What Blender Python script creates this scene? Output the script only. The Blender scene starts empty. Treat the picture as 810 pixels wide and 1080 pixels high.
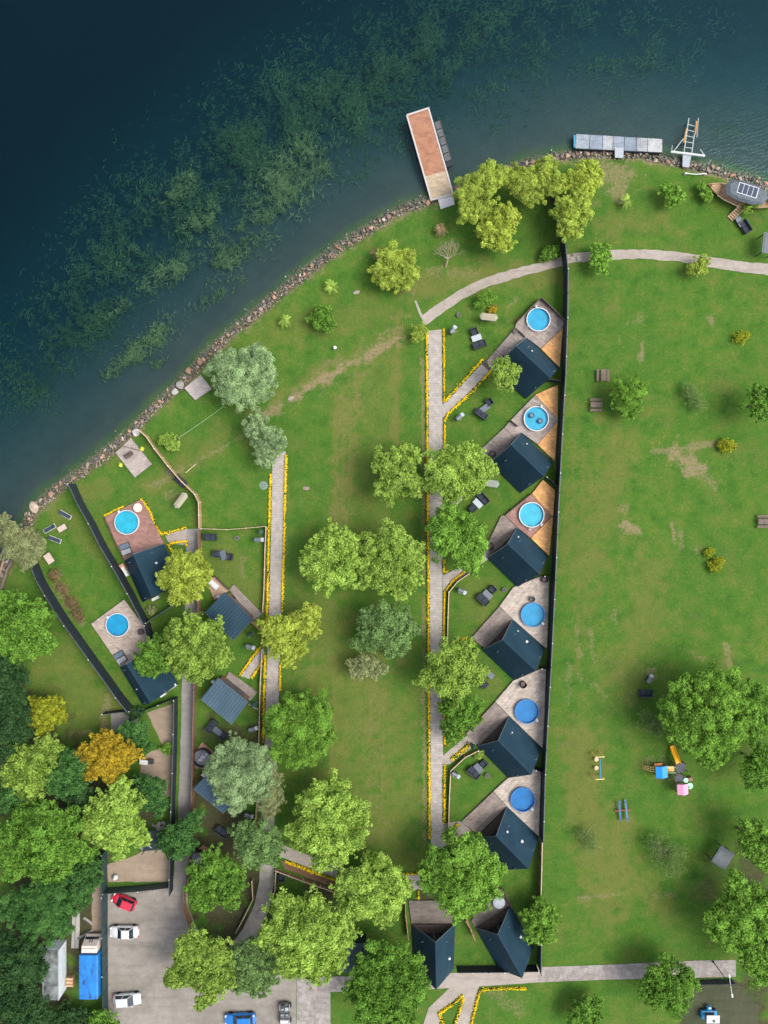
import bpy, math, random
import numpy as np
from mathutils import Vector, Matrix

# ------------------------------------------------------------------ basics
S, H = 0.14, 110.0                 # metres per survey unit on the ground, drone height
PI = math.pi
random.seed(7)
SC = bpy.context.scene
COL = SC.collection

def W(u, v, z=0.0):
    """survey grid position (u east, v south) seen from above -> world point at height z"""
    k = S * (H - z) / H
    return Vector(((u - 405) * k, (540 - v) * k, z))

def ang(du, dv):
    return math.atan2(-dv, du)

def tag(o, label=None, cat=None, group=None, kind=None):
    if label: o['label'] = label
    if cat: o['category'] = cat
    if group: o['group'] = group
    if kind: o['kind'] = kind
    return o

def thing(name, label, cat, loc=(0, 0, 0), rz=0.0, group=None):
    o = bpy.data.objects.new(name, None)
    o.empty_display_size = 0.2
    COL.objects.link(o)
    o.location = loc
    o.rotation_euler = (0, 0, rz)
    return tag(o, label, cat, group)

def dup(root, loc, rz, label=None, group=None):
    r = root.copy(); COL.objects.link(r)
    r.location = loc; r.rotation_euler = (0, 0, rz)
    if label: r['label'] = label
    if group: r['group'] = group
    for ch in list(root.children):
        c = ch.copy(); COL.objects.link(c); c.parent = r
        for g in list(ch.children):
            d = g.copy(); COL.objects.link(d); d.parent = c
    return r

PROTO = {}
def place(key, fn, loc, rz, label, group=None):
    """first call builds the kind, later calls copy it"""
    if key not in PROTO:
        r = fn(); PROTO[key] = r
        r.location = loc; r.rotation_euler = (0, 0, rz)
        tag(r, label, None, group)
        return r
    return dup(PROTO[key], loc, rz, label, group)

# ------------------------------------------------------------------ mesh collector
class MB:
    def __init__(s):
        s.v, s.f, s.m = [], [], []
    def add(s, vs, fs, mi=0):
        o = len(s.v)
        s.v += [tuple(p) for p in vs]
        s.f += [tuple(i + o for i in f) for f in fs]
        s.m += [mi] * len(fs)
        return s
    def box(s, c, d, rz=0, mi=0, top=(1, 1), M=None):
        hx, hy, hz = d[0] / 2, d[1] / 2, d[2] / 2
        vs = [(-hx, -hy, -hz), (hx, -hy, -hz), (hx, hy, -hz), (-hx, hy, -hz),
              (-hx * top[0], -hy * top[1], hz), (hx * top[0], -hy * top[1], hz),
              (hx * top[0], hy * top[1], hz), (-hx * top[0], hy * top[1], hz)]
        ca, sa = math.cos(rz), math.sin(rz)
        if M is not None:
            vs = [tuple(M @ Vector(p)) for p in vs]
        vs = [(x * ca - y * sa + c[0], x * sa + y * ca + c[1], z + c[2]) for x, y, z in vs]
        return s.add(vs, [(0, 3, 2, 1), (4, 5, 6, 7), (0, 1, 5, 4), (1, 2, 6, 5), (2, 3, 7, 6), (3, 0, 4, 7)], mi)
    def hexa(s, bot, top, mi=0):
        return s.add(list(bot) + list(top), [(0, 3, 2, 1), (4, 5, 6, 7), (0, 1, 5, 4), (1, 2, 6, 5), (2, 3, 7, 6), (3, 0, 4, 7)], mi)
    def prism(s, poly, z0, z1, mi=0):
        a = sum(p[0] * q[1] - q[0] * p[1] for p, q in zip(poly, poly[1:] + poly[:1]))
        if a < 0: poly = poly[::-1]
        n = len(poly)
        vs = [(p[0], p[1], z0) for p in poly] + [(p[0], p[1], z1) for p in poly]
        fs = [tuple(range(n - 1, -1, -1)), tuple(range(n, 2 * n))]
        fs += [(i, (i + 1) % n, (i + 1) % n + n, i + n) for i in range(n)]
        return s.add(vs, fs, mi)
    def tube(s, pts, r, n=7, mi=0, cap=True):
        pts = [Vector(p) for p in pts]
        if not isinstance(r, (list, tuple)): r = [r] * len(pts)
        rings = []
        up = Vector((0, 0, 1))
        for i, p in enumerate(pts):
            t = (pts[min(i + 1, len(pts) - 1)] - pts[max(i - 1, 0)])
            if t.length < 1e-9: t = Vector((0, 0, 1))
            t.normalize()
            a = up if abs(t.dot(up)) < .95 else Vector((1, 0, 0))
            x = t.cross(a).normalized(); y = t.cross(x).normalized()
            rings.append([p + (x * math.cos(k * 2 * PI / n) + y * math.sin(k * 2 * PI / n)) * r[i] for k in range(n)])
        vs = [q for ring in rings for q in ring]
        fs = []
        for i in range(len(pts) - 1):
            for k in range(n):
                fs.append((i * n + k, i * n + (k + 1) % n, (i + 1) * n + (k + 1) % n, (i + 1) * n + k))
        if cap:
            fs.append(tuple(range(n - 1, -1, -1)))
            fs.append(tuple(range((len(pts) - 1) * n, len(pts) * n)))
        return s.add(vs, fs, mi)
    def lathe(s, prof, c=(0, 0, 0), n=32, mi=0, closed=False):
        vs = [(c[0] + r * math.cos(k * 2 * PI / n), c[1] + r * math.sin(k * 2 * PI / n), c[2] + z) for r, z in prof for k in range(n)]
        fs = []
        for i in range(len(prof) - 1):
            for k in range(n):
                fs.append((i * n + k, i * n + (k + 1) % n, (i + 1) * n + (k + 1) % n, (i + 1) * n + k))
        if closed:
            L = len(prof) - 1
            for k in range(n):
                fs.append((L * n + k, L * n + (k + 1) % n, (k + 1) % n, k))
        else:
            fs.append(tuple(range(n - 1, -1, -1)))
            fs.append(tuple(range((len(prof) - 1) * n, len(prof) * n)))
        return s.add(vs, fs, mi)
    def ribbon(s, pts, w, z0, z1, mi=0):
        """wall-like strip of width w along a polyline (mitred corners)"""
        P = [Vector((p[0], p[1])) for p in pts]
        L, R = [], []
        for i, p in enumerate(P):
            d1 = (P[i] - P[i - 1]).normalized() if i > 0 else None
            d2 = (P[i + 1] - P[i]).normalized() if i < len(P) - 1 else None
            if d1 is None: d1 = d2
            if d2 is None: d2 = d1
            n1 = Vector((-d1.y, d1.x)); n2 = Vector((-d2.y, d2.x))
            n = (n1 + n2)
            n = n.normalized() if n.length > 1e-6 else n1
            k = w / 2 / max(.35, n.dot(n1))
            L.append(p + n * k); R.append(p - n * k)
        n = len(P)
        vs = [(p.x, p.y, z0) for p in L] + [(p.x, p.y, z0) for p in R] + [(p.x, p.y, z1) for p in L] + [(p.x, p.y, z1) for p in R]
        fs = []
        for i in range(n - 1):
            j = i + 1
            fs += [(2 * n + i, 3 * n + i, 3 * n + j, 2 * n + j), (i, j, n + j, n + i),
                   (i, 2 * n + i, 2 * n + j, j), (n + i, n + j, 3 * n + j, 3 * n + i)]
        fs += [(0, n, 3 * n, 2 * n), (n - 1, 3 * n - 1, 4 * n - 1, 2 * n - 1)]
        fs[-1] = (n - 1, 3 * n - 1, 4 * n - 1, 2 * n - 1)
        return s.add(vs, fs, mi)
    def build(s, name, mats, parent=None, loc=None, smooth=False, bevel=0.0):
        me = bpy.data.meshes.new(name)
        me.from_pydata(s.v, [], s.f)
        if not isinstance(mats, (list, tuple)): mats = [mats]
        for m in mats: me.materials.append(m)
        if len(mats) > 1: me.polygons.foreach_set('material_index', s.m)
        if smooth: me.polygons.foreach_set('use_smooth', [True] * len(me.polygons))
        me.update()
        o = bpy.data.objects.new(name, me)
        COL.objects.link(o)
        if parent: o.parent = parent
        if loc is not None: o.location = loc
        if bevel:
            b = o.modifiers.new('edge', 'BEVEL'); b.width = bevel; b.segments = 2; b.limit_method = 'ANGLE'; b.angle_limit = math.radians(40)
        return o

def np_mesh(name, verts, quads, mat, parent=None, loc=None, attrs=None, smooth=False, dom='FACE'):
    me = bpy.data.meshes.new(name)
    n, q = len(verts), len(quads)
    k = quads.shape[1]
    me.vertices.add(n); me.vertices.foreach_set('co', np.ascontiguousarray(verts, dtype=np.float32).ravel())
    me.loops.add(q * k); me.loops.foreach_set('vertex_index', np.ascontiguousarray(quads, dtype=np.int32).ravel())
    me.polygons.add(q); me.polygons.foreach_set('loop_start', np.arange(0, q * k, k, dtype=np.int32))
    if smooth: me.polygons.foreach_set('use_smooth', np.ones(q, dtype=bool))
    for m in (mat if isinstance(mat, (list, tuple)) else [mat]): me.materials.append(m)
    me.update(calc_edges=True)
    for a, arr in (attrs or {}).items():
        at = me.attributes.new(a, 'FLOAT', dom); at.data.foreach_set('value', np.ascontiguousarray(arr, dtype=np.float32))
    o = bpy.data.objects.new(name, me); COL.objects.link(o)
    if parent: o.parent = parent
    if loc is not None: o.location = loc
    return o

# ------------------------------------------------------------------ materials
class NT:
    def __init__(s, name):
        s.m = bpy.data.materials.new(name); s.m.use_nodes = True
        s.t = s.m.node_tree; s.t.nodes.clear()
        s.out = s.n('ShaderNodeOutputMaterial')
    def n(s, typ, **kw):
        nd = s.t.nodes.new(typ)
        for k, v in kw.items():
            if k.startswith('i_'):
                nd.inputs[k[2:].replace('_', ' ')].default_value = v
            else: setattr(nd, k, v)
        return nd
    def l(s, a, b): s.t.links.new(a, b)
    def coord(s, rot=0.0, scale=(1, 1, 1), world=False):
        tc = s.n('ShaderNodeNewGeometry') if world else s.n('ShaderNodeTexCoord')
        mp = s.n('ShaderNodeMapping'); mp.inputs['Rotation'].default_value = (0, 0, rot); mp.inputs['Scale'].default_value = scale
        s.l(tc.outputs['Position' if world else 'Object'], mp.inputs['Vector'])
        return mp.outputs['Vector']
    def noise(s, vec, scale, detail=4, rough=.6):
        nd = s.n('ShaderNodeTexNoise'); nd.inputs['Scale'].default_value = scale; nd.inputs['Detail'].default_value = detail; nd.inputs['Roughness'].default_value = rough
        s.l(vec, nd.inputs['Vector']); return nd.outputs['Fac']
    def ramp(s, fac, stops):
        r = s.n('ShaderNodeValToRGB')
        e = r.color_ramp.elements
        while len(e) < len(stops): e.new(.5)
        for el, (p, c) in zip(e, stops):
            el.position = p; el.color = (*c, 1) if len(c) == 3 else c
        s.l(fac, r.inputs['Fac']); return r.outputs['Color']
    def rng(s, fac, a, b, c=0, d=1):
        r = s.n('ShaderNodeMapRange'); r.clamp = True
        for k, v in zip(('From Min', 'From Max', 'To Min', 'To Max'), (a, b, c, d)): r.inputs[k].default_value = v
        s.l(fac, r.inputs['Value']); return r.outputs['Result']
    def mix(s, fac, a, b, typ='MIX'):
        m = s.n('ShaderNodeMix'); m.data_type = 'RGBA'; m.blend_type = typ
        for sock, val in ((m.inputs['Factor'], fac), (m.inputs['A'], a), (m.inputs['B'], b)):
            if hasattr(val, 'links') or hasattr(val, 'is_output'): s.l(val, sock)
            elif isinstance(val, (int, float)): sock.default_value = val
            else: sock.default_value = (*val, 1)
        return m.outputs['Result']
    def math(s, op, a, b=0.0):
        m = s.n('ShaderNodeMath', operation=op)
        for i, val in enumerate((a, b)):
            if isinstance(val, (int, float)): m.inputs[i].default_value = val
            else: s.l(val, m.inputs[i])
        return m.outputs[0]
    def attr(s, name):
        a = s.n('ShaderNodeAttribute', attribute_name=name); return a.outputs['Fac']
    def bsdf(s, col, rough=.7, bump=None, bstr=.3, bdist=.05, spec=.5, metal=0.0, coat=0.0):
        b = s.n('ShaderNodeBsdfPrincipled')
        if isinstance(col, (tuple, list)): b.inputs['Base Color'].default_value = (*col, 1)
        else: s.l(col, b.inputs['Base Color'])
        if isinstance(rough, (int, float)): b.inputs['Roughness'].default_value = rough
        else: s.l(rough, b.inputs['Roughness'])
        b.inputs['Specular IOR Level'].default_value = spec
        b.inputs['Metallic'].default_value = metal
        b.inputs['Coat Weight'].default_value = coat
        if bump is not None:
            bp = s.n('ShaderNodeBump'); bp.inputs['Strength'].default_value = bstr; bp.inputs['Distance'].default_value = bdist
            s.l(bump, bp.inputs['Height']); s.l(bp.outputs['Normal'], b.inputs['Normal'])
        return b
    def done(s, shader):
        s.l(shader.outputs[0], s.out.inputs['Surface']); return s.m

MATS = {}
def plain(name, col, rough=.6, var=.18, scale=6.0, spec=.5, metal=0.0, coat=0.0, bump=.15):
    if name in MATS: return MATS[name]
    t = NT(name); vec = t.coord()
    f = t.noise(vec, scale, 5)
    lo = tuple(c * (1 - var) for c in col); hi = tuple(min(1, c * (1 + var)) for c in col)
    c = t.ramp(f, [(.3, lo), (.7, hi)])
    MATS[name] = t.done(t.bsdf(c, rough, t.noise(vec, scale * 4, 3), bump, .01, spec, metal, coat))
    return MATS[name]

def planks(name, c1, c2, rot, width=.19, length=2.6, rough=.75, stain=None, gap=.35):
    if name in MATS: return MATS[name]
    t = NT(name); vec = t.coord(rot)
    br = t.n('ShaderNodeTexBrick'); br.offset = .37; br.offset_frequency = 2
    for k, v in (('Scale', 1.0), ('Mortar Size', .02), ('Mortar Smooth', .2), ('Bias', 0.0), ('Brick Width', length), ('Row Height', width)): br.inputs[k].default_value = v
    br.inputs['Color1'].default_value = (*c1, 1); br.inputs['Color2'].default_value = (*c2, 1)
    br.inputs['Mortar'].default_value = (*[c * gap for c in c1], 1)
    t.l(vec, br.inputs['Vector'])
    vg = t.coord(rot, (.8, 4.5, 4.5))
    grain = t.noise(vg, 1.0, 5)
    c = t.mix(.75, br.outputs['Color'], t.ramp(grain, [(.28, (.30, .30, .30)), (.72, (1.15, 1.15, 1.15))]), 'MULTIPLY')
    blot = t.noise(t.coord(), .55, 5)
    st = stain or tuple(x * .55 for x in c1)
    c = t.mix(t.rng(blot, .48, .72, 0, .75), c, st)
    b2 = t.noise(t.coord(), 1.7, 3)
    c = t.mix(t.rng(t.noise(t.coord(rot, (.35, 3.2, 3)), 1.0, 3), .42, .68, 0, .6), c, tuple(x * .62 for x in c1))
    c = t.mix(t.rng(b2, .3, .7, 0, .35), c, tuple(min(1, x * 1.35) for x in c2))
    MATS[name] = t.done(t.bsdf(c, rough, br.outputs['Fac'], -.4, .01))
    return MATS[name]

def leafmat(name, c_dark, c_light, trans=.3):
    if name in MATS: return MATS[name]
    t = NT(name)
    c = t.mix(t.attr('tint'), c_dark, c_light)
    oi = t.n('ShaderNodeObjectInfo')
    hs = t.n('ShaderNodeHueSaturation'); hs.inputs['Saturation'].default_value = 1.0
    t.l(c, hs.inputs['Color']); t.l(t.rng(oi.outputs['Random'], 0, 1, .92, 1.08), hs.inputs['Value'])
    b = t.bsdf(hs.outputs['Color'], .65, spec=.04)
    tr = t.n('ShaderNodeBsdfTranslucent'); t.l(hs.outputs['Color'], tr.inputs['Color'])
    mx = t.n('ShaderNodeMixShader'); mx.inputs[0].default_value = trans
    t.l(b.outputs[0], mx.inputs[1]); t.l(tr.outputs[0], mx.inputs[2])
    MATS[name] = t.done(mx); return MATS[name]

# ------------------------------------------------------------------ numpy noise
def vnoise(x, y, seed, octaves=4, gain=.55):
    rs = np.random.RandomState(seed); tab = rs.rand(256, 256)
    out = np.zeros_like(x, dtype=float); amp, tot = 1.0, 0.0
    for o in range(octaves):
        f = 2.0 ** o
        xs, ys = x * f + 17.3 * o, y * f + 31.7 * o
        xi, yi = np.floor(xs).astype(int), np.floor(ys).astype(int)
        fx, fy = xs - xi, ys - yi
        fx = fx * fx * (3 - 2 * fx); fy = fy * fy * (3 - 2 * fy)
        a = tab[xi % 256, yi % 256]; b = tab[(xi + 1) % 256, yi % 256]
        c = tab[xi % 256, (yi + 1) % 256]; d = tab[(xi + 1) % 256, (yi + 1) % 256]
        out += amp * (a + (b - a) * fx + (c - a) * fy + (a - b - c + d) * fx * fy); tot += amp; amp *= gain
    return out / tot

def sstep(a, b, x):
    t = np.clip((x - a) / (b - a), 0, 1); return t * t * (3 - 2 * t)

def seg_dist(px, py, a, b):
    ax, ay = a; bx, by = b
    dx, dy = bx - ax, by - ay
    L = dx * dx + dy * dy + 1e-12
    t = np.clip(((px - ax) * dx + (py - ay) * dy) / L, 0, 1)
    return np.hypot(px - ax - t * dx, py - ay - t * dy)

# ------------------------------------------------------------------ world, sun, camera
SUN_EL, SUN_AZ = math.radians(57), math.radians(92)     # azimuth clockwise from north (+Y)
w = bpy.data.worlds.new('World'); SC.world = w; w.use_nodes = True
nt = w.node_tree; nt.nodes.clear()
sky = nt.nodes.new('ShaderNodeTexSky'); sky.sky_type = 'NISHITA'; sky.sun_disc = False
sky.sun_elevation = SUN_EL; sky.sun_rotation = SUN_AZ; sky.altitude = 200; sky.air_density = 1.0; sky.dust_density = 4.0; sky.ozone_density = 1.0
hsv = nt.nodes.new('ShaderNodeHueSaturation'); hsv.inputs['Saturation'].default_value = .44
bg = nt.nodes.new('ShaderNodeBackground'); bg.inputs['Strength'].default_value = 0.14
wo = nt.nodes.new('ShaderNodeOutputWorld')
nt.links.new(sky.outputs[0], hsv.inputs['Color']); nt.links.new(hsv.outputs[0], bg.inputs[0]); nt.links.new(bg.outputs[0], wo.inputs[0])
sd = bpy.data.lights.new('sun', 'SUN'); sd.energy = 1.3; sd.angle = math.radians(32); sd.color = (1.0, .94, .81)
so = bpy.data.objects.new('sun', sd); COL.objects.link(so)
sv = Vector((math.sin(SUN_AZ) * math.cos(SUN_EL), math.cos(SUN_AZ) * math.cos(SUN_EL), math.sin(SUN_EL)))
so.rotation_euler = (-sv).to_track_quat('-Z', 'Y').to_euler(); so.location = sv * 80
cd = bpy.data.cameras.new('camera'); co = bpy.data.objects.new('camera', cd); COL.objects.link(co)
co.location = (0, 0, H); co.rotation_euler = (0, 0, 0)
cd.sensor_fit = 'VERTICAL'; cd.angle = 2 * math.atan(540 * S / H); cd.clip_end = 3000; cd.clip_start = 1
SC.camera = co
SC.view_settings.view_transform = 'Standard'; SC.view_settings.look = 'None'; SC.view_settings.gamma = 1; SC.view_settings.exposure = 1.16
SC.view_settings.use_curve_mapping = False
SC.cycles.max_bounces = 8; SC.cycles.transparent_max_bounces = 12
SC.cycles.diffuse_bounces = 3
# ------------------------------------------------------------------ terrain
SHORE = [(-4200, 3200), (-900, 1500), (-300, 930), (-90, 735), (-40, 665), (-10, 620), (4, 596), (15, 575), (26, 556), (33, 540), (45, 527), (62, 513), (85, 497),
         (110, 478), (140, 452), (165, 427), (192, 402), (213, 378), (235, 358), (262, 335), (290, 312), (320, 288), (350, 265), (380, 245),
         (405, 230), (430, 217), (470, 204), (500, 193), (530, 180), (560, 170), (590, 164), (620, 160), (650, 160), (680, 163), (710, 168),
         (745, 176), (780, 185), (810, 195), (900, 222), (1100, 265), (1800, 330), (4800, 500)]
SHW = [W(*p)[:2] for p in SHORE]
WATER_Z = -0.35

def shore_sd(x, y):
    """signed distance to the shore line, positive on land"""
    d = np.full(x.shape, 1e9)
    for a, b in zip(SHW[:-1], SHW[1:]):
        d = np.minimum(d, seg_dist(x, y, a, b))
    poly = SHW + [(SHW[-1][0], -3000), (SHW[0][0], -3000)]
    ins = np.zeros(x.shape, dtype=bool)
    for (x1, y1), (x2, y2) in zip(poly, poly[1:] + poly[:1]):
        if y1 == y2: continue
        cond = ((y1 > y) != (y2 > y)) & (x < (x2 - x1) * (y - y1) / (y2 - y1) + x1)
        ins ^= cond
    return np.where(ins, d, -d)

def axis(lo, hi, step, far):
    core = np.arange(lo, hi + step, step)
    g = []; s, p = step, hi
    while p < far: s *= 1.35; p += s; g.append(p)
    l = []; s, p = step, lo
    while p > -far: s *= 1.35; p -= s; l.append(p)
    return np.array(l[::-1] + list(core) + g)
gx, gy = axis(-60, 60, .30, 560), axis(-79, 79, .30, 560)
GX, GY = np.meshgrid(gx, gy)
sdv = shore_sd(GX, GY)
wob = (vnoise(GX * .35, GY * .35, 3, 3) - .5) * 1.6
sdn = sdv + wob * .6
dep = np.clip(-sdn, 0, None)
wk = sstep(0, 8, dep) * .95 + sstep(6, 26, dep) * 3.0 + sstep(22, 55, dep) * 5.0
GZ = np.where(sdn > 0, -.6 * (1 - sstep(0.1, 1.6, sdn)), -.6 - wk - (vnoise(GX * .2, GY * .2, 9, 3) - .5) * .5 * sstep(1, 6, dep))
U = GX / S + 405; V = 540 - GY / S            # survey grid coordinates
n1 = vnoise(GX * .25, GY * .25, 21, 5); n2 = vnoise(GX * .9, GY * .9, 22, 4); n3 = vnoise(GX * .06, GY * .06, 23, 4)
dirt = np.zeros_like(GX); dry = np.zeros_like(GX); soil = np.zeros_like(GX)
def stroke(arr, pts, r, st, ragged=.9):
    d = np.full(GX.shape, 1e9)
    if len(pts) == 1: d = np.hypot(U - pts[0][0], V - pts[0][1])
    for a, b in zip(pts[:-1], pts[1:]): d = np.minimum(d, seg_dist(U, V, a, b))
    m = st * sstep(1.25, .25, d / r + (n2 - .5) * 2.2 * ragged + (n1 - .5) * ragged)
    np.maximum(arr, m, out=arr)
D = lambda *a, **k: stroke(dirt, *a, **k)
Y = lambda *a, **k: stroke(dry, *a, **k)
B = lambda *a, **k: stroke(soil, *a, **k)
D([(265, 448), (305, 422), (350, 395), (420, 357)], 6.5, 1.0); D([(270, 440), (420, 350)], 13, .5, ragged=1.5); D([(270, 452), (215, 483), (160, 512)], 5, .6)
Y([(235, 460), (160, 515)], 14, .6); Y([(290, 420), (420, 350)], 12, .5)
D([(446, 380), (447, 620), (448, 890)], 3.2, .75); D([(303, 500), (300, 640)], 2.5, .45)
for x, a, b in ((356, 420, 560), (364, 410, 545), (372, 430, 520), (332, 640, 740), (392, 650, 860), (352, 690, 900), (420, 330, 470), (405, 720, 900), (378, 380, 470)):
    Y([(x, a), (x - 3, b)], 5, .8, ragged=1.2); D([(x, a + 20), (x - 3, b - 10)], 3.0, .22)
Y([(330, 660), (400, 760), (410, 890), (340, 760), (380, 690)], 42, .55, ragged=1.3); Y([(400, 360), (390, 560)], 30, .35, ragged=1.3); D([(370, 400), (362, 560)], 14, .30, ragged=1.6); D([(400, 700), (390, 880)], 16, .26, ragged=1.6)
for x in (598, 606, 614, 622, 630, 638):
    Y([(x + 2, 430 + (x * 37) % 90), (x - 6, 560 + (x * 53) % 150)], 5, .5, ragged=1.6)
Y([(620, 600), (655, 470)], 22, .6); Y([(690, 600), (660, 720)], 26, .55); Y([(610, 780), (640, 960)], 26, .75); Y([(650, 880), (660, 930)], 24, .8)
Y([(620, 860), (700, 960)], 16, .5)
D([(712, 478), (728, 492)], 15, 1.0); D([(690, 476), (755, 468)], 5, .8); D([(738, 500), (752, 512)], 8, .6)
D([(661, 553), (668, 560)], 9, .95); D([(657, 535)], 6, .6)
D([(709, 552), (711, 572)], 4, .8); D([(718, 560), (719, 580)], 4, .6); D([(735, 580)], 6, .6)
D([(667, 340), (676, 337)], 8, .55); D([(677, 362), (676, 378)], 5, .8); D([(652, 355), (654, 362)], 3, .6); D([(749, 335), (751, 341)], 5, .95); D([(617, 382)], 5, .5)
D([(628, 178), (660, 185), (655, 200)], 17, .8); D([(628, 215)], 7, .6); D([(610, 235)], 10, .4); Y([(700, 235), (640, 235)], 14, .5)
D([(655, 238)], 5, .5); D([(700, 218)], 4, .4)
D([(455, 285), (500, 290)], 8, .5); Y([(430, 300), (590, 285)], 18, .7); D([(433, 306)], 9, .5); D([(545, 315), (538, 322)], 5, .6)
Y([(280, 350), (400, 330)], 20, .4); D([(318, 385), (306, 405)], 4, .45); Y([(60, 545), (110, 580)], 14, .4); Y([(110, 515), (90, 520)], 10, .6)
D([(605, 655), (612, 690)], 5, .55); D([(622, 650), (626, 700)], 4, .5); D([(648, 645), (650, 658)], 4, .7); D([(612, 712), (640, 735)], 5, .45); D([(765, 680), (768, 700)], 4, .85); D([(730, 690), (742, 695)], 5, .6)
D([(655, 710)], 4, .6); D([(605, 770)], 5, .6); D([(600, 700), (600, 740)], 4, .5); D([(664, 742)], 5, .5)
D([(612, 948), (660, 942)], 4, .6); D([(692, 945), (712, 944)], 5, .5); D([(740, 935), (765, 960)], 10, .5); D([(683, 707)], 9, .7)
D([(700, 808), (680, 805)], 9, .6); D([(708, 818)], 12, .5); D([(520, 1050), (545, 1062)], 10, .5)
D([(515, 500), (525, 520)], 6, .4); D([(480, 350)], 5, .5); D([(510, 440)], 6, .5); D([(190, 525), (180, 522)], 8, .55); D([(255, 590), (258, 610)], 5, .5)
D([(60, 610), (72, 640), (84, 655)], 7, .8); D([(115, 735), (108, 765)], 5, .7); D([(70, 775), (110, 770)], 3, .6)
Y([(60, 700), (100, 740), (40, 690)], 34, .5, ragged=1.2); Y([(235, 590), (262, 620)], 22, .5); Y([(500, 620), (505, 650)], 18, .4); Y([(515, 712), (520, 725)], 12, .5)
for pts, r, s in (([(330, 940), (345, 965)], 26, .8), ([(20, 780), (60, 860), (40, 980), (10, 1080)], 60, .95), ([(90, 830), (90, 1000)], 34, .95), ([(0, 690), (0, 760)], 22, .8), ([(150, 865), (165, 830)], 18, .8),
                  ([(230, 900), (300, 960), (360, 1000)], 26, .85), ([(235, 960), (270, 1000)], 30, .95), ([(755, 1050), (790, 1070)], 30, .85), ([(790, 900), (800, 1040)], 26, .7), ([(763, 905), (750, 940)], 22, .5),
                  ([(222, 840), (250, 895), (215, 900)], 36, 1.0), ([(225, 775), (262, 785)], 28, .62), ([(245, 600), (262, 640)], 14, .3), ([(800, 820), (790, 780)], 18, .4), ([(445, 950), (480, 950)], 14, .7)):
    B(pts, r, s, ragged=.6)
# grass thins out on the bank above the stones
dirt = np.maximum(dirt, .9 * sstep(2.2, .3, sdv + (n2 - .5) * 2.0) * (sdv > -1))
NX = GX.shape[1]; NY = GX.shape[0]
idx = np.arange(NX * NY).reshape(NY, NX)
quads = np.stack([idx[:-1, :-1], idx[:-1, 1:], idx[1:, 1:], idx[1:, :-1]], -1).reshape(-1, 4)
verts = np.stack([GX, GY, GZ], -1).reshape(-1, 3)

t = NT('lawn')
vec = t.coord()
big, mid, fin, tiny = t.noise(vec, .06, 4), t.noise(vec, .42, 5), t.noise(vec, 1.9, 4, .7), t.noise(vec, 7.0, 3, .75)
g = t.ramp(mid, [(.24, (.020, .076, .011)), (.45, (.056, .134, .017)), (.60, (.092, .146, .024)), (.76, (.152, .145, .038))])
g = t.mix(t.rng(big, .35, .65, 0, .5), g, (.046, .115, .016))
g = t.mix(t.math('MULTIPLY', t.attr('dry'), t.rng(fin, .25, .6, .35, 1)), g, (.155, .138, .042))
g = t.mix(t.rng(fin, .35, .7, 0, .45), g, (.030, .085, .016))
dn = t.mix(t.noise(vec, 3.3, 4, .8), (.13, .085, .05), (.34, .255, .17))
dm = t.rng(t.math('ADD', t.math('MULTIPLY', t.attr('dirt'), .95), t.math('MULTIPLY', t.math('SUBTRACT', t.noise(vec, 2.4, 5, .8), .5), 3.0)), .30, 1.25)
g = t.mix(dm, g, dn)
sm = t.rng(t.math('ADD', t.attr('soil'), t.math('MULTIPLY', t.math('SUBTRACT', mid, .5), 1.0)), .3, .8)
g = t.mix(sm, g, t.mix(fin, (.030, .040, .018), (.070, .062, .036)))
fl = t.noise(vec, 3.1, 4, .7)
g = t.mix(t.rng(t.noise(vec, .17, 6, .72), .54, .74, 0, .5), g, (.135, .120, .042))
g = t.mix(t.rng(fl, .55, .72, 0, .55), g, (.20, .17, .065))
g = t.mix(t.rng(t.noise(vec, 1.15, 5, .7), .55, .75, 0, .55), g, (.030, .085, .016))
g = t.mix(.5, g, t.ramp(tiny, [(.25, (.35, .35, .35)), (.75, (1.35, 1.35, 1.35))]), 'MULTIPLY')
bed = t.mix(t.noise(t.coord(), .5, 5), (.036, .046, .047), (.058, .068, .066))
bed = t.mix(t.rng(t.attr('bed_depth'), .15, .6), bed, t.mix(mid, (.015, .033, .040), (.026, .046, .052)))
bed = t.mix(t.rng(t.attr('bed_depth'), .45, 1), bed, (.006, .036, .034))  # deep bed painted darker teal in place of light scattered in the water
col = t.mix(t.rng(t.attr('bed_depth'), 0, .06), g, bed)
LAWN = t.done(t.bsdf(col, .9, t.math('ADD', t.math('MULTIPLY', fin, .6), tiny), .55, .06, .04))
bed_depth = np.clip(dep / 40, 0, 1)
land = np_mesh('ground', verts, quads, LAWN, attrs={'dirt': dirt.ravel(), 'dry': dry.ravel(), 'soil': soil.ravel(), 'bed_depth': bed_depth.ravel()}, smooth=True, dom='POINT')
tag(land, 'grassy lake bank with worn patches, dipping under the water', None, None, 'structure')

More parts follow.
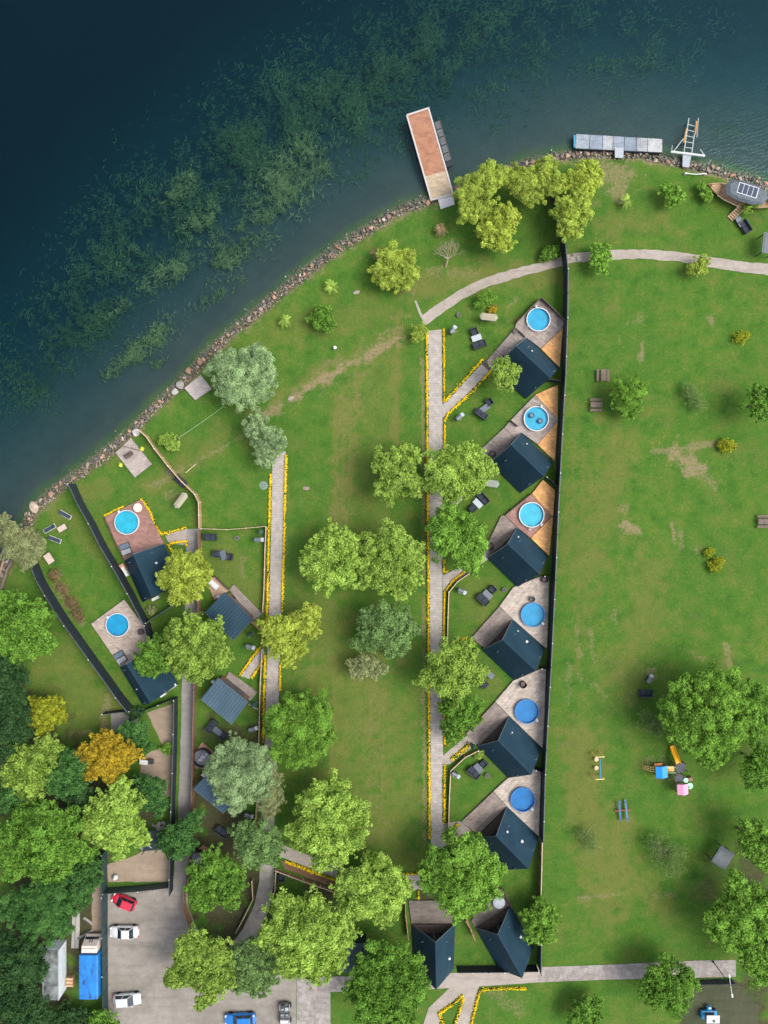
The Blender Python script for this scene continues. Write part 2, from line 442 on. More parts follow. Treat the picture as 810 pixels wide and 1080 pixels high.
# ------------------------------------------------------------------ water
t = NT('lake_water')
vec = t.coord()
wv = t.n('ShaderNodeTexWave'); wv.wave_type = 'BANDS'; wv.inputs['Scale'].default_value = .55; wv.inputs['Distortion'].default_value = 9; wv.inputs['Detail'].default_value = 4; wv.inputs['Detail Scale'].default_value = 1.6
t.l(t.coord(math.radians(68)), wv.inputs['Vector'])
hgt = t.math('ADD', t.math('MULTIPLY', wv.outputs['Fac'], .45), t.math('ADD', t.noise(t.coord(.4, (.5, 1.4, 1)), 1.1, 4, .6), t.math('MULTIPLY', t.noise(vec, .12, 3), 1.5)))
bp = t.n('ShaderNodeBump'); bp.inputs['Strength'].default_value = .13; bp.inputs['Distance'].default_value = .35
t.l(hgt, bp.inputs['Height'])
fr = t.n('ShaderNodeFresnel'); fr.inputs['IOR'].default_value = 1.33; t.l(bp.outputs['Normal'], fr.inputs['Normal'])
gl = t.n('ShaderNodeBsdfGlossy'); gl.inputs['Roughness'].default_value = .16; gl.inputs['Color'].default_value = (.45, .82, .85, 1); t.l(bp.outputs['Normal'], gl.inputs['Normal'])
tr = t.n('ShaderNodeBsdfTransparent'); tr.inputs['Color'].default_value = (.93, .97, .97, 1)
mx = t.n('ShaderNodeMixShader'); t.l(fr.outputs[0], mx.inputs[0]); t.l(tr.outputs[0], mx.inputs[1]); t.l(gl.outputs[0], mx.inputs[2])
t.l(mx.outputs[0], t.out.inputs['Surface'])
ab = t.n('ShaderNodeVolumeAbsorption'); ab.inputs['Color'].default_value = (.30, .77, .88, 1); ab.inputs['Density'].default_value = .36
t.l(ab.outputs[0], t.out.inputs['Volume'])
WATER = t.m
wx = np.arange(-560, 561, 40.0); wy = np.arange(-560, 561, 40.0)
WX, WY = np.meshgrid(wx, wy); ii = np.arange(WX.size).reshape(WX.shape)
wq = np.stack([ii[:-1, :-1], ii[:-1, 1:], ii[1:, 1:], ii[1:, :-1]], -1).reshape(-1, 4)
lake = np_mesh('water', np.stack([WX, WY, np.full_like(WX, WATER_Z)], -1).reshape(-1, 3), wq, WATER, smooth=True)
tag(lake, 'dark teal lake water with faint ripples', None, None, 'structure')

# ------------------------------------------------------------------ water weed (ribbons rising to just below the surface)
def weed():
    rs = np.random.RandomState(11)
    P = []
    def blob(cu, cv, ru, rv, a, n, z0, z1):
        q = rs.randn(n, 2) * .55
        ca, sa = math.cos(a), math.sin(a)
        u = cu + (q[:, 0] * ru * ca - q[:, 1] * rv * sa); v = cv + (q[:, 0] * ru * sa + q[:, 1] * rv * ca)
        P.append(np.stack([u, v, rs.uniform(z0, z1, n)], -1))
    A = math.radians(-35)
    for cu, cv, ru, rv, n in ((311, 181, 48, 26, 2600), (330, 160, 30, 22, 1000), (290, 210, 30, 20, 900), (244, 255, 32, 18, 1300), (235, 275, 26, 14, 800), (212, 228, 24, 12, 420), (185, 195, 40, 12, 420),
                             (155, 249, 30, 12, 700), (171, 292, 26, 13, 800), (124, 322, 18, 8, 420), (155, 358, 30, 12, 800), (120, 388, 20, 8, 420), (140, 375, 16, 8, 300), (225, 310, 30, 8, 300), (260, 235, 50, 40, 700), (200, 270, 60, 40, 700), (165, 383, 9, 5, 160)):
        blob(cu, cv, ru, rv, A, int(n * 2.2), WATER_Z - .75, WATER_Z - .12)
    for cu, cv, ru, rv, n in ((80, 330, 60, 40, 2600), (150, 240, 90, 50, 2600), (250, 160, 110, 55, 4200), (350, 90, 120, 50, 3800), (440, 60, 110, 50, 2800), (380, 170, 70, 40, 1800), (540, 60, 120, 60, 1600), (520, 140, 90, 30, 1100), (660, 70, 100, 40, 900), (765, 135, 22, 12, 420), (30, 400, 40, 60, 1000), (620, 120, 60, 20, 500)):
        blob(cu, cv, ru, rv, A, int(n * 4.6), WATER_Z - 2.4, WATER_Z - .9)
    P = np.concatenate(P)
    x = (P[:, 0] - 405) * S; y = (540 - P[:, 1]) * S
    n_ = vnoise(x * .30, y * .30, 5, 4)
    n_b = vnoise(x * 1.9 + 9, y * 1.9, 15, 3)
    keep = ((.6 * n_ + .75 * n_b) > .58 + .26 * rs.rand(len(x)) + .03 * (P[:, 2] > WATER_Z - .8)) & (shore_sd(x, y) < -4.0)
    x, y, z = x[keep], y[keep], P[keep, 2]
    n = len(x)
    th = math.radians(28) + rs.randn(n) * .8 + (vnoise(x * .25, y * .25, 8, 2) - .5) * 3.2
    L = rs.uniform(.25, .90, n); wd = rs.uniform(.035, .10, n)
    base = np.stack([x, y, z], -1)
    d = np.stack([np.cos(th), np.sin(th), np.zeros(n)], -1); b = np.stack([-np.sin(th), np.cos(th), np.zeros(n)], -1)
    bend = rs.randn(n, 1) * .22
    rows = []
    for k, (f, wk_) in enumerate(((0, .5), (.5, 1), (1, .15))):
        c = base + d * (L[:, None] * f) + b * (bend * L[:, None] * math.sin(f * 2.2))
        c[:, 2] += -.25 * (1 - f) * L
        tl = b * (wd[:, None] * wk_ * .5); tl[:, 2] += rs.randn(n) * .02
        rows += [c - tl, c + tl]
    vv = np.stack(rows, 1).reshape(-1, 3)
    o = (np.arange(n) * 6)[:, None]
    q = np.concatenate([o + np.array([[0, 1, 3, 2]]), o + np.array([[2, 3, 5, 4]])], 1).reshape(-1, 4)
    tint = np.repeat(np.clip(rs.rand(n) * .7 + (n_[keep] - .5) * 1.5, 0, 1) * np.where(z < WATER_Z - .7, .42, 1), 2)
    o = np_mesh('water_weed', vv, q, leafmat('weed', (.035, .075, .045), (.17, .26, .11), .15), attrs={'tint': tint})
    tag(o, 'drifts of green water weed just below the lake surface', 'water weed', None, 'stuff')
weed()

# ------------------------------------------------------------------ paths and paved ground
def paving(name, c1, c2, mortar, rot=0, w_=.55, h_=.38, var=.5):
    t = NT(name); vec = t.coord(rot)
    br = t.n('ShaderNodeTexBrick')
    for k, v in (('Scale', 1.0), ('Mortar Size', .022), ('Mortar Smooth', .3), ('Bias', 0.0), ('Brick Width', w_), ('Row Height', h_)): br.inputs[k].default_value = v
    br.inputs['Color1'].default_value = (*c1, 1); br.inputs['Color2'].default_value = (*c2, 1); br.inputs['Mortar'].default_value = (*mortar, 1)
    t.l(vec, br.inputs['Vector'])
    c = t.mix(var, br.outputs['Color'], t.ramp(t.noise(t.coord(), 1.3, 6), [(.3, (.55, .52, .5)), (.7, (1.25, 1.2, 1.2))]), 'MULTIPLY')
    c = t.mix(t.rng(t.noise(t.coord(), .35, 5), .55, .75, 0, .4), c, tuple(x * .7 for x in c1))
    return t.done(t.bsdf(c, .85, br.outputs['Fac'], -.35, .02, .3))
def gravel(name, c1, c2, stain, sc=9):
    t = NT(name); vec = t.coord()
    c = t.mix(t.noise(vec, sc, 4, .8), c1, c2)
    c = t.mix(t.rng(t.noise(vec, .22, 7, .7), .42, .68, 0, .75), c, stain)
    c = t.mix(t.rng(t.noise(t.coord(.25, (.12, 1.3, 1)), 1.0, 4, .65), .5, .72, 0, .45), c, tuple(x * .8 for x in stain))
    c = t.mix(.4, c, t.ramp(t.noise(vec, 1.2, 5, .7), [(.3, (.6, .6, .6)), (.7, (1.2, 1.2, 1.2))]), 'MULTIPLY')
    return t.done(t.bsdf(c, .95, t.noise(vec, sc * 2, 3), .6, .03, .2))
M_PAVE = paving('paver', (.285, .265, .245), (.335, .315, .295), (.235, .215, .20))
M_PAVE2 = paving('slab_stone', (.225, .21, .20), (.29, .27, .26), (.165, .15, .14), .2, 1.1, .8, .7)
M_PINK = gravel('pinkish_path', (.26, .225, .20), (.36, .32, .29), (.22, .19, .16))
M_LOT = gravel('compacted_gravel', (.20, .18, .16), (.28, .255, .235), (.145, .13, .11), 7)
M_SAND = gravel('sandy_earth', (.24, .185, .14), (.31, .245, .19), (.20, .155, .115), 5)
M_LANE = gravel('grey_lane', (.19, .18, .17), (.27, .26, .25), (.16, .145, .13), 8)
M_DARKG = gravel('dark_earth', (.045, .048, .030), (.075, .078, .046), (.028, .042, .016), 6)
M_KERB = plain('kerb_stone', (.30, .29, .275), .85, .2, 3)
def wavy(pts, closed=True, seed=1, amp=.9, step=6):
    """subdivide an outline and fray it a little"""
    rs = random.Random(seed); out = []
    seq = list(zip(pts, pts[1:] + pts[:1])) if closed else list(zip(pts[:-1], pts[1:]))
    for a, b in seq:
        L = math.hypot(b[0] - a[0], b[1] - a[1]); n = max(1, int(L / step))
        for k in range(n):
            f = k / n; out.append((a[0] + (b[0] - a[0]) * f + rs.uniform(-amp, amp) * (k > 0), a[1] + (b[1] - a[1]) * f + rs.uniform(-amp, amp) * (k > 0)))
    if not closed: out.append(pts[-1])
    return out
def sheet(name, label, pts, m, z, fray=0.0, seed=1):
    if fray: pts = wavy(pts, True, seed, fray)
    b = MB(); b.prism([tuple(W(*p)[:2]) for p in pts], -.12, z)
    return tag(b.build(name, m), label, None, None, 'structure')
def strip_poly(pts, w_):
    P = [Vector(p) for p in pts]; L, R = [], []
    for i, p in enumerate(P):
        d = (P[min(i + 1, len(P) - 1)] - P[max(i - 1, 0)]).normalized(); n = Vector((-d.y, d.x))
        ww = w_[i] if isinstance(w_, (list, tuple)) else w_
        L.append(tuple(p + n * ww / 2)); R.append(tuple(p - n * ww / 2))
    return L + R[::-1]
sheet('path', 'straight grey paved path between two yellow flower borders', [(451.5, 349), (466, 347.5), (467, 480), (466.5, 680), (467.5, 880), (468, 921), (468, 934), (430, 940), (430, 922), (454.5, 921), (454.5, 880), (453.5, 680), (452.2, 480)], M_PAVE, .040)
sheet('path', 'short paved branch leading to the steps of the cabin nearest the lake', [(466.6, 427), (511, 381), (519, 390), (467, 441)], M_PAVE, .034)
sheet('path', 'short paved branch partly under a round green tree', [(467, 607), (488, 597), (520, 575), (526, 582), (494, 604), (467, 623)], M_PAVE, .034)
sheet('path', 'short paved branch beside the low dark green tree', [(467, 797), (494, 774.5), (504, 784), (474, 806), (467, 806)], M_PINK, .034)
sheet('path', 'short paved branch ending at the last deck of the row', [(467.5, 868), (487, 866), (497, 876), (467.5, 893)], M_PINK, .034)
sheet('path', 'short paved branch by the big tree in the middle of the row', [(467, 533), (500, 500), (508, 506), (467, 548)], M_PAVE, .034)
sheet('path', 'narrow grey paved path with yellow borders ending in the lawn', [(287.5, 476), (301.5, 476), (299.5, 560), (297, 640), (294.5, 720), (292.5, 790), (289.5, 860), (289, 930), (284, 958), (270, 990), (250, 1012), (238, 1004), (256, 980), (268, 955), (273.5, 930), (276, 860), (279, 790), (281, 720), (284, 640), (286, 560)], M_PAVE, .041)
sheet('path', 'diagonal paved path beside the low brown bank', [(289, 886), (303, 893), (360, 915), (431, 922), (431, 938), (358, 927), (300, 905), (289, 902)], M_PINK, .036)
sheet('path', 'curving pale gravel track along the lake side of the lawn', strip_poly([(447, 338), (462, 327), (485, 311), (510, 299), (540, 289), (570, 282), (600, 273), (640, 268.5), (680, 268), (710, 270), (745, 276), (780, 281), (830, 287), (1000, 300)], [11, 11, 10, 10, 10, 9, 9, 10, 10, 10, 11, 11, 12, 12]), M_PINK, .036, .7, 3)
sheet('path', 'thin trodden footpath reaching the gravel track', strip_poly([(438, 317), (443, 330), (450, 342)], [2, 2.6, 4]), M_PINK, .030, .3, 4)
sheet('path', 'grey lane running past the hot tub terraces to the car park', [(197, 558), (212, 557), (212, 585), (210, 640), (207, 690), (206, 760), (204, 820), (201, 880), (199, 938), (182, 938), (187, 880), (190, 800), (192, 720), (195, 650)], M_LANE, .040, .5, 5)
sheet('path', 'short pale paved link between lane and red deck', [(174, 563.5), (198, 557.5), (198, 575), (178, 573.5)], M_PINK, .032)
sheet('path', 'short pale paved link with yellow borders to a blue roofed cabin', [(254, 713), (277, 682.5), (281, 694), (263, 716)], M_PAVE, .034)
sheet('path', 'grey stone slab walk along the foot of the big lawn', [(567, 1020), (640, 1017.5), (735, 1013), (776, 1012.5), (776, 1030), (735, 1031), (640, 1033), (567, 1036)], M_PAVE2, .040)
sheet('path', 'pinkish paved walk below the two dark A-frame cabins', [(440, 1029), (567, 1019), (567, 1036), (553, 1037), (508, 1040), (440, 1044)], M_PINK, .036)
sheet('path', 'left arm of the forked path between yellow flowers', [(478, 1038), (502, 1038), (466, 1068), (460, 1090), (450, 1110), (440, 1100), (452, 1063)], M_PINK, .038)
sheet('path', 'right arm of the forked path between yellow flowers', [(489, 1037), (506, 1038), (494, 1085), (488, 1110), (476, 1110), (483, 1070)], M_PINK, .032)
sheet('path', 'paved strip in front of the flat roofed cabin', [(313, 1031), (380, 1029), (442, 1030), (442, 1045), (349, 1046), (313, 1044)], M_PAVE2, .040)
sheet('path', 'concrete drive beside the open utility vehicle', [(313, 1044), (348.5, 1046), (348.5, 1120), (313, 1120)], M_PAVE2, .036)
sheet('car_park', 'grey compacted gravel car park with worn dark marks', [(114, 936), (183, 937), (197, 935), (199, 958), (206, 975), (222, 1005), (250, 1000), (270, 1015), (312.5, 1030), (312.5, 1130), (112, 1130)], M_LOT, .034)
sheet('terrace_ground', 'bare sandy terrace between fence and small dark lawn', [(155, 752), (182, 742), (182, 800), (181, 840), (160, 842), (147, 820), (150, 800), (160, 792), (172, 788), (165, 772)], M_SAND, .030, .8, 6)
sheet('terrace_ground', 'grey concrete pad in the fence corner by the orange tree', [(117, 752), (146, 748), (146, 775), (117, 778)], M_LANE, .030)
sheet('terrace_ground', 'bare sandy yard above the car park fence', [(114, 930), (112, 912), (135, 905), (150, 898), (172, 895), (179, 910), (180, 930)], M_SAND, .030, .6, 7)
sheet('terrace_ground', 'dark earth yard under the street lamp', [(738, 1034), (776, 1033), (800, 1060), (800, 1110), (715, 1110), (722, 1050)], M_DARKG, .022, 3.0, 8)
sheet('terrace_ground', 'brown earth bank below the diagonal path', [(297, 908), (303, 907), (356, 930), (357, 938), (300, 916)], gravel('brown_bank', (.13, .075, .045), (.20, .12, .075), (.10, .06, .04), 5), .030, .4, 9)
sheet('terrace_ground', 'brown dirt strip with rails beside the car park fence', [(97, 935), (108, 930), (107, 1000), (97, 1000)], M_SAND, .028, .7, 10)
# ------------------------------------------------------------------ shared materials
M_NAVY = plain('dark_fence_paint', (.007, .014, .022), .75, .25, 2.0)
M_NAVYRAIL = plain('fence_rail_grey', (.05, .065, .075), .5, .2, 3)
M_WHITE = plain('white_plastic', (.48, .49, .50), .35, .06, 5)
M_WCAP = plain('pale_cap', (.5, .52, .5), .5, .1, 5)
M_TAN = planks('tan_boards', (.40, .24, .13), (.50, .32, .18), 0, .14, 2.0)
M_BROWNF = planks('brown_boards', (.17, .095, .055), (.24, .14, .085), 0, .14, 2.0)
M_PALEWOOD = plain('pale_rail_wood', (.42, .32, .22), .8, .2, 4)
M_BLACK = plain('black_rattan', (.018, .022, .030), .7, .3, 20)
M_CUSH = plain('slate_cushion', (.018, .026, .040), .9, .15, 12)
M_GREYT = plain('pale_grey_tabletop', (.30, .34, .38), .45, .1, 6)
M_STEEL = plain('galvanised_steel', (.45, .46, .47), .35, .12, 8, metal=.7)
M_DSTEEL = plain('dark_steel', (.05, .055, .06), .4, .2, 8, metal=.4)
M_GLASS = plain('dark_glass', (.012, .020, .030), .06, .1, 2, spec=.8)
M_RUBBER = plain('black_rubber', (.012, .012, .013), .85, .2, 20)
M_BRICK = plain('red_paint', (.22, .03, .03), .5, .2, 4)

# ------------------------------------------------------------------ fences
def fence(name, label, pts, h, m, rail=None, step=2.6, post_m=None, cat='fence', cap=True, th=.07, group=None):
    P = [W(*p) for p in pts]; c = P[len(P) // 2].copy()
    root = thing(name, label, cat, c, 0, group)
    L = [(p - c)[:2] for p in P]
    b = MB(); b.ribbon(L, th, -.05, h); b.build('panel', m, root)
    if rail:
        b = MB(); b.ribbon(L, th + .05, h + .002, h + .06); b.build('top_rail', rail, root)
    mesh = None; k = 0
    for a, q in zip(L[:-1], L[1:]):
        a, q = Vector(a), Vector(q); d = q - a; n = max(1, round(d.length / step))
        for i in range(n + (q is L[-1])):
            p = a + d * (i / n)
            if mesh is None:
                pb = MB(); pb.box((0, 0, h / 2 + .03), (th + .07, th + .07, h + .16)); o = pb.build('post', post_m or m, root, (p.x, p.y, 0)); mesh = o
                if cap:
                    cb = MB(); cb.box((0, 0, h + .14), (.13, .13, .06)); capo = cb.build('post_cap', M_WCAP, o)
            else:
                o = mesh.copy(); COL.objects.link(o); o.parent = root; o.location = (p.x, p.y, 0)
                if cap and k % 2 == 0:
                    cc = capo.copy(); COL.objects.link(cc); cc.parent = o
            k += 1
    return root
fence('dark_fence', 'very long dark screen fence running from the lake past the whole cabin row', [(577, 168), (579.5, 203), (590, 247), (594.5, 290), (594, 340), (592, 400), (587.5, 480), (584.5, 540), (581.5, 610), (579.5, 650), (577, 700), (573.5, 760), (571, 810), (569, 882)], 2.7, M_NAVY, M_NAVYRAIL, 3.0)
fence('brown_fence', 'brown board fence joining the long dark fence beside the last pool deck', [(569, 882.5), (568.5, 910), (567.5, 948)], 1.9, M_BROWNF, M_PALEWOOD, 2.4, M_PALEWOOD)
fence('dark_fence', 'dark fence behind the small round tree by the A-frame with open gable', [(567.4, 949), (567, 985), (566.8, 1017)], 2.7, M_NAVY, M_NAVYRAIL, 3)
fence('dark_fence', 'dark front fence between the two bottom A-frame cabins', [(565, 1017.5), (530, 1018.2), (481, 1018.6)], 1.7, M_NAVY, None, 2.6)
fence('dark_fence', 'dark diagonal fence from the shore past the red pool deck', [(80, 511), (89, 531), (101, 552), (112, 574), (125, 596), (141, 624), (157, 655)], 2.7, M_NAVY, M_NAVYRAIL, 2.6)
fence('dark_fence', 'short dark cross fence below the A-frame with red deck', [(157.5, 655.5), (186, 637), (197, 630)], 1.7, M_NAVY, M_NAVYRAIL, 2.4)
fence('dark_fence', 'short dark fence dropping behind the pale square pool deck', [(158.5, 657), (160, 664), (163, 672)], 2.7, M_NAVY, None, 1.4)
fence('dark_fence', 'long dark diagonal fence beside the strip of dry flower stalks', [(40, 592), (47, 610), (56, 626), (66, 642), (76, 657), (86, 671), (101, 692), (117, 714), (129, 731), (141, 746)], 2.7, M_NAVY, M_NAVYRAIL, 2.6)
fence('dark_fence', 'dark bent fence behind the cabin with pale square deck', [(112, 750.5), (140, 747.5), (152, 748), (170, 741), (186, 734.5)], 1.5, M_NAVY, None, 2.4)
fence('dark_fence', 'tall dark fence along the grey lane and the sandy terrace', [(187.5, 735), (187, 770), (186, 810), (184.5, 850), (183.5, 885), (182.5, 938)], 2.1, M_NAVY, M_NAVYRAIL, 2.6)
fence('dark_fence', 'dark fence above the red car at the car park head', [(113.5, 936), (130, 935), (150, 933.5), (180.5, 930)], 1.9, plain('teal_fence_paint', (.016, .040, .045), .55, .3, 2), None, 2.6)
fence('dark_fence', 'long dark fence between the parked lorry and the car park', [(113, 895), (113.2, 960), (113.8, 1020), (114.2, 1100)], 2.2, plain('teal_fence_paint', (0, 0, 0)), None, 2.8)
fence('brown_fence', 'tan board fence zigzagging up to the lake beside the wooden platform', [(149, 454.5), (157, 461), (166, 474), (180, 492), (194, 508), (208, 521.5), (212, 530), (212.5, 557)], 1.5, M_TAN, M_PALEWOOD, 2.0, M_PALEWOOD)
fence('brown_fence', 'brown board fence along the grey lane behind the hot tubs', [(212, 560), (212, 600), (211.5, 660), (208, 700), (206.5, 760), (206, 800), (204.5, 850), (203, 900), (197, 938), (196, 952), (204, 975)], 1.8, M_BROWNF, None, 2.6, M_BROWNF, cap=False)
RAILM = M_PALEWOOD
fence('low_fence', 'low pale wooden fence across the top of the small sofa yard', [(213, 557.5), (240, 558.5), (260, 557), (281, 555)], .8, RAILM, None, 2.4, RAILM, cap=False)
fence('low_fence', 'low wooden fence left of the narrow path beside a closed green parasol', [(281.5, 556), (280.5, 580), (279.5, 620), (278, 645)], .9, M_BROWNF, RAILM, 2.4, RAILM)
fence('low_fence', 'low wooden fence left of the narrow path between two blue roofed cabins', [(277.5, 684), (275.5, 720), (274.5, 760), (273.5, 800), (271, 860), (269, 880)], .9, M_BROWNF, RAILM, 2.4, RAILM)
fence('low_fence', 'low brown fence bending under the green trees near the car park', [(267, 926), (268, 945), (258, 965), (250, 980)], 1.1, M_BROWNF, RAILM, 2.0, RAILM)
fence('low_fence', 'low brown fence right of the shaded lower path', [(292, 917), (291, 935), (288, 948)], 1.1, M_BROWNF, RAILM, 2.0, RAILM)
fence('low_fence', 'low pale fence along the diagonal brown bank', [(291, 916), (320, 927), (357, 940)], .7, M_BROWNF, RAILM, 2.4, RAILM, cap=False)
fence('low_fence', 'low wooden fence bending round the yard with the single lounge set and small grill', [(495, 604), (482, 613), (473, 624), (472, 650), (471.5, 678)], .8, M_BROWNF, RAILM, 2.4, RAILM)
fence('low_fence', 'low wooden fence bending round the yard with a green parasol at its gate', [(504, 790), (490, 797), (475, 811), (473.5, 840), (472.5, 878)], .8, M_BROWNF, RAILM, 2.4, RAILM)
fence('low_fence', 'short orange brown fence beside the entry of the left bottom A-frame', [(427, 942), (427.5, 960), (430.5, 986)], 1.4, M_TAN, None, 2.0, M_TAN, cap=False)
fence('low_fence', 'short orange brown screen at the corner of the open gabled A-frame', [(490.5, 966), (495, 974), (500, 986)], 1.5, M_TAN, None, 1.2, M_TAN, cap=False)
fence('low_fence', 'short tan screen beside the upper blue roofed cabin', [(267, 655), (273, 661), (279, 668)], 1.3, M_TAN, None, 1.6, M_TAN, cap=False)
fence('low_fence', 'short pale rail beside the lower blue roofed cabin', [(263.5, 741.5), (268, 744.5), (273, 747)], .8, RAILM, None, 1.4, RAILM, cap=False)
fence('dark_fence', 'short dark fence under the street lamp at the slab walk', [(734, 1033.5), (755, 1033), (772, 1032.5)], 1.2, M_NAVY, None, 2.4)
fence('dark_fence', 'short dark fence stub between first and second cabin of the row', [(571.5, 402.5), (580, 402.4), (590, 404)], 1.8, M_NAVY, None, 2.6)
fence('dark_fence', 'short dark fence stub between second and third cabin of the row', [(574.5, 504), (580, 508), (586, 514)], 1.6, M_NAVY, None, 2.6)
fence('dark_fence', 'short dark fence stub between third and fourth cabin of the row', [(572, 607), (580, 608)], 1.6, M_NAVY, None, 2.6)
fence('dark_fence', 'short dark fence stub between fourth and fifth cabin of the row', [(569, 703), (577, 703.5)], 1.6, M_NAVY, None, 2.6)
fence('dark_fence', 'short dark fence stub between fifth and sixth cabin of the row', [(563, 808.5), (570.5, 811)], 1.6, M_NAVY, None, 2.6)

# ------------------------------------------------------------------ yellow flower borders
def border(label, pts, w_=.38, seed=0, green=.38, dens=1.0, name='flower_border', flower=(.74, .52, .018)):
    rs = np.random.RandomState(seed + 50)
    P = [W(*p) for p in pts]; c = P[0].copy(); c.z = 0; w_ *= .80
    Vs, T, C = [], [], []
    for a, b in zip(P[:-1], P[1:]):
        L = (b - a).length; n = int(L * 95 * dens)
        f = rs.rand(n)
        d = np.array((b - a) / L); nrm = np.array((-d[1], d[0], 0))
        off = rs.randn(n) * .28 * w_
        pos = np.array(a)[None] + d[None] * (f * L)[:, None] + nrm[None] * off[:, None]
        gapn = vnoise(pos[:, 0] * 1.6, pos[:, 1] * 1.6, seed + 3, 2)
        k = gapn > -1; pos = pos[k]; off = off[k]; n = len(pos)
        isf = rs.rand(n) > green + .40 * np.clip((vnoise(pos[:, 0] * .8 + seed, pos[:, 1] * .8, seed + 9, 3) - .5) * 5, 0, 1)
        hgt = .10 + .24 * np.exp(-(off / (.35 * w_)) ** 2) * rs.uniform(.6, 1.1, n)
        pos[:, 2] = np.where(isf, hgt, hgt * rs.uniform(.3, .9, n))
        Vs.append(pos); T.append(isf)
    pos = np.concatenate(Vs) - np.array(c)[None]; isf = np.concatenate(T); n = len(pos)
    th = rs.rand(n) * 2 * PI; r = np.where(isf, rs.uniform(.05, .095, n), rs.uniform(.06, .12, n))
    tilt = rs.randn(n, 2) * .45
    corners = []
    for k in range(4):
        an = th + k * PI / 2
        dx, dy = np.cos(an) * r, np.sin(an) * r
        corners.append(np.stack([pos[:, 0] + dx, pos[:, 1] + dy, pos[:, 2] + dx * tilt[:, 0] + dy * tilt[:, 1]], -1))
    vv = np.stack(corners, 1).reshape(-1, 3)
    q = np.arange(n * 4).reshape(-1, 4)
    root = thing(name, label, 'flower border', c)
    for nm, mask, m in (('flowers', isf, leafmat('marigold_%d' % int(flower[1] * 100), tuple(x * .75 for x in flower), tuple(min(1, x * 1.2) for x in flower), .15)), ('leaves', ~isf, leafmat('border_leaf', (.05, .10, .02), (.12, .20, .03)))):
        mm = np.repeat(mask, 4)
        if mask.sum() == 0: continue
        np_mesh(nm, vv[mm], np.arange(mask.sum() * 4).reshape(-1, 4), m, root, None, {'tint': rs.rand(mask.sum())})
    sb = MB(); sb.ribbon([(p - c)[:2] for p in P], w_ * .95, -.04, .045); sb.build('soil', plain('border_soil', (.075, .055, .035), .95, .3, 8), root)
    return root
border('yellow border along the whole left edge of the straight path', [(450, 351), (450.7, 480), (452, 690), (453, 884)], .42, 1)
border('yellow border right of the straight path from its lake end to the first branch', [(468, 347), (468.3, 424)], .40, 2)
border('yellow border on the upper side of the branch to the first cabin', [(469.5, 423), (485, 406), (509, 379)], .45, 3)
border('yellow border on the lower side of the branch to the first cabin', [(517.5, 391.5), (500, 411), (472, 437), (469, 445)], .45, 4)
border('yellow border right of the straight path ending at the double lime tree', [(468.8, 448), (468.8, 484)], .42, 5)
border('short yellow border curving round a branch under the middle trees', [(468.2, 546), (468.5, 535), (472, 530)], .42, 6)
border('yellow border hooking at the branch beneath a round green tree', [(468, 590), (468, 603), (473, 602)], .42, 7)
border('yellow border along the low bent fence of the yard with single lounge set', [(491, 602), (478, 612), (469, 624), (468.3, 650), (468, 680)], .42, 8, .35)
border('yellow border ending at the low dark green tree', [(468, 735), (468.5, 762), (469, 785)], .42, 9)
border('thin yellow border above the branch by the low dark green tree', [(470, 787), (480, 779), (490, 771)], .38, 10, .5)
border('wide yellow and green hedge strip below that branch', [(476, 801), (486, 793), (495, 784)], .85, 11, .55)
border('yellow border with many green gaps down to the last branch of the row', [(469, 806), (468.6, 830), (468.5, 868)], .6, 12, .5)
border('yellow border on the left edge of the narrow path', [(285.5, 500), (283.7, 560), (282, 640), (280.5, 668)], .42, 13)
border('yellow border on the right edge of the narrow path', [(301.8, 480), (300, 560), (297.6, 645)], .42, 14)
border('greener yellow border left of the narrow path by the lower blue roof', [(280, 690), (278.5, 740), (277.6, 782)], .45, 15, .4)
border('short yellow border right of the narrow path above the weeping tree', [(296, 698), (295.4, 728)], .42, 16)
border('thin yellow border left of the narrow path below the silver tree', [(270, 858), (270.5, 880), (272, 905)], .4, 17, .5)
border('yellow border on the upper edge of the link to the lower blue roof', [(253, 712), (264, 696), (276, 681)], .45, 18)
border('yellow border on the lower edge of the link to the lower blue roof', [(265, 715), (273, 704), (278, 694)], .45, 19)
border('yellow border along the top of the diagonal brown bank', [(301, 908), (330, 919), (357, 929)], .5, 20)
border('yellow border along the foot of the large central lawn', [(422, 921), (449, 921)], .42, 21)
border('short yellow border beside the entry of the left bottom A-frame', [(441, 938), (441.5, 948)], .5, 22)
border('yellow border on the long side of the small grass triangle', [(488, 1049), (478, 1058), (463, 1068), (466, 1076), (472, 1086)], .55, 23)
border('yellow border on the short side of the small grass triangle', [(488.5, 1052), (484, 1068), (479, 1080)], .5, 24)
border('yellow border turning the corner of the bottom lawn', [(555, 1042), (530, 1042), (506, 1043.5), (501, 1062), (495, 1090)], .55, 25)
border('yellow border on the lake side of the red pool deck', [(110, 544), (122, 538), (131, 534)], .3, 26)
border('yellow border down the right side of the red pool deck', [(149, 526), (157, 537), (163, 551), (170, 563)], .42, 27)
border('yellow border above the short pale link to the red deck', [(170.5, 563.5), (184, 560), (197, 556)], .42, 28)
border('yellow border below the short pale link to the red deck', [(178, 573), (188, 572), (196.5, 570.5), (197, 576)], .4, 29)
border('short yellow border beside the front corner of the red deck cabin', [(177.5, 574), (181, 580), (184, 586)], .4, 30)
border('small yellow flower patch beside the strip deck of the fourth cabin', [(493, 672), (485, 677), (476, 683)], .6, 31, .3)
border('small yellow flower patch by the last strip deck of the row', [(483, 868), (478, 875), (474, 884)], .6, 32, .5)

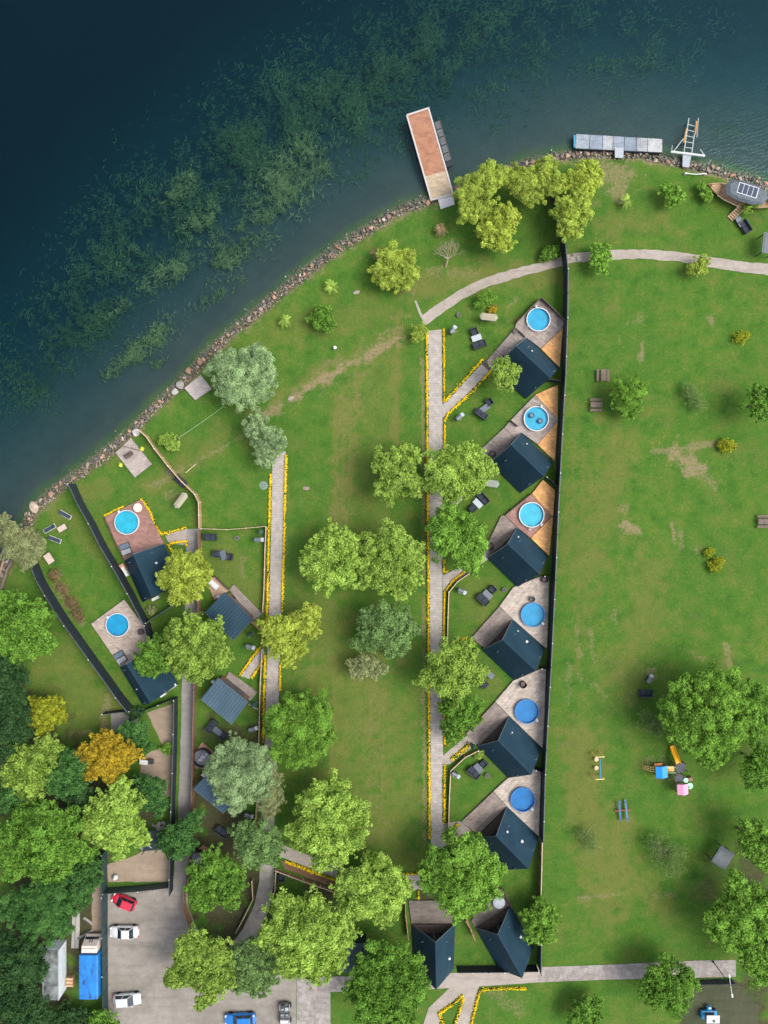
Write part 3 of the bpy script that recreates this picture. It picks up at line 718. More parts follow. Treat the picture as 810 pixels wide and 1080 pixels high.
# ------------------------------------------------------------------ decks
OLD1, OLD2 = (.225, .185, .165), (.30, .26, .24)
DK = math.radians
M_OLD = planks('weathered_deck', (.19, .15, .135), (.34, .295, .27), DK(40), .27, 3.0, stain=(.14, .105, .09))
M_OLD2 = planks('weathered_deck_cross', (.145, .115, .10), (.25, .205, .185), DK(-45), .27, 2.4, stain=(.11, .085, .075))
M_NEW = planks('new_orange_deck', (.46, .215, .062), (.74, .42, .165), DK(40), .24, 2.6, stain=(.34, .165, .075))
M_RED = planks('red_brown_deck', (.21, .105, .085), (.30, .165, .14), DK(40), .25, 3.0, stain=(.18, .09, .08))
M_PALE = planks('pale_deck', (.29, .24, .205), (.46, .40, .345), DK(-50), .28, 3.2, stain=(.27, .22, .185), gap=.5)
M_PALE2 = planks('pale_deck_left', (.26, .205, .175), (.42, .345, .295), DK(40), .28, 3.2, stain=(.24, .185, .155), gap=.45)
M_STRIP = planks('grey_strip_deck', (.165, .135, .12), (.27, .23, .21), DK(45), .26, 2.2, stain=(.13, .105, .095))
M_DARKW = planks('dark_brown_boards', (.075, .05, .042), (.105, .075, .062), DK(40), .15, 2.0)
DZ = .35
def deck(label, panels, z=DZ, name='pool_deck', cat='deck', parapets=(), steps=()):
    """panels: (part name, part label, outline, material); parapets: outlines of low side walls"""
    allp = [p for q in panels for p in q[2]]
    cu = sum(p[0] for p in allp) / len(allp); cv = sum(p[1] for p in allp) / len(allp)
    c = W(cu, cv); root = thing(name, label, cat, c)
    for i, (pn, pl, out, m) in enumerate(panels):
        poly = [tuple((W(*p, z) - c)[:2]) for p in out]
        b = MB(); b.prism(poly, -.02, z + .003 * i); o = b.build(pn, m, root)
        if pl: o['label'] = pl
    for pts, h in parapets:
        b = MB(); b.ribbon([(W(*p, z) - c)[:2] for p in pts], .10, 0, z + h); b.build('parapet', M_DARKW, root)
    for a, q, n in steps:     # flight of steps along a line
        A, Q = W(*a) - c, W(*q) - c; d = (Q - A); L = d.length / n; rz = math.atan2(d.y, d.x)
        b = MB()
        for i in range(n):
            p = A + d * ((i + .5) / n); hh = z * (i + 1) / (n + 1)
            b.box((p.x, p.y, hh / 2), (L * .96, 1.5, hh), rz)
        b.build('steps', M_DARKW, root)
    return root
deck('pool deck nearest the lake, weathered boards with an orange triangle and dark parapet', [
    ('deck_boards', 'weathered greyish pink boards', [(544.4, 341.5), (569.6, 315.6), (595, 340), (593.5, 345.5), (570.5, 367.5), (556, 356.5), (554.2, 356.3), (543.2, 346)], M_OLD),
    ('deck_boards', 'orange new boards', [(570.8, 368), (593.6, 346), (590.2, 387.4)], M_NEW),
    ('entry_strip', 'plain grey boards', [(543, 346.3), (554, 356.6), (541, 372), (519.5, 389), (513, 381)], M_STRIP)],
    parapets=(([(544.4, 341), (569.6, 315.3), (595.6, 339.6)], .9), ([(543.4, 346.6), (550, 352.5), (553.5, 356)], .5)), steps=(((511.5, 387.5), (515, 383.5), 3),))
deck('pool deck with greyish diamond between two orange triangles behind the second cabin', [
    ('deck_boards', 'weathered grey boards', [(540, 442), (564.3, 416.9), (588.2, 441.5), (588.2, 444.5), (566.8, 468.5), (550.2, 456.4), (543.5, 462), (532, 451)], M_OLD),
    ('deck_boards', 'orange new boards in the upper triangle', [(564.6, 416.4), (588.5, 405.8), (587.9, 441)], M_NEW),
    ('deck_boards', 'orange new boards in the lower triangle', [(567.1, 468.8), (587.8, 445), (585.2, 486.4)], M_NEW),
    ('entry_strip', 'plain grey boards', [(531.7, 451.3), (543.2, 462.3), (520, 486), (509.5, 485.5), (504.4, 476.7)], M_STRIP)],
    parapets=(([(537.5, 443.5), (545.5, 450)], .7),), steps=(((504, 483), (507, 479), 3),))
deck('pool deck with red-brown diamond between orange boards beside the third cabin', [
    ('deck_boards', 'red-brown diamond', [(533, 543.3), (560.6, 521.2), (581.6, 544.4), (559.5, 567.2), (546, 556.4)], M_RED),
    ('deck_boards', 'orange new boards in the upper triangle', [(561, 521), (572.5, 506), (585.4, 517), (583.4, 543.6), (582, 544.4)], M_NEW),
    ('deck_boards', 'orange new boards in the lower triangle', [(582, 545), (583.2, 546), (579.3, 586.4), (560, 567.5)], M_NEW),
    ('entry_strip', 'grey cross-laid boards', [(528.6, 544.2), (532.7, 543.7), (545.5, 556.7), (536, 569), (519, 583), (513.5, 575)], M_OLD2)],
    parapets=(([(533, 543), (560.5, 520.8)], .25),))
deck('large pale pool deck behind the fourth cabin with fire pit beside the pool', [
    ('deck_boards', 'pale grey boards', [(541.5, 619.5), (548, 617), (571.5, 607.3), (579, 610.5), (577, 682.7), (574.8, 683), (541, 653), (527, 639.4)], M_PALE),
    ('entry_strip', 'pinkish brown boards', [(526.7, 639.8), (540.6, 653.2), (511, 684), (497.7, 672.3)], M_OLD2)])
deck('large pale pool deck behind the fifth cabin with a dark round chair', [
    ('deck_boards', 'pale grey boards', [(541, 718.3), (569, 706), (576, 703.5), (572.8, 789.6), (537.2, 755), (522.5, 740)], M_PALE),
    ('entry_strip', 'greyish brown boards', [(522.2, 740.4), (536.9, 755.2), (505, 786), (491.6, 773.8)], M_OLD2)])
deck('pale pool deck of the lowest cabin in the row', [
    ('deck_boards', 'pale grey boards', [(535.5, 821), (562.5, 811.3), (570.6, 811.4), (568.3, 882.2), (534.8, 850.4), (520.6, 834.6)], M_PALE),
    ('entry_strip', 'dull grey brown boards', [(520.3, 835), (534.5, 850.6), (504, 880), (486.9, 866.7)], M_OLD2)])
deck('red-brown pool deck with yellow flowers around it near the shore', [
    ('deck_boards', None, [(110.5, 545.3), (149.2, 526.5), (172.8, 573.4), (131, 591.5)], M_RED)], parapets=(([(110.3, 546), (121, 570), (131, 591)], .15),))
deck('pale square pool deck between two dark diagonal fences', [
    ('deck_boards', None, [(96, 658), (130.8, 632.4), (155, 664), (164, 683), (126.5, 703.5), (120, 693)], M_PALE2)])
deck('narrow grey strip deck along the upper blue roofed cabin', [
    ('deck_boards', None, [(241.7, 622), (246.3, 616.5), (276.6, 647.4), (268, 654.5)], M_STRIP)], .25, 'strip_deck')
deck('tan corner deck with a white table at the upper blue roofed cabin', [
    ('deck_boards', None, [(219, 616), (226.5, 607.4), (241.5, 622.2), (236, 627), (226, 633)], planks('tan_deck', (.40, .27, .19), (.48, .34, .25), DK(40), .15, 2))], .28, 'corner_deck', parapets=(([(224, 610), (226.5, 607.4), (241.3, 621.8)], .5),))
deck('narrow grey strip deck along the lower blue roofed cabin', [
    ('deck_boards', None, [(238, 714.5), (241.5, 708.5), (271.5, 730), (264, 739.5)], M_STRIP)], .25, 'strip_deck')
M_TUBD = planks('reddish_tub_deck', (.36, .19, .12), (.44, .25, .17), DK(-40), .15, 2)
deck('small reddish deck under the round tub by the silver tree', [
    ('deck_boards', None, [(204, 795), (213, 783), (234, 801), (224, 812), (206, 810)], M_TUBD)], .25, 'tub_deck')
deck('small reddish deck under the shaded round tub beside the lane', [
    ('deck_boards', None, [(202, 903), (213.7, 891.5), (232, 905), (222, 918), (203, 915)], M_TUBD)], .25, 'tub_deck')
deck('dull entry deck in front of the left bottom A-frame', [
    ('deck_boards', None, [(431, 950), (462, 950), (480, 952), (480, 974), (434, 974)], planks('entry_deck', (.12, .10, .09), (.16, .135, .12), 0, .16, 2))], .3, 'entry_deck')
deck('shaded entry deck in front of the open gabled A-frame', [
    ('deck_boards', None, [(497, 972), (508, 952), (526, 936), (531, 939), (538.5, 955), (501.5, 978.5)], planks('entry_deck', (0, 0, 0), (0, 0, 0), 0))], .3, 'entry_deck', parapets=(([(524, 935), (531, 938), (539, 955)], .8),))
deck('plain pale wooden platform under the big silver tree at the shore', [
    ('deck_boards', None, [(211.6, 395.4), (223, 410), (205.6, 422), (194.3, 409.3)], planks('plain_platform', (.33, .295, .28), (.38, .34, .32), DK(35), .15, 4, gap=.6))], .35, 'platform', 'platform')
deck('wooden shore platform carrying a dark bench between two yellow chairs', [
    ('deck_boards', None, [(138, 462), (160, 489.6), (142, 503.5), (121.7, 477.5)], planks('bench_platform', (.27, .225, .20), (.36, .31, .285), DK(-52), .30, 5, gap=.45))], .3, 'platform', 'platform')

# ------------------------------------------------------------------ round pools
def pool(label, u, v, r_, liner, filt=None, ladder=None, rim=True):
    c = W(u, v, DZ + .4); base = Vector((c.x, c.y, DZ)); R_ = r_ * S * (H - DZ - .4) / H
    root = thing('round_pool', label, 'pool', base)
    hh = .42
    b = MB(); b.lathe([(R_, .0), (R_, hh), (R_ - .05, hh), (R_ - .05, .0)], n=48, closed=True); b.build('wall', M_WHITE if rim else plain('blue_pool_wall', (.03, .14, .34), .4), root, smooth=False)
    b = MB(); b.lathe([(R_ - .08, hh + .005), (R_ + .03, hh + .005), (R_ + .03, hh + .05), (R_ - .08, hh + .05)], n=48, closed=True); b.build('rim', M_WHITE if rim else plain('blue_pool_rim', (.02, .13, .36), .35), root)
    b = MB(); b.lathe([(R_ - .052, .02), (R_ - .054, hh - .01), (R_ - .07, hh - .01), (R_ - .07, .06), (.01, .05)], n=48)
    lt = NT('liner'); f = lt.noise(lt.coord(), .8, 4)
    lin = lt.done(lt.bsdf(lt.ramp(f, [(.3, tuple(x * .8 for x in liner)), (.7, tuple(min(1, x * 1.15) for x in liner))]), .5))
    b.build('liner', lin, root)
    if 'pool_water' not in MATS:
        t = NT('pool_water'); nz = t.noise(t.coord(), 2.5, 3)
        bp = t.n('ShaderNodeBump'); bp.inputs['Strength'].default_value = .25; bp.inputs['Distance'].default_value = .05; t.l(nz, bp.inputs['Height'])
        fr = t.n('ShaderNodeFresnel'); fr.inputs['IOR'].default_value = 1.33; t.l(bp.outputs[0], fr.inputs['Normal'])
        gl = t.n('ShaderNodeBsdfGlossy'); gl.inputs['Roughness'].default_value = .08; gl.inputs['Color'].default_value = (.30, .62, .85, 1); t.l(bp.outputs[0], gl.inputs['Normal'])
        tr = t.n('ShaderNodeBsdfTransparent'); tr.inputs['Color'].default_value = (.80, .95, .98, 1)
        mx = t.n('ShaderNodeMixShader'); t.l(fr.outputs[0], mx.inputs[0]); t.l(tr.outputs[0], mx.inputs[1]); t.l(gl.outputs[0], mx.inputs[2])
        MATS['pool_water'] = t.done(mx)
    b = MB(); n = 48; b.add([((R_ - .072) * math.cos(k * 2 * PI / n), (R_ - .072) * math.sin(k * 2 * PI / n), hh - .06) for k in range(n)], [tuple(range(n))]); b.build('pool_water', MATS['pool_water'], root)
    if filt is not None:
        a = filt; p = (math.cos(a) * (R_ + .12), math.sin(a) * (R_ + .12))
        b = MB(); b.box((p[0], p[1], .42), (.42, .34, .30), a); b.lathe([(.12, 0), (.12, .16), (.05, .2)], (p[0], p[1], .57), 12); b.build('skimmer', M_WHITE, root, bevel=.02)
        p = (math.cos(a) * (R_ + .6), math.sin(a) * (R_ + .6))
    if ladder is not None:
        a = ladder; b = MB()
        for s_ in (-.22, .22):
            q = lambda rr, z: (math.cos(a) * rr - math.sin(a) * s_, math.sin(a) * rr + math.cos(a) * s_, z)
            b.tube([q(R_ + .5, 0), q(R_ + .12, 1.0), q(R_ - .12, 1.0), q(R_ - .3, .1)], .025, 6)
        for k in range(3):
            f = (k + 1) / 4; rr = R_ + .5 - .38 * f
            b.tube([(math.cos(a) * rr + math.sin(a) * .22, math.sin(a) * rr - math.cos(a) * .22, f), (math.cos(a) * rr - math.sin(a) * .22, math.sin(a) * rr + math.cos(a) * .22, f)], .025, 6)
        b.build('ladder', M_STEEL, root)
    return root
pool('round blue pool on the deck nearest the lake', 567.9, 337, 12.4, (.008, .285, .45), ang(-.2, -1), ang(-.9, .6))
pool('round light blue pool with two ring floats in it', 565.6, 441.6, 13.0, (.014, .31, .46), ang(.4, -1), None)
pool('round light blue pool on the red-brown diamond deck', 560.7, 543, 13.2, (.030, .36, .47), ang(.9, .9), ang(-.1, 1))
pool('round blue pool beside a dark fire pit on a pale deck', 562.2, 648.5, 12.8, (.003, .225, .42), ang(1, .9), None, False)
pool('round deep blue pool below a dark round chair on a pale deck', 555.8, 750.4, 12.8, (.002, .140, .38), ang(1, .9), None, False)
pool('round deep blue pool on the lowest pale deck of the row', 551.4, 843.4, 12.8, (.002, .130, .37), ang(1, 1), ang(-.1, 1), False)
pool('round light blue pool on the red-brown deck near the shore', 133.7, 550.9, 12.8, (.028, .37, .49), ang(-.6, -.8), ang(.4, -1))
pool('round blue pool on the pale square deck', 124, 659.1, 12.3, (.006, .255, .43), ang(-.9, -.7), ang(-.2, 1))
def ring_float():
    r = thing('ring_float', '', 'float'); b = MB()
    pr = [(.30 + .11 * math.cos(k * PI / 4), .11 * math.sin(k * PI / 4)) for k in range(8)]
    b.lathe(pr, n=20, closed=True); b.build('ring', plain('dark_float', (.03, .09, .14), .4), r, smooth=True)
    b = MB(); b.lathe([(.29, -.03), (.29, .0), (.05, .01)], n=16); b.build('netting', plain('pale_float', (.06, .16, .22), .4), r)
    return r
for uu, vv, lb in ((561, 438, 'dark ring float by the left rim of the light blue pool'), (570, 444, 'dark ring float by the lower right of the light blue pool')):
    place('ring', ring_float, W(uu, vv, DZ + .44), 0, lb, 'ring floats in the second pool')

# ------------------------------------------------------------------ A-frame cabins
def roofing(name, base, hi):
    t = NT(name); vec = t.coord()
    c = t.mix(t.rng(t.noise(vec, .35, 5), .35, .7), base, hi)
    c = t.mix(.35, c, t.ramp(t.noise(vec, 14, 3, .7), [(.3, (.6, .6, .6)), (.7, (1.3, 1.3, 1.3))]), 'MULTIPLY')
    return t.done(t.bsdf(c, t.rng(t.noise(vec, .8, 4), .3, .7, .55, .7), t.noise(vec, 18, 2), .25, .01, .2))
M_AROOF = roofing('bitumen_roof', (.008, .027, .046), (.014, .040, .062))
M_TRIM = plain('roof_edge_trim', (.13, .16, .18), .45, .15, 5, metal=.3)
M_WOODWALL = planks('cabin_boards', (.055, .045, .04), (.08, .065, .058), 0, .14, 2.5)
def aframe(label, A, Bp, C, Dp, ridge=5.0, z0=.30, vents=(), over=1.25, group='dark A-frame cabins', extra=None):
    """A,D ends of the front eaves, B,C of the back eaves (ground plan)"""
    a, b_, c, d = [W(*p, z0) for p in (A, Bp, C, Dp)]
    o = (a + b_ + c + d) / 4; o.z = 0
    root = thing('a_frame_cabin', label, 'cabin', o, 0, group)
    a, b_, c, d = [p - o for p in (a, b_, c, d)]
    F = (a + d) / 2; F.z = ridge; R = (b_ + c) / 2; R.z = ridge
    th = .16
    mb = MB()
    for e0, e1 in ((a, b_), (d, c)):
        n = (e1 - e0).cross(F - e0); n.normalize()
        if n.z < 0: n = -n
        off = n * th
        mb.add([e0, e1, R, F, e0 - off, e1 - off, R - Vector((0, 0, th * 1.6)), F - Vector((0, 0, th * 1.6))],
               [(0, 1, 2, 3), (4, 7, 6, 5), (0, 4, 5, 1), (0, 3, 7, 4), (1, 5, 6, 2)])
    rf = mb.build('roof', M_AROOF, root)
    m2 = MB(); m2.tube([F + Vector((0, 0, .02)), R + Vector((0, 0, .02))], .07, 6); m2.build('ridge_cap', M_AROOF, rf)
    m2 = MB()
    dv = (F - R); dv.z = 0; dv.normalize()
    for e in (a, d):
        m2.tube([e + dv * .05, F + dv * .05], .055, 4)
    m2.build('bargeboard', M_TRIM, rf)
    # gables set back from the front edge and slightly from the back edge
    for nm, e0, e1, top, sgn, dist, glass in (('front_gable', a, d, F, -1, over, True), ('back_gable', b_, c, R, 1, .35, False)):
        mid = (e0 + e1) / 2; sh = dv * (dist * sgn)
        k = .95
        p0 = mid + (e0 - mid) * k + sh; p1 = mid + (e1 - mid) * k + sh; pt = top + sh; pt.z = ridge - .32
        q = MB(); bk = dv * (-.1 * (1 if glass else -1))
        q.add([p0, p1, pt, p0 + bk, p1 + bk, pt + bk], [(0, 1, 2), (5, 4, 3), (0, 3, 4, 1), (1, 4, 5, 2), (2, 5, 3, 0)])
        g = q.build(nm, M_WOODWALL, root)
        q = MB(); fw = dv * (.02 * (1 if glass else -1))
        s1 = lambda x, z: mid + (e0 - mid) * x + sh + fw + Vector((0, 0, z - z0))
        for x0, x1, zt in ((.62, .05, 2.3), (-.05, -.62, 2.3)):
            q.add([s1(x0, z0 + .05), s1(x1, z0 + .05), s1(x1, z0 + zt), s1(x0 * .72 if abs(x0) > abs(x1) else x0, z0 + zt), ][:4], [(0, 1, 2, 3)])
        q.build('glazing', M_GLASS, g)
        q = MB()
        for x in (.64, 0, -.64): q.tube([s1(x, z0) + fw, s1(x * .8, z0 + 2.35) + fw], .05, 4)
        q.tube([s1(.6, z0 + 2.35) + fw, s1(-.6, z0 + 2.35) + fw], .05, 4)
        q.build('window_frame', M_TRIM, g)
    # floor slab between the eaves
    q = MB(); ins = .985
    q.hexa([p * ins + Vector((0, 0, -z0 - .02 - p.z * ins + p.z)) if False else Vector((p.x * ins, p.y * ins, -.02)) for p in (a, b_, c, d)], [Vector((p.x * ins, p.y * ins, z0 - .03)) for p in (a, b_, c, d)])
    q.build('floor', M_DARKW, root)
    # roof fittings: (fraction along ridge, fraction up the slope, side, radius)
    for fa, fu, side, r in vents:
        e = (a.lerp(b_, fa) if side == 0 else d.lerp(c, fa)); p = e.lerp(F.lerp(R, fa), fu)
        q = MB(); r *= .75; q.lathe([(r, -.3), (r, .28), (r * 1.5, .28), (r * 1.5, .36), (.02, .42)], tuple(p), 12); q.build('roof_vent', M_WHITE, root)
    return root
aframe('dark A-frame cabin nearest the lake, a small lime tree over its front', (555.8, 356.5), (590.2, 388.6), (554.6, 420.7), (520.4, 389), vents=((.3, .5, 0, .10),))
aframe('dark A-frame cabin between the light blue pool with floats and the red-brown diamond deck', (550, 456.7), (583.3, 487.8), (548.9, 520), (516.5, 488), vents=((.25, .3, 0, .10),))
aframe('dark A-frame cabin beside the red-brown diamond deck in the row', (545.9, 556.5), (578, 586.4), (545.9, 619.2), (514, 588.5), vents=((.12, .35, 0, .10),))
aframe('dark A-frame cabin fourth in the row with bright vent and pale front trim', (541, 653), (574.8, 683.5), (541.9, 717), (508.5, 685.5), vents=((.22, .25, 0, .10), (.52, .33, 0, .17)))
aframe('dark A-frame cabin fifth in the row beside the low dark green tree', (537.3, 755.3), (571.5, 789.7), (536, 820.5), (503.5, 787), vents=((.2, .38, 0, .10),))
aframe('dark A-frame cabin lowest in the row with two white vents', (535, 850.6), (568.3, 882.7), (533.4, 917.5), (502, 884), vents=((.2, .62, 0, .13), (.62, .5, 0, .18)))
aframe('tall dark A-frame at the bottom with its gable facing the big lawn', (480, 974.8), (478.5, 1022), (437, 1022.5), (434, 975), vents=((.62, .28, 0, .16),))
aframe('tall dark A-frame with open gable beside the small round tree', (538.5, 955.3), (563, 998.8), (526, 1022.3), (501.5, 978.8), vents=((.55, .25, 0, .17),))
aframe('dark A-frame cabin below the red-brown deck near the shore', (172.8, 573.7), (191.5, 616), (150.3, 635.3), (131, 592), over=.7, vents=((.35, .45, 0, .14),))
aframe('dark A-frame cabin below the pale square deck between the fences', (164, 683), (188, 721.5), (150.7, 744), (126.3, 704), over=.7, vents=((.6, .5, 1, .08),))

# ------------------------------------------------------------------ cabins with ribbed metal roofs
def ribroof(name, base):
    t = NT(name); vec = t.coord()
    c = t.mix(t.rng(t.noise(vec, .5, 5), .35, .7), base, tuple(x * 1.35 for x in base))
    return t.done(t.bsdf(c, .42, t.noise(vec, 9, 3), .12, .01, .5, .15))
M_RIB = ribroof('blue_ribbed_metal', (.034, .068, .098))
M_RIB2 = ribroof('light_blue_ribbed_metal', (.052, .092, .125))
def ribcabin(label, corners, hi=3.1, lo=2.5, m=None, group='cabins with ribbed blue roofs', wallm=None, flue=True):
    """corners (plan at roof height): hi-hi edge first (front), then lo-lo edge"""
    A, Bp, C, Dp = corners
    a, b_ = W(*A, hi), W(*Bp, hi); c, d = W(*C, lo), W(*Dp, lo)
    o = (a + b_ + c + d) / 4; o.z = 0
    root = thing('ribbed_roof_cabin', label, 'cabin', o, 0, group)
    a, b_, c, d = [p - o for p in (a, b_, c, d)]
    th = Vector((0, 0, .12))
    q = MB(); q.hexa([a - th, b_ - th, c - th, d - th], [a, b_, c, d])
    e = (b_ - a); n = int(e.length / .42)
    for i in range(n):
        f = (i + .5) / n
        p, r = a.lerp(b_, f), d.lerp(c, f)
        w_ = e.normalized() * .10
        up = Vector((0, 0, .13))
        q.hexa([p - w_, p + w_, r + w_, r - w_], [p - w_ * .6 + up, p + w_ * .5 + up, r + w_ * .5 + up, r - w_ * .6 + up])
    rf = q.build('roof', m or M_RIB, root)
    q = MB(); q.tube([d + Vector((0, 0, -.05)), c + Vector((0, 0, -.05))], .07, 6); q.build('gutter', M_TRIM, rf)
    k = .90
    bot = [Vector((p.x * k, p.y * k, -.02)) for p in (a, b_, c, d)]; top = [Vector((p.x * k, p.y * k, p.z - .14)) for p in (a, b_, c, d)]
    q = MB(); q.hexa(bot, top); wl = q.build('wall', wallm or planks('brown_cabin_wall', (.16, .085, .055), (.21, .12, .08), 0, .14, 2.5), root)
    q = MB(); mid = (bot[0] + bot[1]) / 2; e = (bot[1] - bot[0]).normalized(); nn = Vector((e.y, -e.x, 0))
    if nn.dot(mid) < 0: nn = -nn
    p = mid + nn * .025
    q.hexa([p - e * 1.7 + Vector((0, 0, .1)), p + e * 1.7 + Vector((0, 0, .1)), p + e * 1.7 + nn * .03 + Vector((0, 0, .1)), p - e * 1.7 + nn * .03 + Vector((0, 0, .1))],
           [p - e * 1.7 + Vector((0, 0, 2.2)), p + e * 1.7 + Vector((0, 0, 2.2)), p + e * 1.7 + nn * .03 + Vector((0, 0, 2.2)), p - e * 1.7 + nn * .03 + Vector((0, 0, 2.2))])
    q.build('sliding_window', M_GLASS, root)
    if flue:
        p = a.lerp(d, .35) + (a - b_).normalized() * .2
        q = MB(); q.box((p.x, p.y, 1.3), (.55, .35, .6), math.atan2(e.y, e.x)); q.build('air_conditioner', M_WHITE, root, bevel=.02)
    return root
ribcabin('blue ribbed roof cabin beside the pale green tree and grey strip deck', ((236.4, 624.6), (266.7, 653.6), (246.3, 675.2), (216, 646)), m=ribroof('deep_blue_ribbed_metal', (.022, .052, .080)))
ribcabin('lighter blue ribbed roof cabin above the sofa group on grass', ((230, 714.7), (262, 740), (244.3, 764), (212, 737.5)), m=M_RIB2)
ribcabin('blue ribbed roof cabin almost hidden under the silver tree', ((218, 817), (249, 843), (236, 858), (204, 832)))
ribcabin('grey blue flat roofed cabin half covered by dark trees at the bottom', ((361, 995), (386, 995), (386, 1025), (361, 1025)), 2.9, 2.7, ribroof('grey_blue_metal', (.05, .085, .115)), wallm=M_NAVY, flue=False)
ribcabin('small red roofed annexe under the lime green tree', ((350, 1005), (360.3, 1005), (360.3, 1023), (350, 1023)), 2.5, 2.4, ribroof('red_ribbed_metal', (.16, .035, .04)), None, M_NAVY, flue=False)
# ------------------------------------------------------------------ vehicles
def paint(name, col, rough=.28):
    return plain(name, col, rough, .05, 2, .5, 0, .6, .0)
def car(label, u, v, rz, L, Wd, Ht, col, pname, hatch=True, hood=.27, tail=.16, cat='car', glassm=None):
    c = W(u, v, .7); root = thing('parked_car', label, cat, (c.x, c.y, .034), rz, 'cars in the gravel car park')
    pm = paint(pname, col); gm = glassm or M_GLASS
    hl, hw = L / 2, Wd / 2
    st = [(-hl, .72, .50, .62), (-hl + .10, .90, .30, .78), (-hl + .45, .97, .24, .90), (-hl * .45, 1, .22, .94), (0, 1, .22, .93), (hl * .40, 1, .22, .92), (hl - .55, .96, .24, .82), (hl - .18, .86, .28, .70), (hl, .66, .42, .58)]
    vs, fs = [], []; n = 10
    for x, k, zb, zt in st:
        w_ = hw * k; zm = (zb + zt) / 2
        ring = [(x, -w_ * .90, zb), (x, -w_, zm - .08), (x, -w_ * .985, zm + .10), (x, -w_ * .90, zt - .02), (x, -w_ * .5, zt + .015), (x, w_ * .5, zt + .015), (x, w_ * .90, zt - .02), (x, w_ * .985, zm + .10), (x, w_, zm - .08), (x, w_ * .90, zb)]
        vs += ring
    for i in range(len(st) - 1):
        for k in range(n):
            fs.append((i * n + k, (i + 1) * n + k, (i + 1) * n + (k + 1) % n, i * n + (k + 1) % n))
    fs.append(tuple(range(n - 1, -1, -1))[::-1]); fs.append(tuple(range((len(st) - 1) * n, len(st) * n)))
    b = MB(); b.add(vs, fs); body = b.build('body', pm, root, smooth=True)
    x0, x1 = -hl + tail * L, hl - hood * L        # greenhouse foot
    r0, r1 = x0 + (.30 if hatch else .55), x1 - .72   # roof
    zf, zr = .90, Ht
    f = lambda x, y, z: (x, y, z)
    wf, wr = hw * .90, hw * .70
    b = MB(); b.hexa([f(x0, -wf, zf), f(x1, -wf, zf), f(x1, wf, zf), f(x0, wf, zf)], [f(r0, -wr, zr), f(r1, -wr, zr), f(r1, wr, zr), f(r0, wr, zr)])
    b.build('windows', gm, root)
    b = MB(); b.hexa([f(r0 - .05, -wr - .03, zr - .03), f(r1 + .05, -wr - .03, zr - .03), f(r1 + .05, wr + .03, zr - .03), f(r0 - .05, wr + .03, zr - .03)], [f(r0 + .05, -wr + .02, zr + .035), f(r1 - .08, -wr + .02, zr + .035), f(r1 - .08, wr - .02, zr + .035), f(r0 + .05, wr - .02, zr + .035)])
    for sy in (-1, 1):
        b.tube([(x0, sy * (wf + .01), zf), (r0, sy * (wr + .01), zr)], .045, 5); b.tube([(x1, sy * (wf + .01), zf), (r1, sy * (wr + .01), zr)], .04, 5)
        xm = (r0 + r1) / 2; b.tube([((x0 + x1) / 2, sy * (wf + .012), zf), (xm, sy * (wr + .012), zr)], .045, 5)
    b.build('roof', pm, root, bevel=.015)
    for sx in (-1, 1):
        for sy in (-1, 1):
            b = MB(); b.lathe([(.20, -.1), (.31, -.1), (.33, -.05), (.33, .05), (.31, .1), (.20, .1)], n=18); wv_ = b.build('wheel', M_RUBBER, root, (sx * hl * .62, sy * (hw - .11), .33)); wv_.rotation_euler = (PI / 2, 0, 0)
            b = MB(); b.lathe([(.02, -.075), (.19, -.07), (.2, .07), (.02, .075)], n=14); b.build('rim', M_STEEL, wv_)
    for sy in (-1, 1):
        b = MB(); b.box((hl - .20, sy * hw * .60, .66), (.26, .34, .12), sy * -.35); b.build('headlight', plain('headlight_lens', (.6, .62, .65), .1, .05, 3), root, bevel=.02)
        b = MB(); b.box((-hl + .10, sy * hw * .66, .72), (.16, .30, .14), sy * .3); b.build('tail_light', plain('tail_lens', (.35, .012, .012), .2, .05, 3), root, bevel=.02)
        b = MB(); b.box((x1 - .25, sy * (hw + .07), .93), (.12, .2, .12)); b.build('wing_mirror', pm, root, bevel=.02)
    b = MB(); b.box((hl - .02, 0, .44), (.05, Wd * .42, .12)); b.build('grille', M_RUBBER, root)
    b = MB(); b.box((-hl - .005, 0, .60), (.02, .5, .11)); b.build('number_plate', M_WHITE, root)
    return root
car('small red hatchback parked askew below the dark car park fence', 130.8, 951, math.radians(157), 3.7, 1.62, 1.45, (.42, .012, .035), 'red_car_paint', True, .25, .06)
car('white car parked straight with its bonnet to the fence', 131.2, 983, math.radians(180), 4.3, 1.75, 1.45, (.48, .49, .51), 'white_car_paint', False, .28, .17)
car('white car parked with bonnet pointing away from the fence', 134, 1054.3, math.radians(4), 4.15, 1.74, 1.47, (.44, .46, .48), 'white_car_paint_two', True, .26, .09)
car('bright blue car at the bottom edge of the car park', 253.5, 1075.5, math.radians(182), 4.6, 1.82, 1.45, (.005, .13, .42), 'blue_car_paint', True, .27, .10)

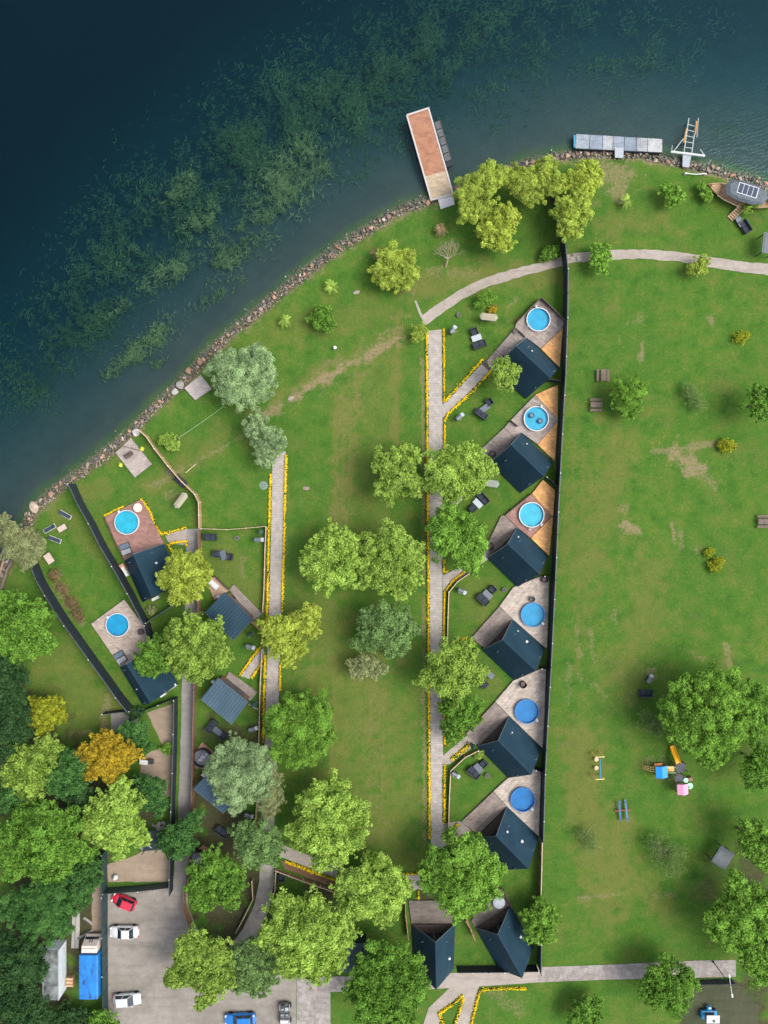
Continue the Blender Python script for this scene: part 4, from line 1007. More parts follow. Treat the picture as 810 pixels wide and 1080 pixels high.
def lorry():
    c = W(92.8, 1031, 3.1); root = thing('parked_lorry', 'lorry with blue tarpaulin body and cream cab beside the dark fence', 'lorry', (c.x, c.y, 0), math.radians(90))
    L, Wd = 6.3, 2.75
    tarp = NT('blue_tarpaulin'); vec = tarp.coord(); f = tarp.noise(vec, .9, 5)
    cc = tarp.ramp(f, [(.3, (.008, .11, .35)), (.7, (.014, .18, .50))]); st = tarp.noise(tarp.coord(0, (.5, 1.6, 1)), 1.1, 4)
    cc = tarp.mix(tarp.rng(st, .60, .66, 0, .9), cc, (.03, .012, .018))
    tm = tarp.done(tarp.bsdf(cc, .4, f, .3, .05))
    z0, z1 = .95, 3.1
    b = MB()
    n = 9; vs = []
    prof = [(-Wd / 2, z0), (-Wd / 2, z1 - .18), (-Wd / 2 + .16, z1 - .03), (0, z1), (Wd / 2 - .16, z1 - .03), (Wd / 2, z1 - .18), (Wd / 2, z0)]
    xs = np.linspace(-L / 2, L / 2, n)
    for i, x in enumerate(xs):
        sag = .05 * (i % 2)
        vs += [(x, y, z - (sag if k in (2, 3, 4) else 0)) for k, (y, z) in enumerate(prof)]
    m = len(prof); fs = []
    for i in range(n - 1):
        for k in range(m - 1): fs.append((i * m + k, (i + 1) * m + k, (i + 1) * m + k + 1, i * m + k + 1))
    fs += [tuple(range(m)), tuple(range((n - 1) * m, n * m))[::-1]]
    b.add(vs, fs); b.build('tarpaulin_body', tm, root)
    cream = plain('cream_cab_paint', (.52, .46, .42), .4, .12, 3)
    b = MB(); x0 = L / 2 + .12
    b.hexa([(x0, -1.2, .75), (x0 + 1.75, -1.18, .75), (x0 + 1.75, 1.18, .75), (x0, 1.2, .75)], [(x0, -1.15, 2.75), (x0 + 1.05, -1.1, 2.8), (x0 + 1.05, 1.1, 2.8), (x0, 1.15, 2.75)])
    cab = b.build('cab', cream, root, bevel=.08)
    b = MB(); b.hexa([(x0 + 1.55, -1.02, 1.35), (x0 + 1.60, -1.02, 1.35), (x0 + 1.60, 1.02, 1.35), (x0 + 1.55, 1.02, 1.35)], [(x0 + 1.44, -.95, 1.75), (x0 + 1.49, -.95, 1.75), (x0 + 1.49, .95, 1.75), (x0 + 1.44, .95, 1.75)]); b.build('windscreen', M_GLASS, cab)
    b = MB(); b.box((x0 + .45, 0, 2.87), (.55, 2.0, .12)); b.build('roof_deflector', cream, cab, bevel=.03)
    for sy in (-.22, .12):
        b = MB(); b.box((x0 + 1.42, sy, 2.03), (.55, .07, .05), -.25, M=Matrix.Rotation(math.radians(64), 4, 'Y')); b.build('wiper', M_RUBBER, cab)
    b = MB(); b.box((.6, 0, .62), (L + 1.6, .9, .3)); b.build('chassis', M_DSTEEL, root)
    b = MB(); b.box((-L / 2 - .12, .25, .9), (.22, 1.6, .12)); b.build('rear_step', M_STEEL, root)
    for x in (-L / 2 + 1.2, -L / 2 + 2.2, L / 2 + .9):
        for sy in (-1, 1):
            b = MB(); b.lathe([(.25, -.14), (.44, -.14), (.47, -.08), (.47, .08), (.44, .14), (.25, .14)], n=18); wv_ = b.build('wheel', M_RUBBER, root, (x, sy * 1.1, .47)); wv_.rotation_euler = (PI / 2, 0, 0)
            b = MB(); b.lathe([(.02, -.1), (.25, -.09), (.25, .09), (.02, .1)], n=14); b.build('rim', M_STEEL, wv_)
lorry()
def container():
    c = W(53.5, 1028.5, 2.8); root = thing('storage_container', 'grimy grey and white container, side light painted in, half under dark trees beside the lorry', 'container', (c.x, c.y, 0), math.radians(90))
    wht = NT('grimy_darkened_white'); f = wht.noise(wht.coord(), .8, 6); m = wht.done(wht.bsdf(wht.ramp(f, [(.35, (.05, .055, .05)), (.5, (.12, .135, .14)), (.7, (.26, .29, .30))]), .6, f, .1))  # grime, and the top also darkened in colour against the light on it
    L, Wd, Hh = 7.2, 2.2, 2.8
    b = MB(); b.box((0, 0, Hh / 2 + .08), (L, Wd, Hh - .16)); b.build('shell', m, root)
    side = plain('brightened_white_panel', (.58, .64, .68), .5, .1, 2); b = MB()  # sides painted brighter, the light on them put into the colour
    n = 26
    for sy in (-1, 1):
        b = MB(); b.box((0, sy * (Wd / 2 + .015), Hh / 2 + .08), (L - .2, .03, Hh - .3))
        for i in range(n): b.box((-L / 2 + (i + .5) * L / n, sy * (Wd / 2 + .04), Hh / 2 + .08), (L / n * .55, .03, Hh - .34))
        b.build('side_panel', side, root)
    b = MB()
    for sy in (-1, 1):
        b.box((0, sy * (Wd / 2 + .01), Hh), (L + .06, .12, .12)); b.box((0, sy * (Wd / 2 - .1), .04), (L, .16, .16))
        for sx in (-1, 1): b.box((sx * (L / 2 + .005), sy * (Wd / 2 - .02), Hh / 2), (.1, .12, Hh - .14))
    b.build('frame', plain('container_frame', (.30, .33, .34), .5, .2, 3), root)
    b = MB()
    for sy in (-.5, .5):
        b.box((L / 2 + .03, sy * 1.0, Hh / 2 + .05), (.05, .96, Hh - .4)); 
        b.tube([(L / 2 + .08, sy * .5, .3), (L / 2 + .08, sy * .5, Hh - .2)], .025, 6)
    b.build('door', side, root)
container()
def crate():
    c = W(75.5, 1033); root = thing('wooden_crate', 'small orange brown wooden crate between container and lorry', 'crate', c, 0)
    m = planks('crate_boards', (.36, .19, .10), (.44, .25, .14), 0, .12, 1.2)
    b = MB(); b.box((0, 0, .35), (.95, 1.3, .7)); b.build('box', m, root)
    b = MB()
    for y in (-.5, 0, .5): b.box((0, y, .72), (.99, .24, .05))
    for sx in (-1, 1):
        for sy in (-1, 1): b.box((sx * .46, sy * .64, .36), (.1, .1, .72))
    b.build('slatted_lid', plain('crate_lid', (.50, .33, .2), .8), root)
crate()
def buggy():
    c = W(300.5, 1070, .8); root = thing('utility_vehicle', 'grey open topped utility vehicle with loaded bed at the car park edge', 'utility vehicle', (c.x, c.y, .034), math.radians(90))
    dk = plain('dark_buggy_paint', (.07, .075, .08), .45, .2, 4)
    b = MB(); b.box((0, 0, .62), (3.3, 1.5, .35), top=(.98, .95)); b.build('body', dk, root, bevel=.05)
    b = MB()
    for sy in (-1, 1): b.tube([(-.9, sy * .7, .8), (-.7, sy * .62, 1.75), (.35, sy * .62, 1.75), (.95, sy * .68, .85)], .04, 6)
    for x in (-.7, .35): b.tube([(x, -.62, 1.75), (x, .62, 1.75)], .04, 6)
    b.build('roll_cage', M_DSTEEL, root)
    for sy in (-.36, .36):
        b = MB(); b.box((-.1, sy, .9), (.5, .5, .16)); b.box((-.38, sy, 1.15), (.12, .5, .55)); b.build('seat', plain('grey_seat', (.22, .24, .25), .8), root, bevel=.03)
    for sy in (-.7, .7):
        b = MB(); b.box((1.15, sy, .98), (.95, .06, .32)); b.build('bed_side', plain('pale_buggy_panel', (.36, .38, .40), .5), root)
    for i, (x, y, sx, sy, sz, m) in enumerate(((.95, -.3, .5, .5, .3, M_GREYT), (1.3, .25, .5, .6, .35, M_DSTEEL), (.95, .35, .35, .4, .25, M_STEEL))):
        b = MB(); b.box((x, y, .8 + sz / 2), (sx, sy, sz), .1 * i); b.build('load_box', m, root, bevel=.02)
    b = MB(); b.box((-1.2, 0, .88), (.85, 1.4, .12), top=(.85, .9)); b.build('bonnet', plain('white_bonnet', (.6, .6, .6), .4), root, bevel=.03)
    for x in (-1.1, 1.1):
        for sy in (-1, 1):
            b = MB(); b.lathe([(.16, -.11), (.28, -.11), (.31, -.05), (.31, .05), (.28, .11), (.16, .11)], n=16); w_ = b.build('wheel', M_RUBBER, root, (x, sy * .78, .31)); w_.rotation_euler = (PI / 2, 0, 0)
buggy()
def cart():
    c = W(749, 1072, 1.0); root = thing('utility_cart', 'small blue cart with white roof on the dark earth by the walk', 'cart', (c.x, c.y, .022), math.radians(0))
    bl = paint('cart_blue', (.01, .22, .48)); 
    b = MB(); b.box((0, 0, .55), (2.4, 1.25, .45), top=(.95, .92)); b.build('body', bl, root, bevel=.06)
    b = MB(); b.box((.15, 0, 1.62), (1.9, 1.15, .08)); rf = b.build('roof', M_WHITE, root, bevel=.03)
    b = MB(); b.lathe([(.2, 0), (.2, .06), (.1, .08)], (.25, -.2, 1.66), 14); b.build('hatch', M_DSTEEL, rf)
    b = MB()
    for x in (-.7, 1.0):
        for y in (-.5, .5): b.tube([(x, y, .75), (x, y, 1.6)], .03, 6)
    b.build('roof_posts', M_DSTEEL, root)
    b = MB(); b.box((.0, .95, .6), (.8, .7, .35), top=(.7, .7)); b.build('nose', bl, root, bevel=.06)
    b = MB(); b.box((0, 1.15, .85), (.4, .25, .15)); b.build('headlight', M_WHITE, root, bevel=.03)
    b = MB(); b.box((0, 0, .88), (1.2, 1.0, .2)); b.build('seat', M_BLACK, root, bevel=.04)
    for x in (-.85, .85):
        for sy in (-1, 1):
            b = MB(); b.lathe([(.14, -.1), (.25, -.1), (.28, -.05), (.28, .05), (.25, .1), (.14, .1)], n=16); w_ = b.build('wheel', M_RUBBER, root, (x, sy * .58, .28)); w_.rotation_euler = (PI / 2, 0, 0)
cart()

# ------------------------------------------------------------------ garden furniture (built once per kind, then copied)
def legs(root, xs, ys, h, m, r=.03):
    for x in xs:
        for y in ys:
            b = MB(); b.box((x, y, h / 2), (r * 2, r * 2, h)); b.build('leg', m, root)
def armchair():
    r = thing('armchair', '', 'armchair')
    legs(r, (-.32, .32), (-.32, .32), .2, M_DSTEEL)
    b = MB(); b.box((0, 0, .28), (.8, .8, .18)); b.build('base', M_BLACK, r, bevel=.03)
    b = MB(); b.box((.04, 0, .43), (.62, .58, .14)); b.build('seat_cushion', M_CUSH, r, bevel=.05)
    b = MB(); b.box((-.36, 0, .6), (.12, .82, .5)); b.build('backrest', M_BLACK, r, bevel=.04)
    for s in (-1, 1):
        b = MB(); b.box((.04, s * .37, .5), (.72, .1, .3)); b.build('armrest', M_BLACK, r, bevel=.03)
    return r
def sofa():
    r = thing('garden_sofa', '', 'sofa')
    legs(r, (-.34, .34), (-.7, .7), .2, M_DSTEEL)
    b = MB(); b.box((0, 0, .28), (.85, 1.6, .18)); b.build('base', M_BLACK, r, bevel=.03)
    for s in (-1, 1):
        b = MB(); b.box((.05, s * .35, .43), (.66, .66, .14)); b.build('seat_cushion', M_CUSH, r, bevel=.05)
        b = MB(); b.box((.04, s * .77, .5), (.76, .1, .3)); b.build('armrest', M_BLACK, r, bevel=.03)
    b = MB(); b.box((-.38, 0, .6), (.12, 1.62, .5)); b.build('backrest', M_BLACK, r, bevel=.04)
    return r
def coffee_table(m):
    def f():
        r = thing('coffee_table', '', 'table')
        legs(r, (-.5, .5), (-.26, .26), .40, M_DSTEEL)
        b = MB(); b.box((0, 0, .43), (1.2, .7, .06)); b.build('table_top', m, r, bevel=.015)
        b = MB(); b.box((0, 0, .18), (1.0, .5, .03)); b.build('lower_shelf', M_BLACK, r)
        return r
    return f
def grill():
    r = thing('barbecue_grill', '', 'barbecue')
    legs(r, (-.28, .28), (-.18, .18), .75, M_DSTEEL, .02)
    b = MB(); b.box((0, 0, .82), (.75, .5, .16)); b.build('firebox', M_DSTEEL, r, bevel=.03)
    b = MB(); n = 9
    pr = [(.26 * math.cos(k * PI / (n - 1)), .24 * math.sin(k * PI / (n - 1))) for k in range(n)]
    vs = [(-.36, y, .91 + z) for y, z in pr] + [(.36, y, .91 + z) for y, z in pr]
    b.add(vs, [(i, i + 1, n + i + 1, n + i) for i in range(n - 1)] + [tuple(range(n))[::-1], tuple(range(n, 2 * n)), (0, n, 2 * n - 1, n - 1)]); b.build('lid', plain('grill_lid', (.10, .12, .14), .3, .1, 4), r)
    b = MB(); b.box((.56, 0, .88), (.36, .46, .04)); b.build('side_shelf', M_GREYT, r)
    b = MB(); b.box((0, 0, .3), (.6, .4, .03)); b.build('lower_shelf', M_DSTEEL, r)
    b = MB(); b.tube([(-.2, -.3, 1.0), (.2, -.3, 1.0)], .02, 6); b.build('handle', M_STEEL, r)
    return r
def lounger():
    r = thing('sun_lounger', '', 'sun lounger')
    b = MB()
    for s in (-1, 1): b.box((0, s * .30, .28), (1.9, .06, .07))
    for x in (-.93, .93): b.box((x, 0, .285), (.07, .7, .08))
    b.build('frame', M_WCAP, r)
    legs(r, (-.75, .75), (-.27, .27), .26, M_WCAP)
    b = MB(); b.box((.30, 0, .35), (1.2, .56, .06)); b.build('seat_pad', plain('navy_pad', (.022, .035, .055), .9), r, bevel=.02)
    b = MB(); b.box((-.60, 0, .45), (.66, .56, .06), M=Matrix.Rotation(math.radians(22), 4, 'Y')); b.build('backrest', plain('navy_pad', (0, 0, 0)), r, bevel=.02)
    return r
def canopy_swing(m):
    def f():
        r = thing('garden_swing', '', 'garden swing')
        b = MB()
        for s in (-1, 1):
            b.tube([(s * 1.05, -.65, 0), (s * .95, 0, 1.85), (s * 1.05, .65, 0)], .03, 6)
        b.tube([(-.95, 0, 1.85), (.95, 0, 1.85)], .03, 6); b.build('frame', M_DSTEEL, r)
        b = MB()
        out = [(-1.05, -.5), (1.05, -.5), (1.35, 0), (1.05, .5), (-1.05, .5), (-1.35, 0)]
        vs = [(x, y, 1.86 if abs(y) > .1 else 1.84) for x, y in out] + [(x * .9, y * .0, 2.06) for x, y in ((-1, 0), (1, 0))]
        low = [(x, y, z - .06) for x, y, z in vs[:6]]
        b.add(vs + low, [(0, 1, 7, 6), (3, 4, 6, 7), (1, 2, 7), (2, 3, 7), (4, 5, 6), (5, 0, 6)] + [(8 + i, 8 + (i + 1) % 6, (i + 1) % 6, i) for i in range(6)]); b.build('canopy', m, r)
        b = MB(); b.box((0, .05, .5), (1.6, .5, .08)); b.build('seat', M_CUSH, r, bevel=.02)
        b = MB(); b.box((0, .32, .78), (1.6, .08, .5)); b.build('backrest', M_CUSH, r, bevel=.02)
        b = MB()
        for s in (-1, 1): b.tube([(s * .75, .05, .52), (s * .75, 0, 1.85)], .012, 4)
        b.build('hangers', M_DSTEEL, r)
        return r
    return f
def picnic():
    r = thing('picnic_table', '', 'picnic table'); m = planks('picnic_boards', (.11, .075, .062), (.16, .115, .095), 0, .3, 4, gap=.3)
    for i in range(5):
        pass
    b = MB()
    for i in range(4): b.box((0, -.3 + i * .2, .74), (1.75, .18, .05))
    b.build('table_top', m, r)
    for s in (-1, 1):
        b = MB()
        for k in (0, 1): b.box((0, s * (.66 + k * .2), .44), (1.75, .17, .05))
        b.build('bench', m, r)
        b = MB(); x = s * .6
        b.tube([(x, -.62, 0), (x, -.2, .70)], .045, 4); b.tube([(x, .62, 0), (x, .2, .70)], .045, 4); b.box((x, 0, .38), (.06, 1.7, .09)); b.build('trestle', M_DARKW, r)
    return r
def parasol():
    r = thing('closed_parasol', '', 'parasol'); g = plain('green_canvas', (.045, .12, .085), .85, .25, 6)
    b = MB(); b.lathe([(.28, 0), (.28, .06), (.08, .1)], n=16); b.build('base', M_DSTEEL, r)
    b = MB(); b.tube([(0, 0, .05), (0, 0, 2.7)], .025, 6); b.build('pole', M_STEEL, r)
    b = MB(); n = 16; pr = [(.10, .8), (.34, .95), (.30, 1.6), (.16, 2.3), (.04, 2.65)]
    vs = []
    for rr, z in pr: vs += [(rr * (1 + .22 * (-1) ** k) * math.cos(k * 2 * PI / n), rr * (1 + .22 * (-1) ** k) * math.sin(k * 2 * PI / n), z) for k in range(n)]
    fs = [(i * n + k, i * n + (k + 1) % n, (i + 1) * n + (k + 1) % n, (i + 1) * n + k) for i in range(len(pr) - 1) for k in range(n)] + [tuple(range(n))[::-1], tuple(range(4 * n, 5 * n))]
    b.add(vs, fs); b.build('canopy', g, r)
    return r
def wicker():
    r = thing('round_chair', '', 'chair')
    b = MB(); b.lathe([(.30, 0), (.44, .05), (.50, .34), (.44, .40), (.38, .34)], n=18); b.build('seat', M_BLACK, r)
    b = MB()
    n = 12; vs = []
    for k in range(n):
        a = -PI * .55 + k * PI * 1.1 / (n - 1)
        for rr, z in ((.46, .35), (.56, .8), (.50, .8), (.42, .38)): vs.append((-rr * math.cos(a), rr * math.sin(a), z))
    fs = [(k * 4 + j, (k + 1) * 4 + j, (k + 1) * 4 + (j + 1) % 4, k * 4 + (j + 1) % 4) for k in range(n - 1) for j in range(4)] + [(0, 1, 2, 3), ((n - 1) * 4 + 3, (n - 1) * 4 + 2, (n - 1) * 4 + 1, (n - 1) * 4)]
    b.add(vs, fs); b.build('backrest', M_BLACK, r)
    b = MB(); b.lathe([(.30, 0), (.36, .08), (.30, .13), (.03, .14)], (0.02, 0, .38), 16); b.build('cushion', plain('brown_cushion', (.10, .07, .065), .9), r)
    return r
def firepit():
    r = thing('fire_pit', '', 'fire pit')
    b = MB(); b.lathe([(.10, .12), (.34, .28), (.42, .42), (.38, .42), (.30, .30), (.05, .2)], n=20); b.build('bowl', M_DSTEEL, r)
    for k in range(3):
        b = MB(); a = k * 2 * PI / 3; b.tube([(.2 * math.cos(a), .2 * math.sin(a), .2), (.36 * math.cos(a), .36 * math.sin(a), 0)], .025, 5); b.build('leg', M_DSTEEL, r)
    return r
def planter():
    r = thing('stone_planter', '', 'planter')
    b = MB(); b.lathe([(.22, 0), (.30, .05), (.34, .4), (.30, .42), (.26, .34), (.02, .33)], n=18); b.build('pot', plain('grey_stone_pot', (.14, .15, .16), .8, .2, 8), r)
    b = MB(); b.lathe([(.25, .335), (.2, .37), (.02, .39)], n=14); b.build('soil', M_DARKW, r)
    return r
A_, So, TL, TD, GR = 'armchair', 'sofa', 'table_light', 'table_dark', 'grill'
FN = {A_: armchair, So: sofa, TL: coffee_table(M_GREYT), TD: coffee_table(plain('slate_tabletop', (.075, .095, .125), .4)), GR: grill, 'lounger': lounger,
      'swing_beige': canopy_swing(plain('beige_canvas', (.27, .25, .185), .9, .12, 4)), 'swing_grey': canopy_swing(plain('pale_grey_canvas', (.21, .23, .21), .9, .12, 4)), 'picnic': picnic, 'parasol': parasol, 'wicker': wicker, 'firepit': firepit, 'planter': planter}
GL = {A_: 'dark garden armchairs', So: 'dark two-seat garden sofas', TL: 'pale topped garden tables', TD: 'slate topped garden tables', GR: 'small garden grills', 'lounger': 'navy sun loungers', 'picnic': 'brown picnic tables', 'parasol': 'closed green parasols', 'wicker': 'dark round chairs', 'planter': 'stone planters'}
def put(key, u, v, du, dv, label, z=0.0):
    p = W(u, v, z + .4); p.z = z
    r = place(key, FN[key], p, ang(du, dv), label, GL.get(key))
    if key in (A_, So, TL, TD, GR): r.scale = (1.22,) * 3
    return r
# first yard (by the lake end of the path)
put(A_, 500, 349.8, .35, 1, 'dark armchair on the north-west side of the table with pale top by the lake path')
put(So, 505.4, 363.6, -.35, -1, 'dark two-seat sofa below the pale topped table by the lake path')
put(TL, 502.5, 356.5, 1, -.35, 'pale topped table between armchair and sofa near the beige swing')
put(GR, 476.5, 350, .7, -.9, 'small grill on the grass beside the lake end of the straight path')
put('swing_beige', 514, 337, 1, .12, 'beige canopied garden swing on the grass below the gravel track')
put('planter', 484, 332, 1, 0, 'small dark stone planter beside the pale sapling near the gravel track')
# second yard
put(So, 507.4, 436.6, .7, -1, 'dark two-seat sofa in the yard between first and second branch')
put(A_, 515.6, 424.4, -1, .6, 'dark armchair north-east of the slate table in the second yard')
put(TD, 511.5, 430.5, 1, -.7, 'slate topped table in the second yard of the row')
put(GR, 483.5, 441, .7, -.6, 'small grill at the edge of the second yard, by the branch path')
# third yard
put(TL, 503.8, 531, .8, .8, 'pale topped table between dark seats below the double lime tree')
put(So, 509.2, 525.6, -1, .9, 'dark two-seat sofa right of the pale table below the double lime tree')
put(A_, 498.4, 536.4, .9, -.9, 'dark armchair left of the pale table below the double lime tree')
put('swing_grey', 515.5, 510, 1, .15, 'pale grey canopied swing half under the lime tree')
# fourth yard
put(So, 509, 632.2, .8, -.8, 'dark sofa with a slate table in the yard with the bent low fence')
put(TD, 514.2, 627, .8, .75, 'slate topped table in the yard with the bent low fence')
put(A_, 519.4, 621.6, -.8, .8, 'dark armchair by the slate table in the yard with the bent low fence')
put(GR, 485.5, 622.5, 1, .5, 'small grill in the corner of the bent low fence')
put('planter', 532, 622, 1, 0, 'stone planter on grass beside the third cabin of the row')
# fifth, sixth yards
put(GR, 479, 815, 1, .6, 'small grill in the fence corner of the yard with green parasol')
put(So, 499.2, 814.6, .8, -.8, 'dark sofa beside the slate table near the green parasol at the gate')
put(TD, 504.5, 810, .7, .8, 'slate topped table near the green parasol at the gate')
put(A_, 509.8, 805.2, -.7, .8, 'dark armchair above the slate table near the green parasol at the gate')
put('planter', 514, 818, 1, 0, 'small dark planter beside the seats of the sixth yard')
put(A_, 511, 722, 1, .8, 'dark armchair half hidden by the olive tree of the fifth yard')
put(TD, 516, 711, 1, .9, 'slate table with thin frame beside the fourth cabin wall')
put('parasol', 498, 785, 1, 0, 'closed green parasol at the gate of the low bent fence')
put('parasol', 503, 688, 1, 0, 'closed green parasol beside the front of the fourth cabin')
put('wicker', 551.5, 721.5, 0, -1, 'dark round chair on the pale deck above the deep blue pool', DZ)
put('wicker', 574, 611, -1, 1, 'dark round chair in the corner of the deck with fire pit', DZ)
put('wicker', 519.5, 478.5, 1, -1, 'dark round chair on the strip deck of the second cabin', DZ)
put('wicker', 517.5, 576, 1, -1, 'dark round chair at the end of the cross-laid strip deck', DZ)
put('firepit', 561.5, 632, 1, 0, 'dark round fire pit on the pale deck above the blue pool', DZ)
# left yards
put('lounger', 68.5, 543, 1, .55, 'navy sun lounger apart from the others near the shore stones')
put('lounger', 52, 557.5, -.9, .5, 'navy sun lounger half folded beside the willow by the shore')
put('lounger', 57.5, 569, .95, .35, 'navy sun lounger lowest of the three by the willow')
put('swing_beige', 193.5, 528, 1, -1.3, 'pale canopied garden swing beside the tan zigzag fence')
put('planter', 177.5, 498, 1, 0, 'dark grey planter alone on grass left of the tan fence')
put(So, 190.5, 507.5, -.8, .9, 'dark two-seat sofa standing against the tan zigzag fence')
put(So, 222, 566.5, 0, 1, 'dark sofa at the top of the small yard beside the lane')
put(TD, 235.5, 585.5, .3, 1, 'slate table in the middle of the small yard above the blue roof')
put(A_, 228.6, 584, 1, .2, 'dark armchair left of the slate table above the blue roof')
put(A_, 242.4, 587.2, -1, -.2, 'dark armchair right of the slate table above the blue roof')
put('planter', 249.5, 567.5, 1, 0, 'small dark planter alone in the yard above the blue roof')
put(GR, 272.5, 569, 1, 0, 'dark grill under the green parasol in the yard corner')
put('parasol', 276, 561, 1, 0, 'closed green parasol in the corner of the low fences')
put('parasol', 265, 669, 1, 0, 'closed green parasol below the upper blue ribbed roof')
put(GR, 263.5, 681, 1, .3, 'small grill on grass below the upper blue ribbed roof')
put('parasol', 269, 742, 1, 0, 'closed green parasol right of the lower blue ribbed roof')
put(So, 223.4, 765.6, .8, .6, 'dark sofa upper left in the group below the lower blue roof')
put(TD, 229.5, 771, .8, .6, 'slate table of the group below the lower blue roof')
put(A_, 235.6, 775.8, -.8, -.6, 'dark armchair right of the slate table below the lower blue roof')
put(GR, 266.5, 768, 1, -.3, 'dark grill by the low fence below the lower blue roof')
put(So, 234, 876.5, .6, -.9, 'dark blue sofa in the shade between the two round tubs')
put(GR, 262, 858, 1, .3, 'dark grill below the silver tree by the low fence')
put(A_, 42, 638, 1, .4, 'dark armchair beside the bright tree at the left edge')
put(A_, 297, 925, 0, -1, 'dark armchair in the shade below the diagonal bank')
# right meadow
put('picnic', 636, 396, 0, 1, 'brown picnic table at the upper left of the small willow')
put('picnic', 628.5, 427, 1, 0, 'brown picnic table below the other one, left of the small willow')
put('picnic', 805, 550, 1, 0, 'lone picnic table at the right edge of the meadow')
put(So, 680.5, 731, 0, -1, 'dark wide bench seat on the meadow beside the grill')
put(GR, 683, 716, .6, -1, 'small grill on a worn patch above the dark bench seat')
put(TD, 780, 234, .55, .9, 'slate table on the grass below the stranded wooden boat')
put(So, 785.2, 239.5, -.85, .55, 'dark sofa beside the slate table below the stranded boat')
# first deck extras
put('planter', 543.8, 349, 1, 0, 'round planter at the gate of the pool deck nearest the lake', DZ)
put(A_, 531, 380, .7, -.7, 'dark armchair on the strip deck half under the small lime tree', DZ)

def beach_table():
    c = W(66.5, 557); r = thing('low_table', 'pale pinkish low table among the navy loungers', 'table', c, ang(1, -.6))
    legs(r, (-.5, .5), (-.28, .28), .36, M_PALEWOOD)
    b = MB()
    for i in range(5): b.box((0, -.32 + i * .16, .39), (1.3, .15, .05))
    b.build('table_top', plain('pink_boards', (.42, .34, .30), .8), r)
beach_table()
def daybeds(label, u, v, rz, z):
    c = W(u, v, z); r = thing('cushioned_daybed', label, 'daybed', c, rz, 'two-part daybeds on the left pool decks')
    b = MB(); b.box((0, 0, .18), (1.5, 1.7, .2)); b.build('base', M_BLACK, r, bevel=.03)
    for s, m in ((1, plain('blue_grey_cushion', (.085, .12, .16), .9)), (-1, plain('pale_grey_cushion', (.26, .27, .29), .9))):
        b = MB(); b.box((0, s * .42, .36), (1.4, .74, .16)); b.build('cushion', m, r, bevel=.06)
daybeds('daybed with blue and pale cushions on the red-brown deck', 133, 579, ang(1, -.35), DZ)
daybeds('daybed with blue and pale cushions on the pale square deck', 127.5, 693, ang(1, -.6), DZ)
def tub_seat():
    c = W(147, 535.5, DZ); r = thing('round_table', 'round pale table at the top corner of the red-brown deck', 'table', c)
    b = MB(); b.lathe([(.35, 0), (.10, .08), (.07, .66), (.12, .7)], n=14); b.build('pedestal', M_DSTEEL, r)
    b = MB(); b.lathe([(.62, .7), (.65, .72), (.65, .76), (.02, .77)], n=24); b.build('table_top', plain('pinkish_table', (.50, .42, .37), .5), r)
tub_seat()
def hatchbox():
    c = W(149, 666, DZ); r = thing('round_side_table', 'dark round stool at the right of the pale square deck', 'stool', c)
    b = MB(); b.lathe([(.36, 0), (.42, .06), (.46, .36), (.42, .42), (.03, .44)], n=18); b.build('seat', plain('plum_cushion', (.05, .035, .045), .9), r)
    b = MB(); b.lathe([(.37, 0), (.40, .0), (.40, .05), (.37, .05)], n=18, closed=True); b.build('foot_ring', M_DSTEEL, r)
hatchbox()
def white_table():
    c = W(226.3, 616.3, .3); r = thing('white_table', 'white slab table on the tan corner deck under the lime tree', 'table', c, ang(1, .9))
    legs(r, (-.55, .55), (-.25, .25), .5, M_STEEL)
    b = MB(); b.box((0, 0, .53), (1.5, .75, .06)); b.build('table_top', M_WHITE, r, bevel=.02)
white_table()
def platform_set():
    c = W(137, 480.5, .3); r = thing('shore_bench', 'dark bench on the wooden shore platform', 'bench', c, ang(1, -.6))
    legs(r, (-.55, .55), (-.2, .2), .42, M_DARKW)
    b = MB(); b.box((0, 0, .45), (1.4, .5, .07)); b.build('seat', M_DARKW, r)
    b = MB(); b.box((0, .26, .72), (1.4, .06, .42)); b.build('backrest', M_DARKW, r)
    c = W(139, 473, .3); r = thing('handrail', 'dark rail across the top of the shore platform', 'rail', c, ang(1, .25))
    b = MB(); b.box((0, 0, .9), (2.5, .1, .09)); b.build('bar', M_DARKW, r)
    for x in (-1.1, 1.1):
        b = MB(); b.box((x, 0, .43), (.09, .09, .86)); b.build('post', M_DARKW, r)
    yl = plain('acid_yellow_canvas', (.50, .52, .03), .8)
    for u, v, lb in ((151, 473.5, 'acid yellow folding chair right of the shore platform'), (128.5, 490.5, 'acid yellow folding chair left of the shore platform')):
        c = W(u, v); r = thing('folding_chair', lb, 'chair', c, ang(.4, -1), 'acid yellow folding chairs')
        b = MB()
        for s in (-1, 1): b.tube([(-.25, s * .24, 0), (.28, s * .24, .78)], .018, 5); b.tube([(.25, s * .24, 0), (-.25, s * .24, .42)], .018, 5)
        b.build('frame', M_STEEL, r)
        b = MB(); b.box((-.02, 0, .42), (.5, .48, .03)); b.build('seat', yl, r)
        b = MB(); b.box((.27, 0, .66), (.03, .48, .3)); b.build('backrest', yl, r)
platform_set()
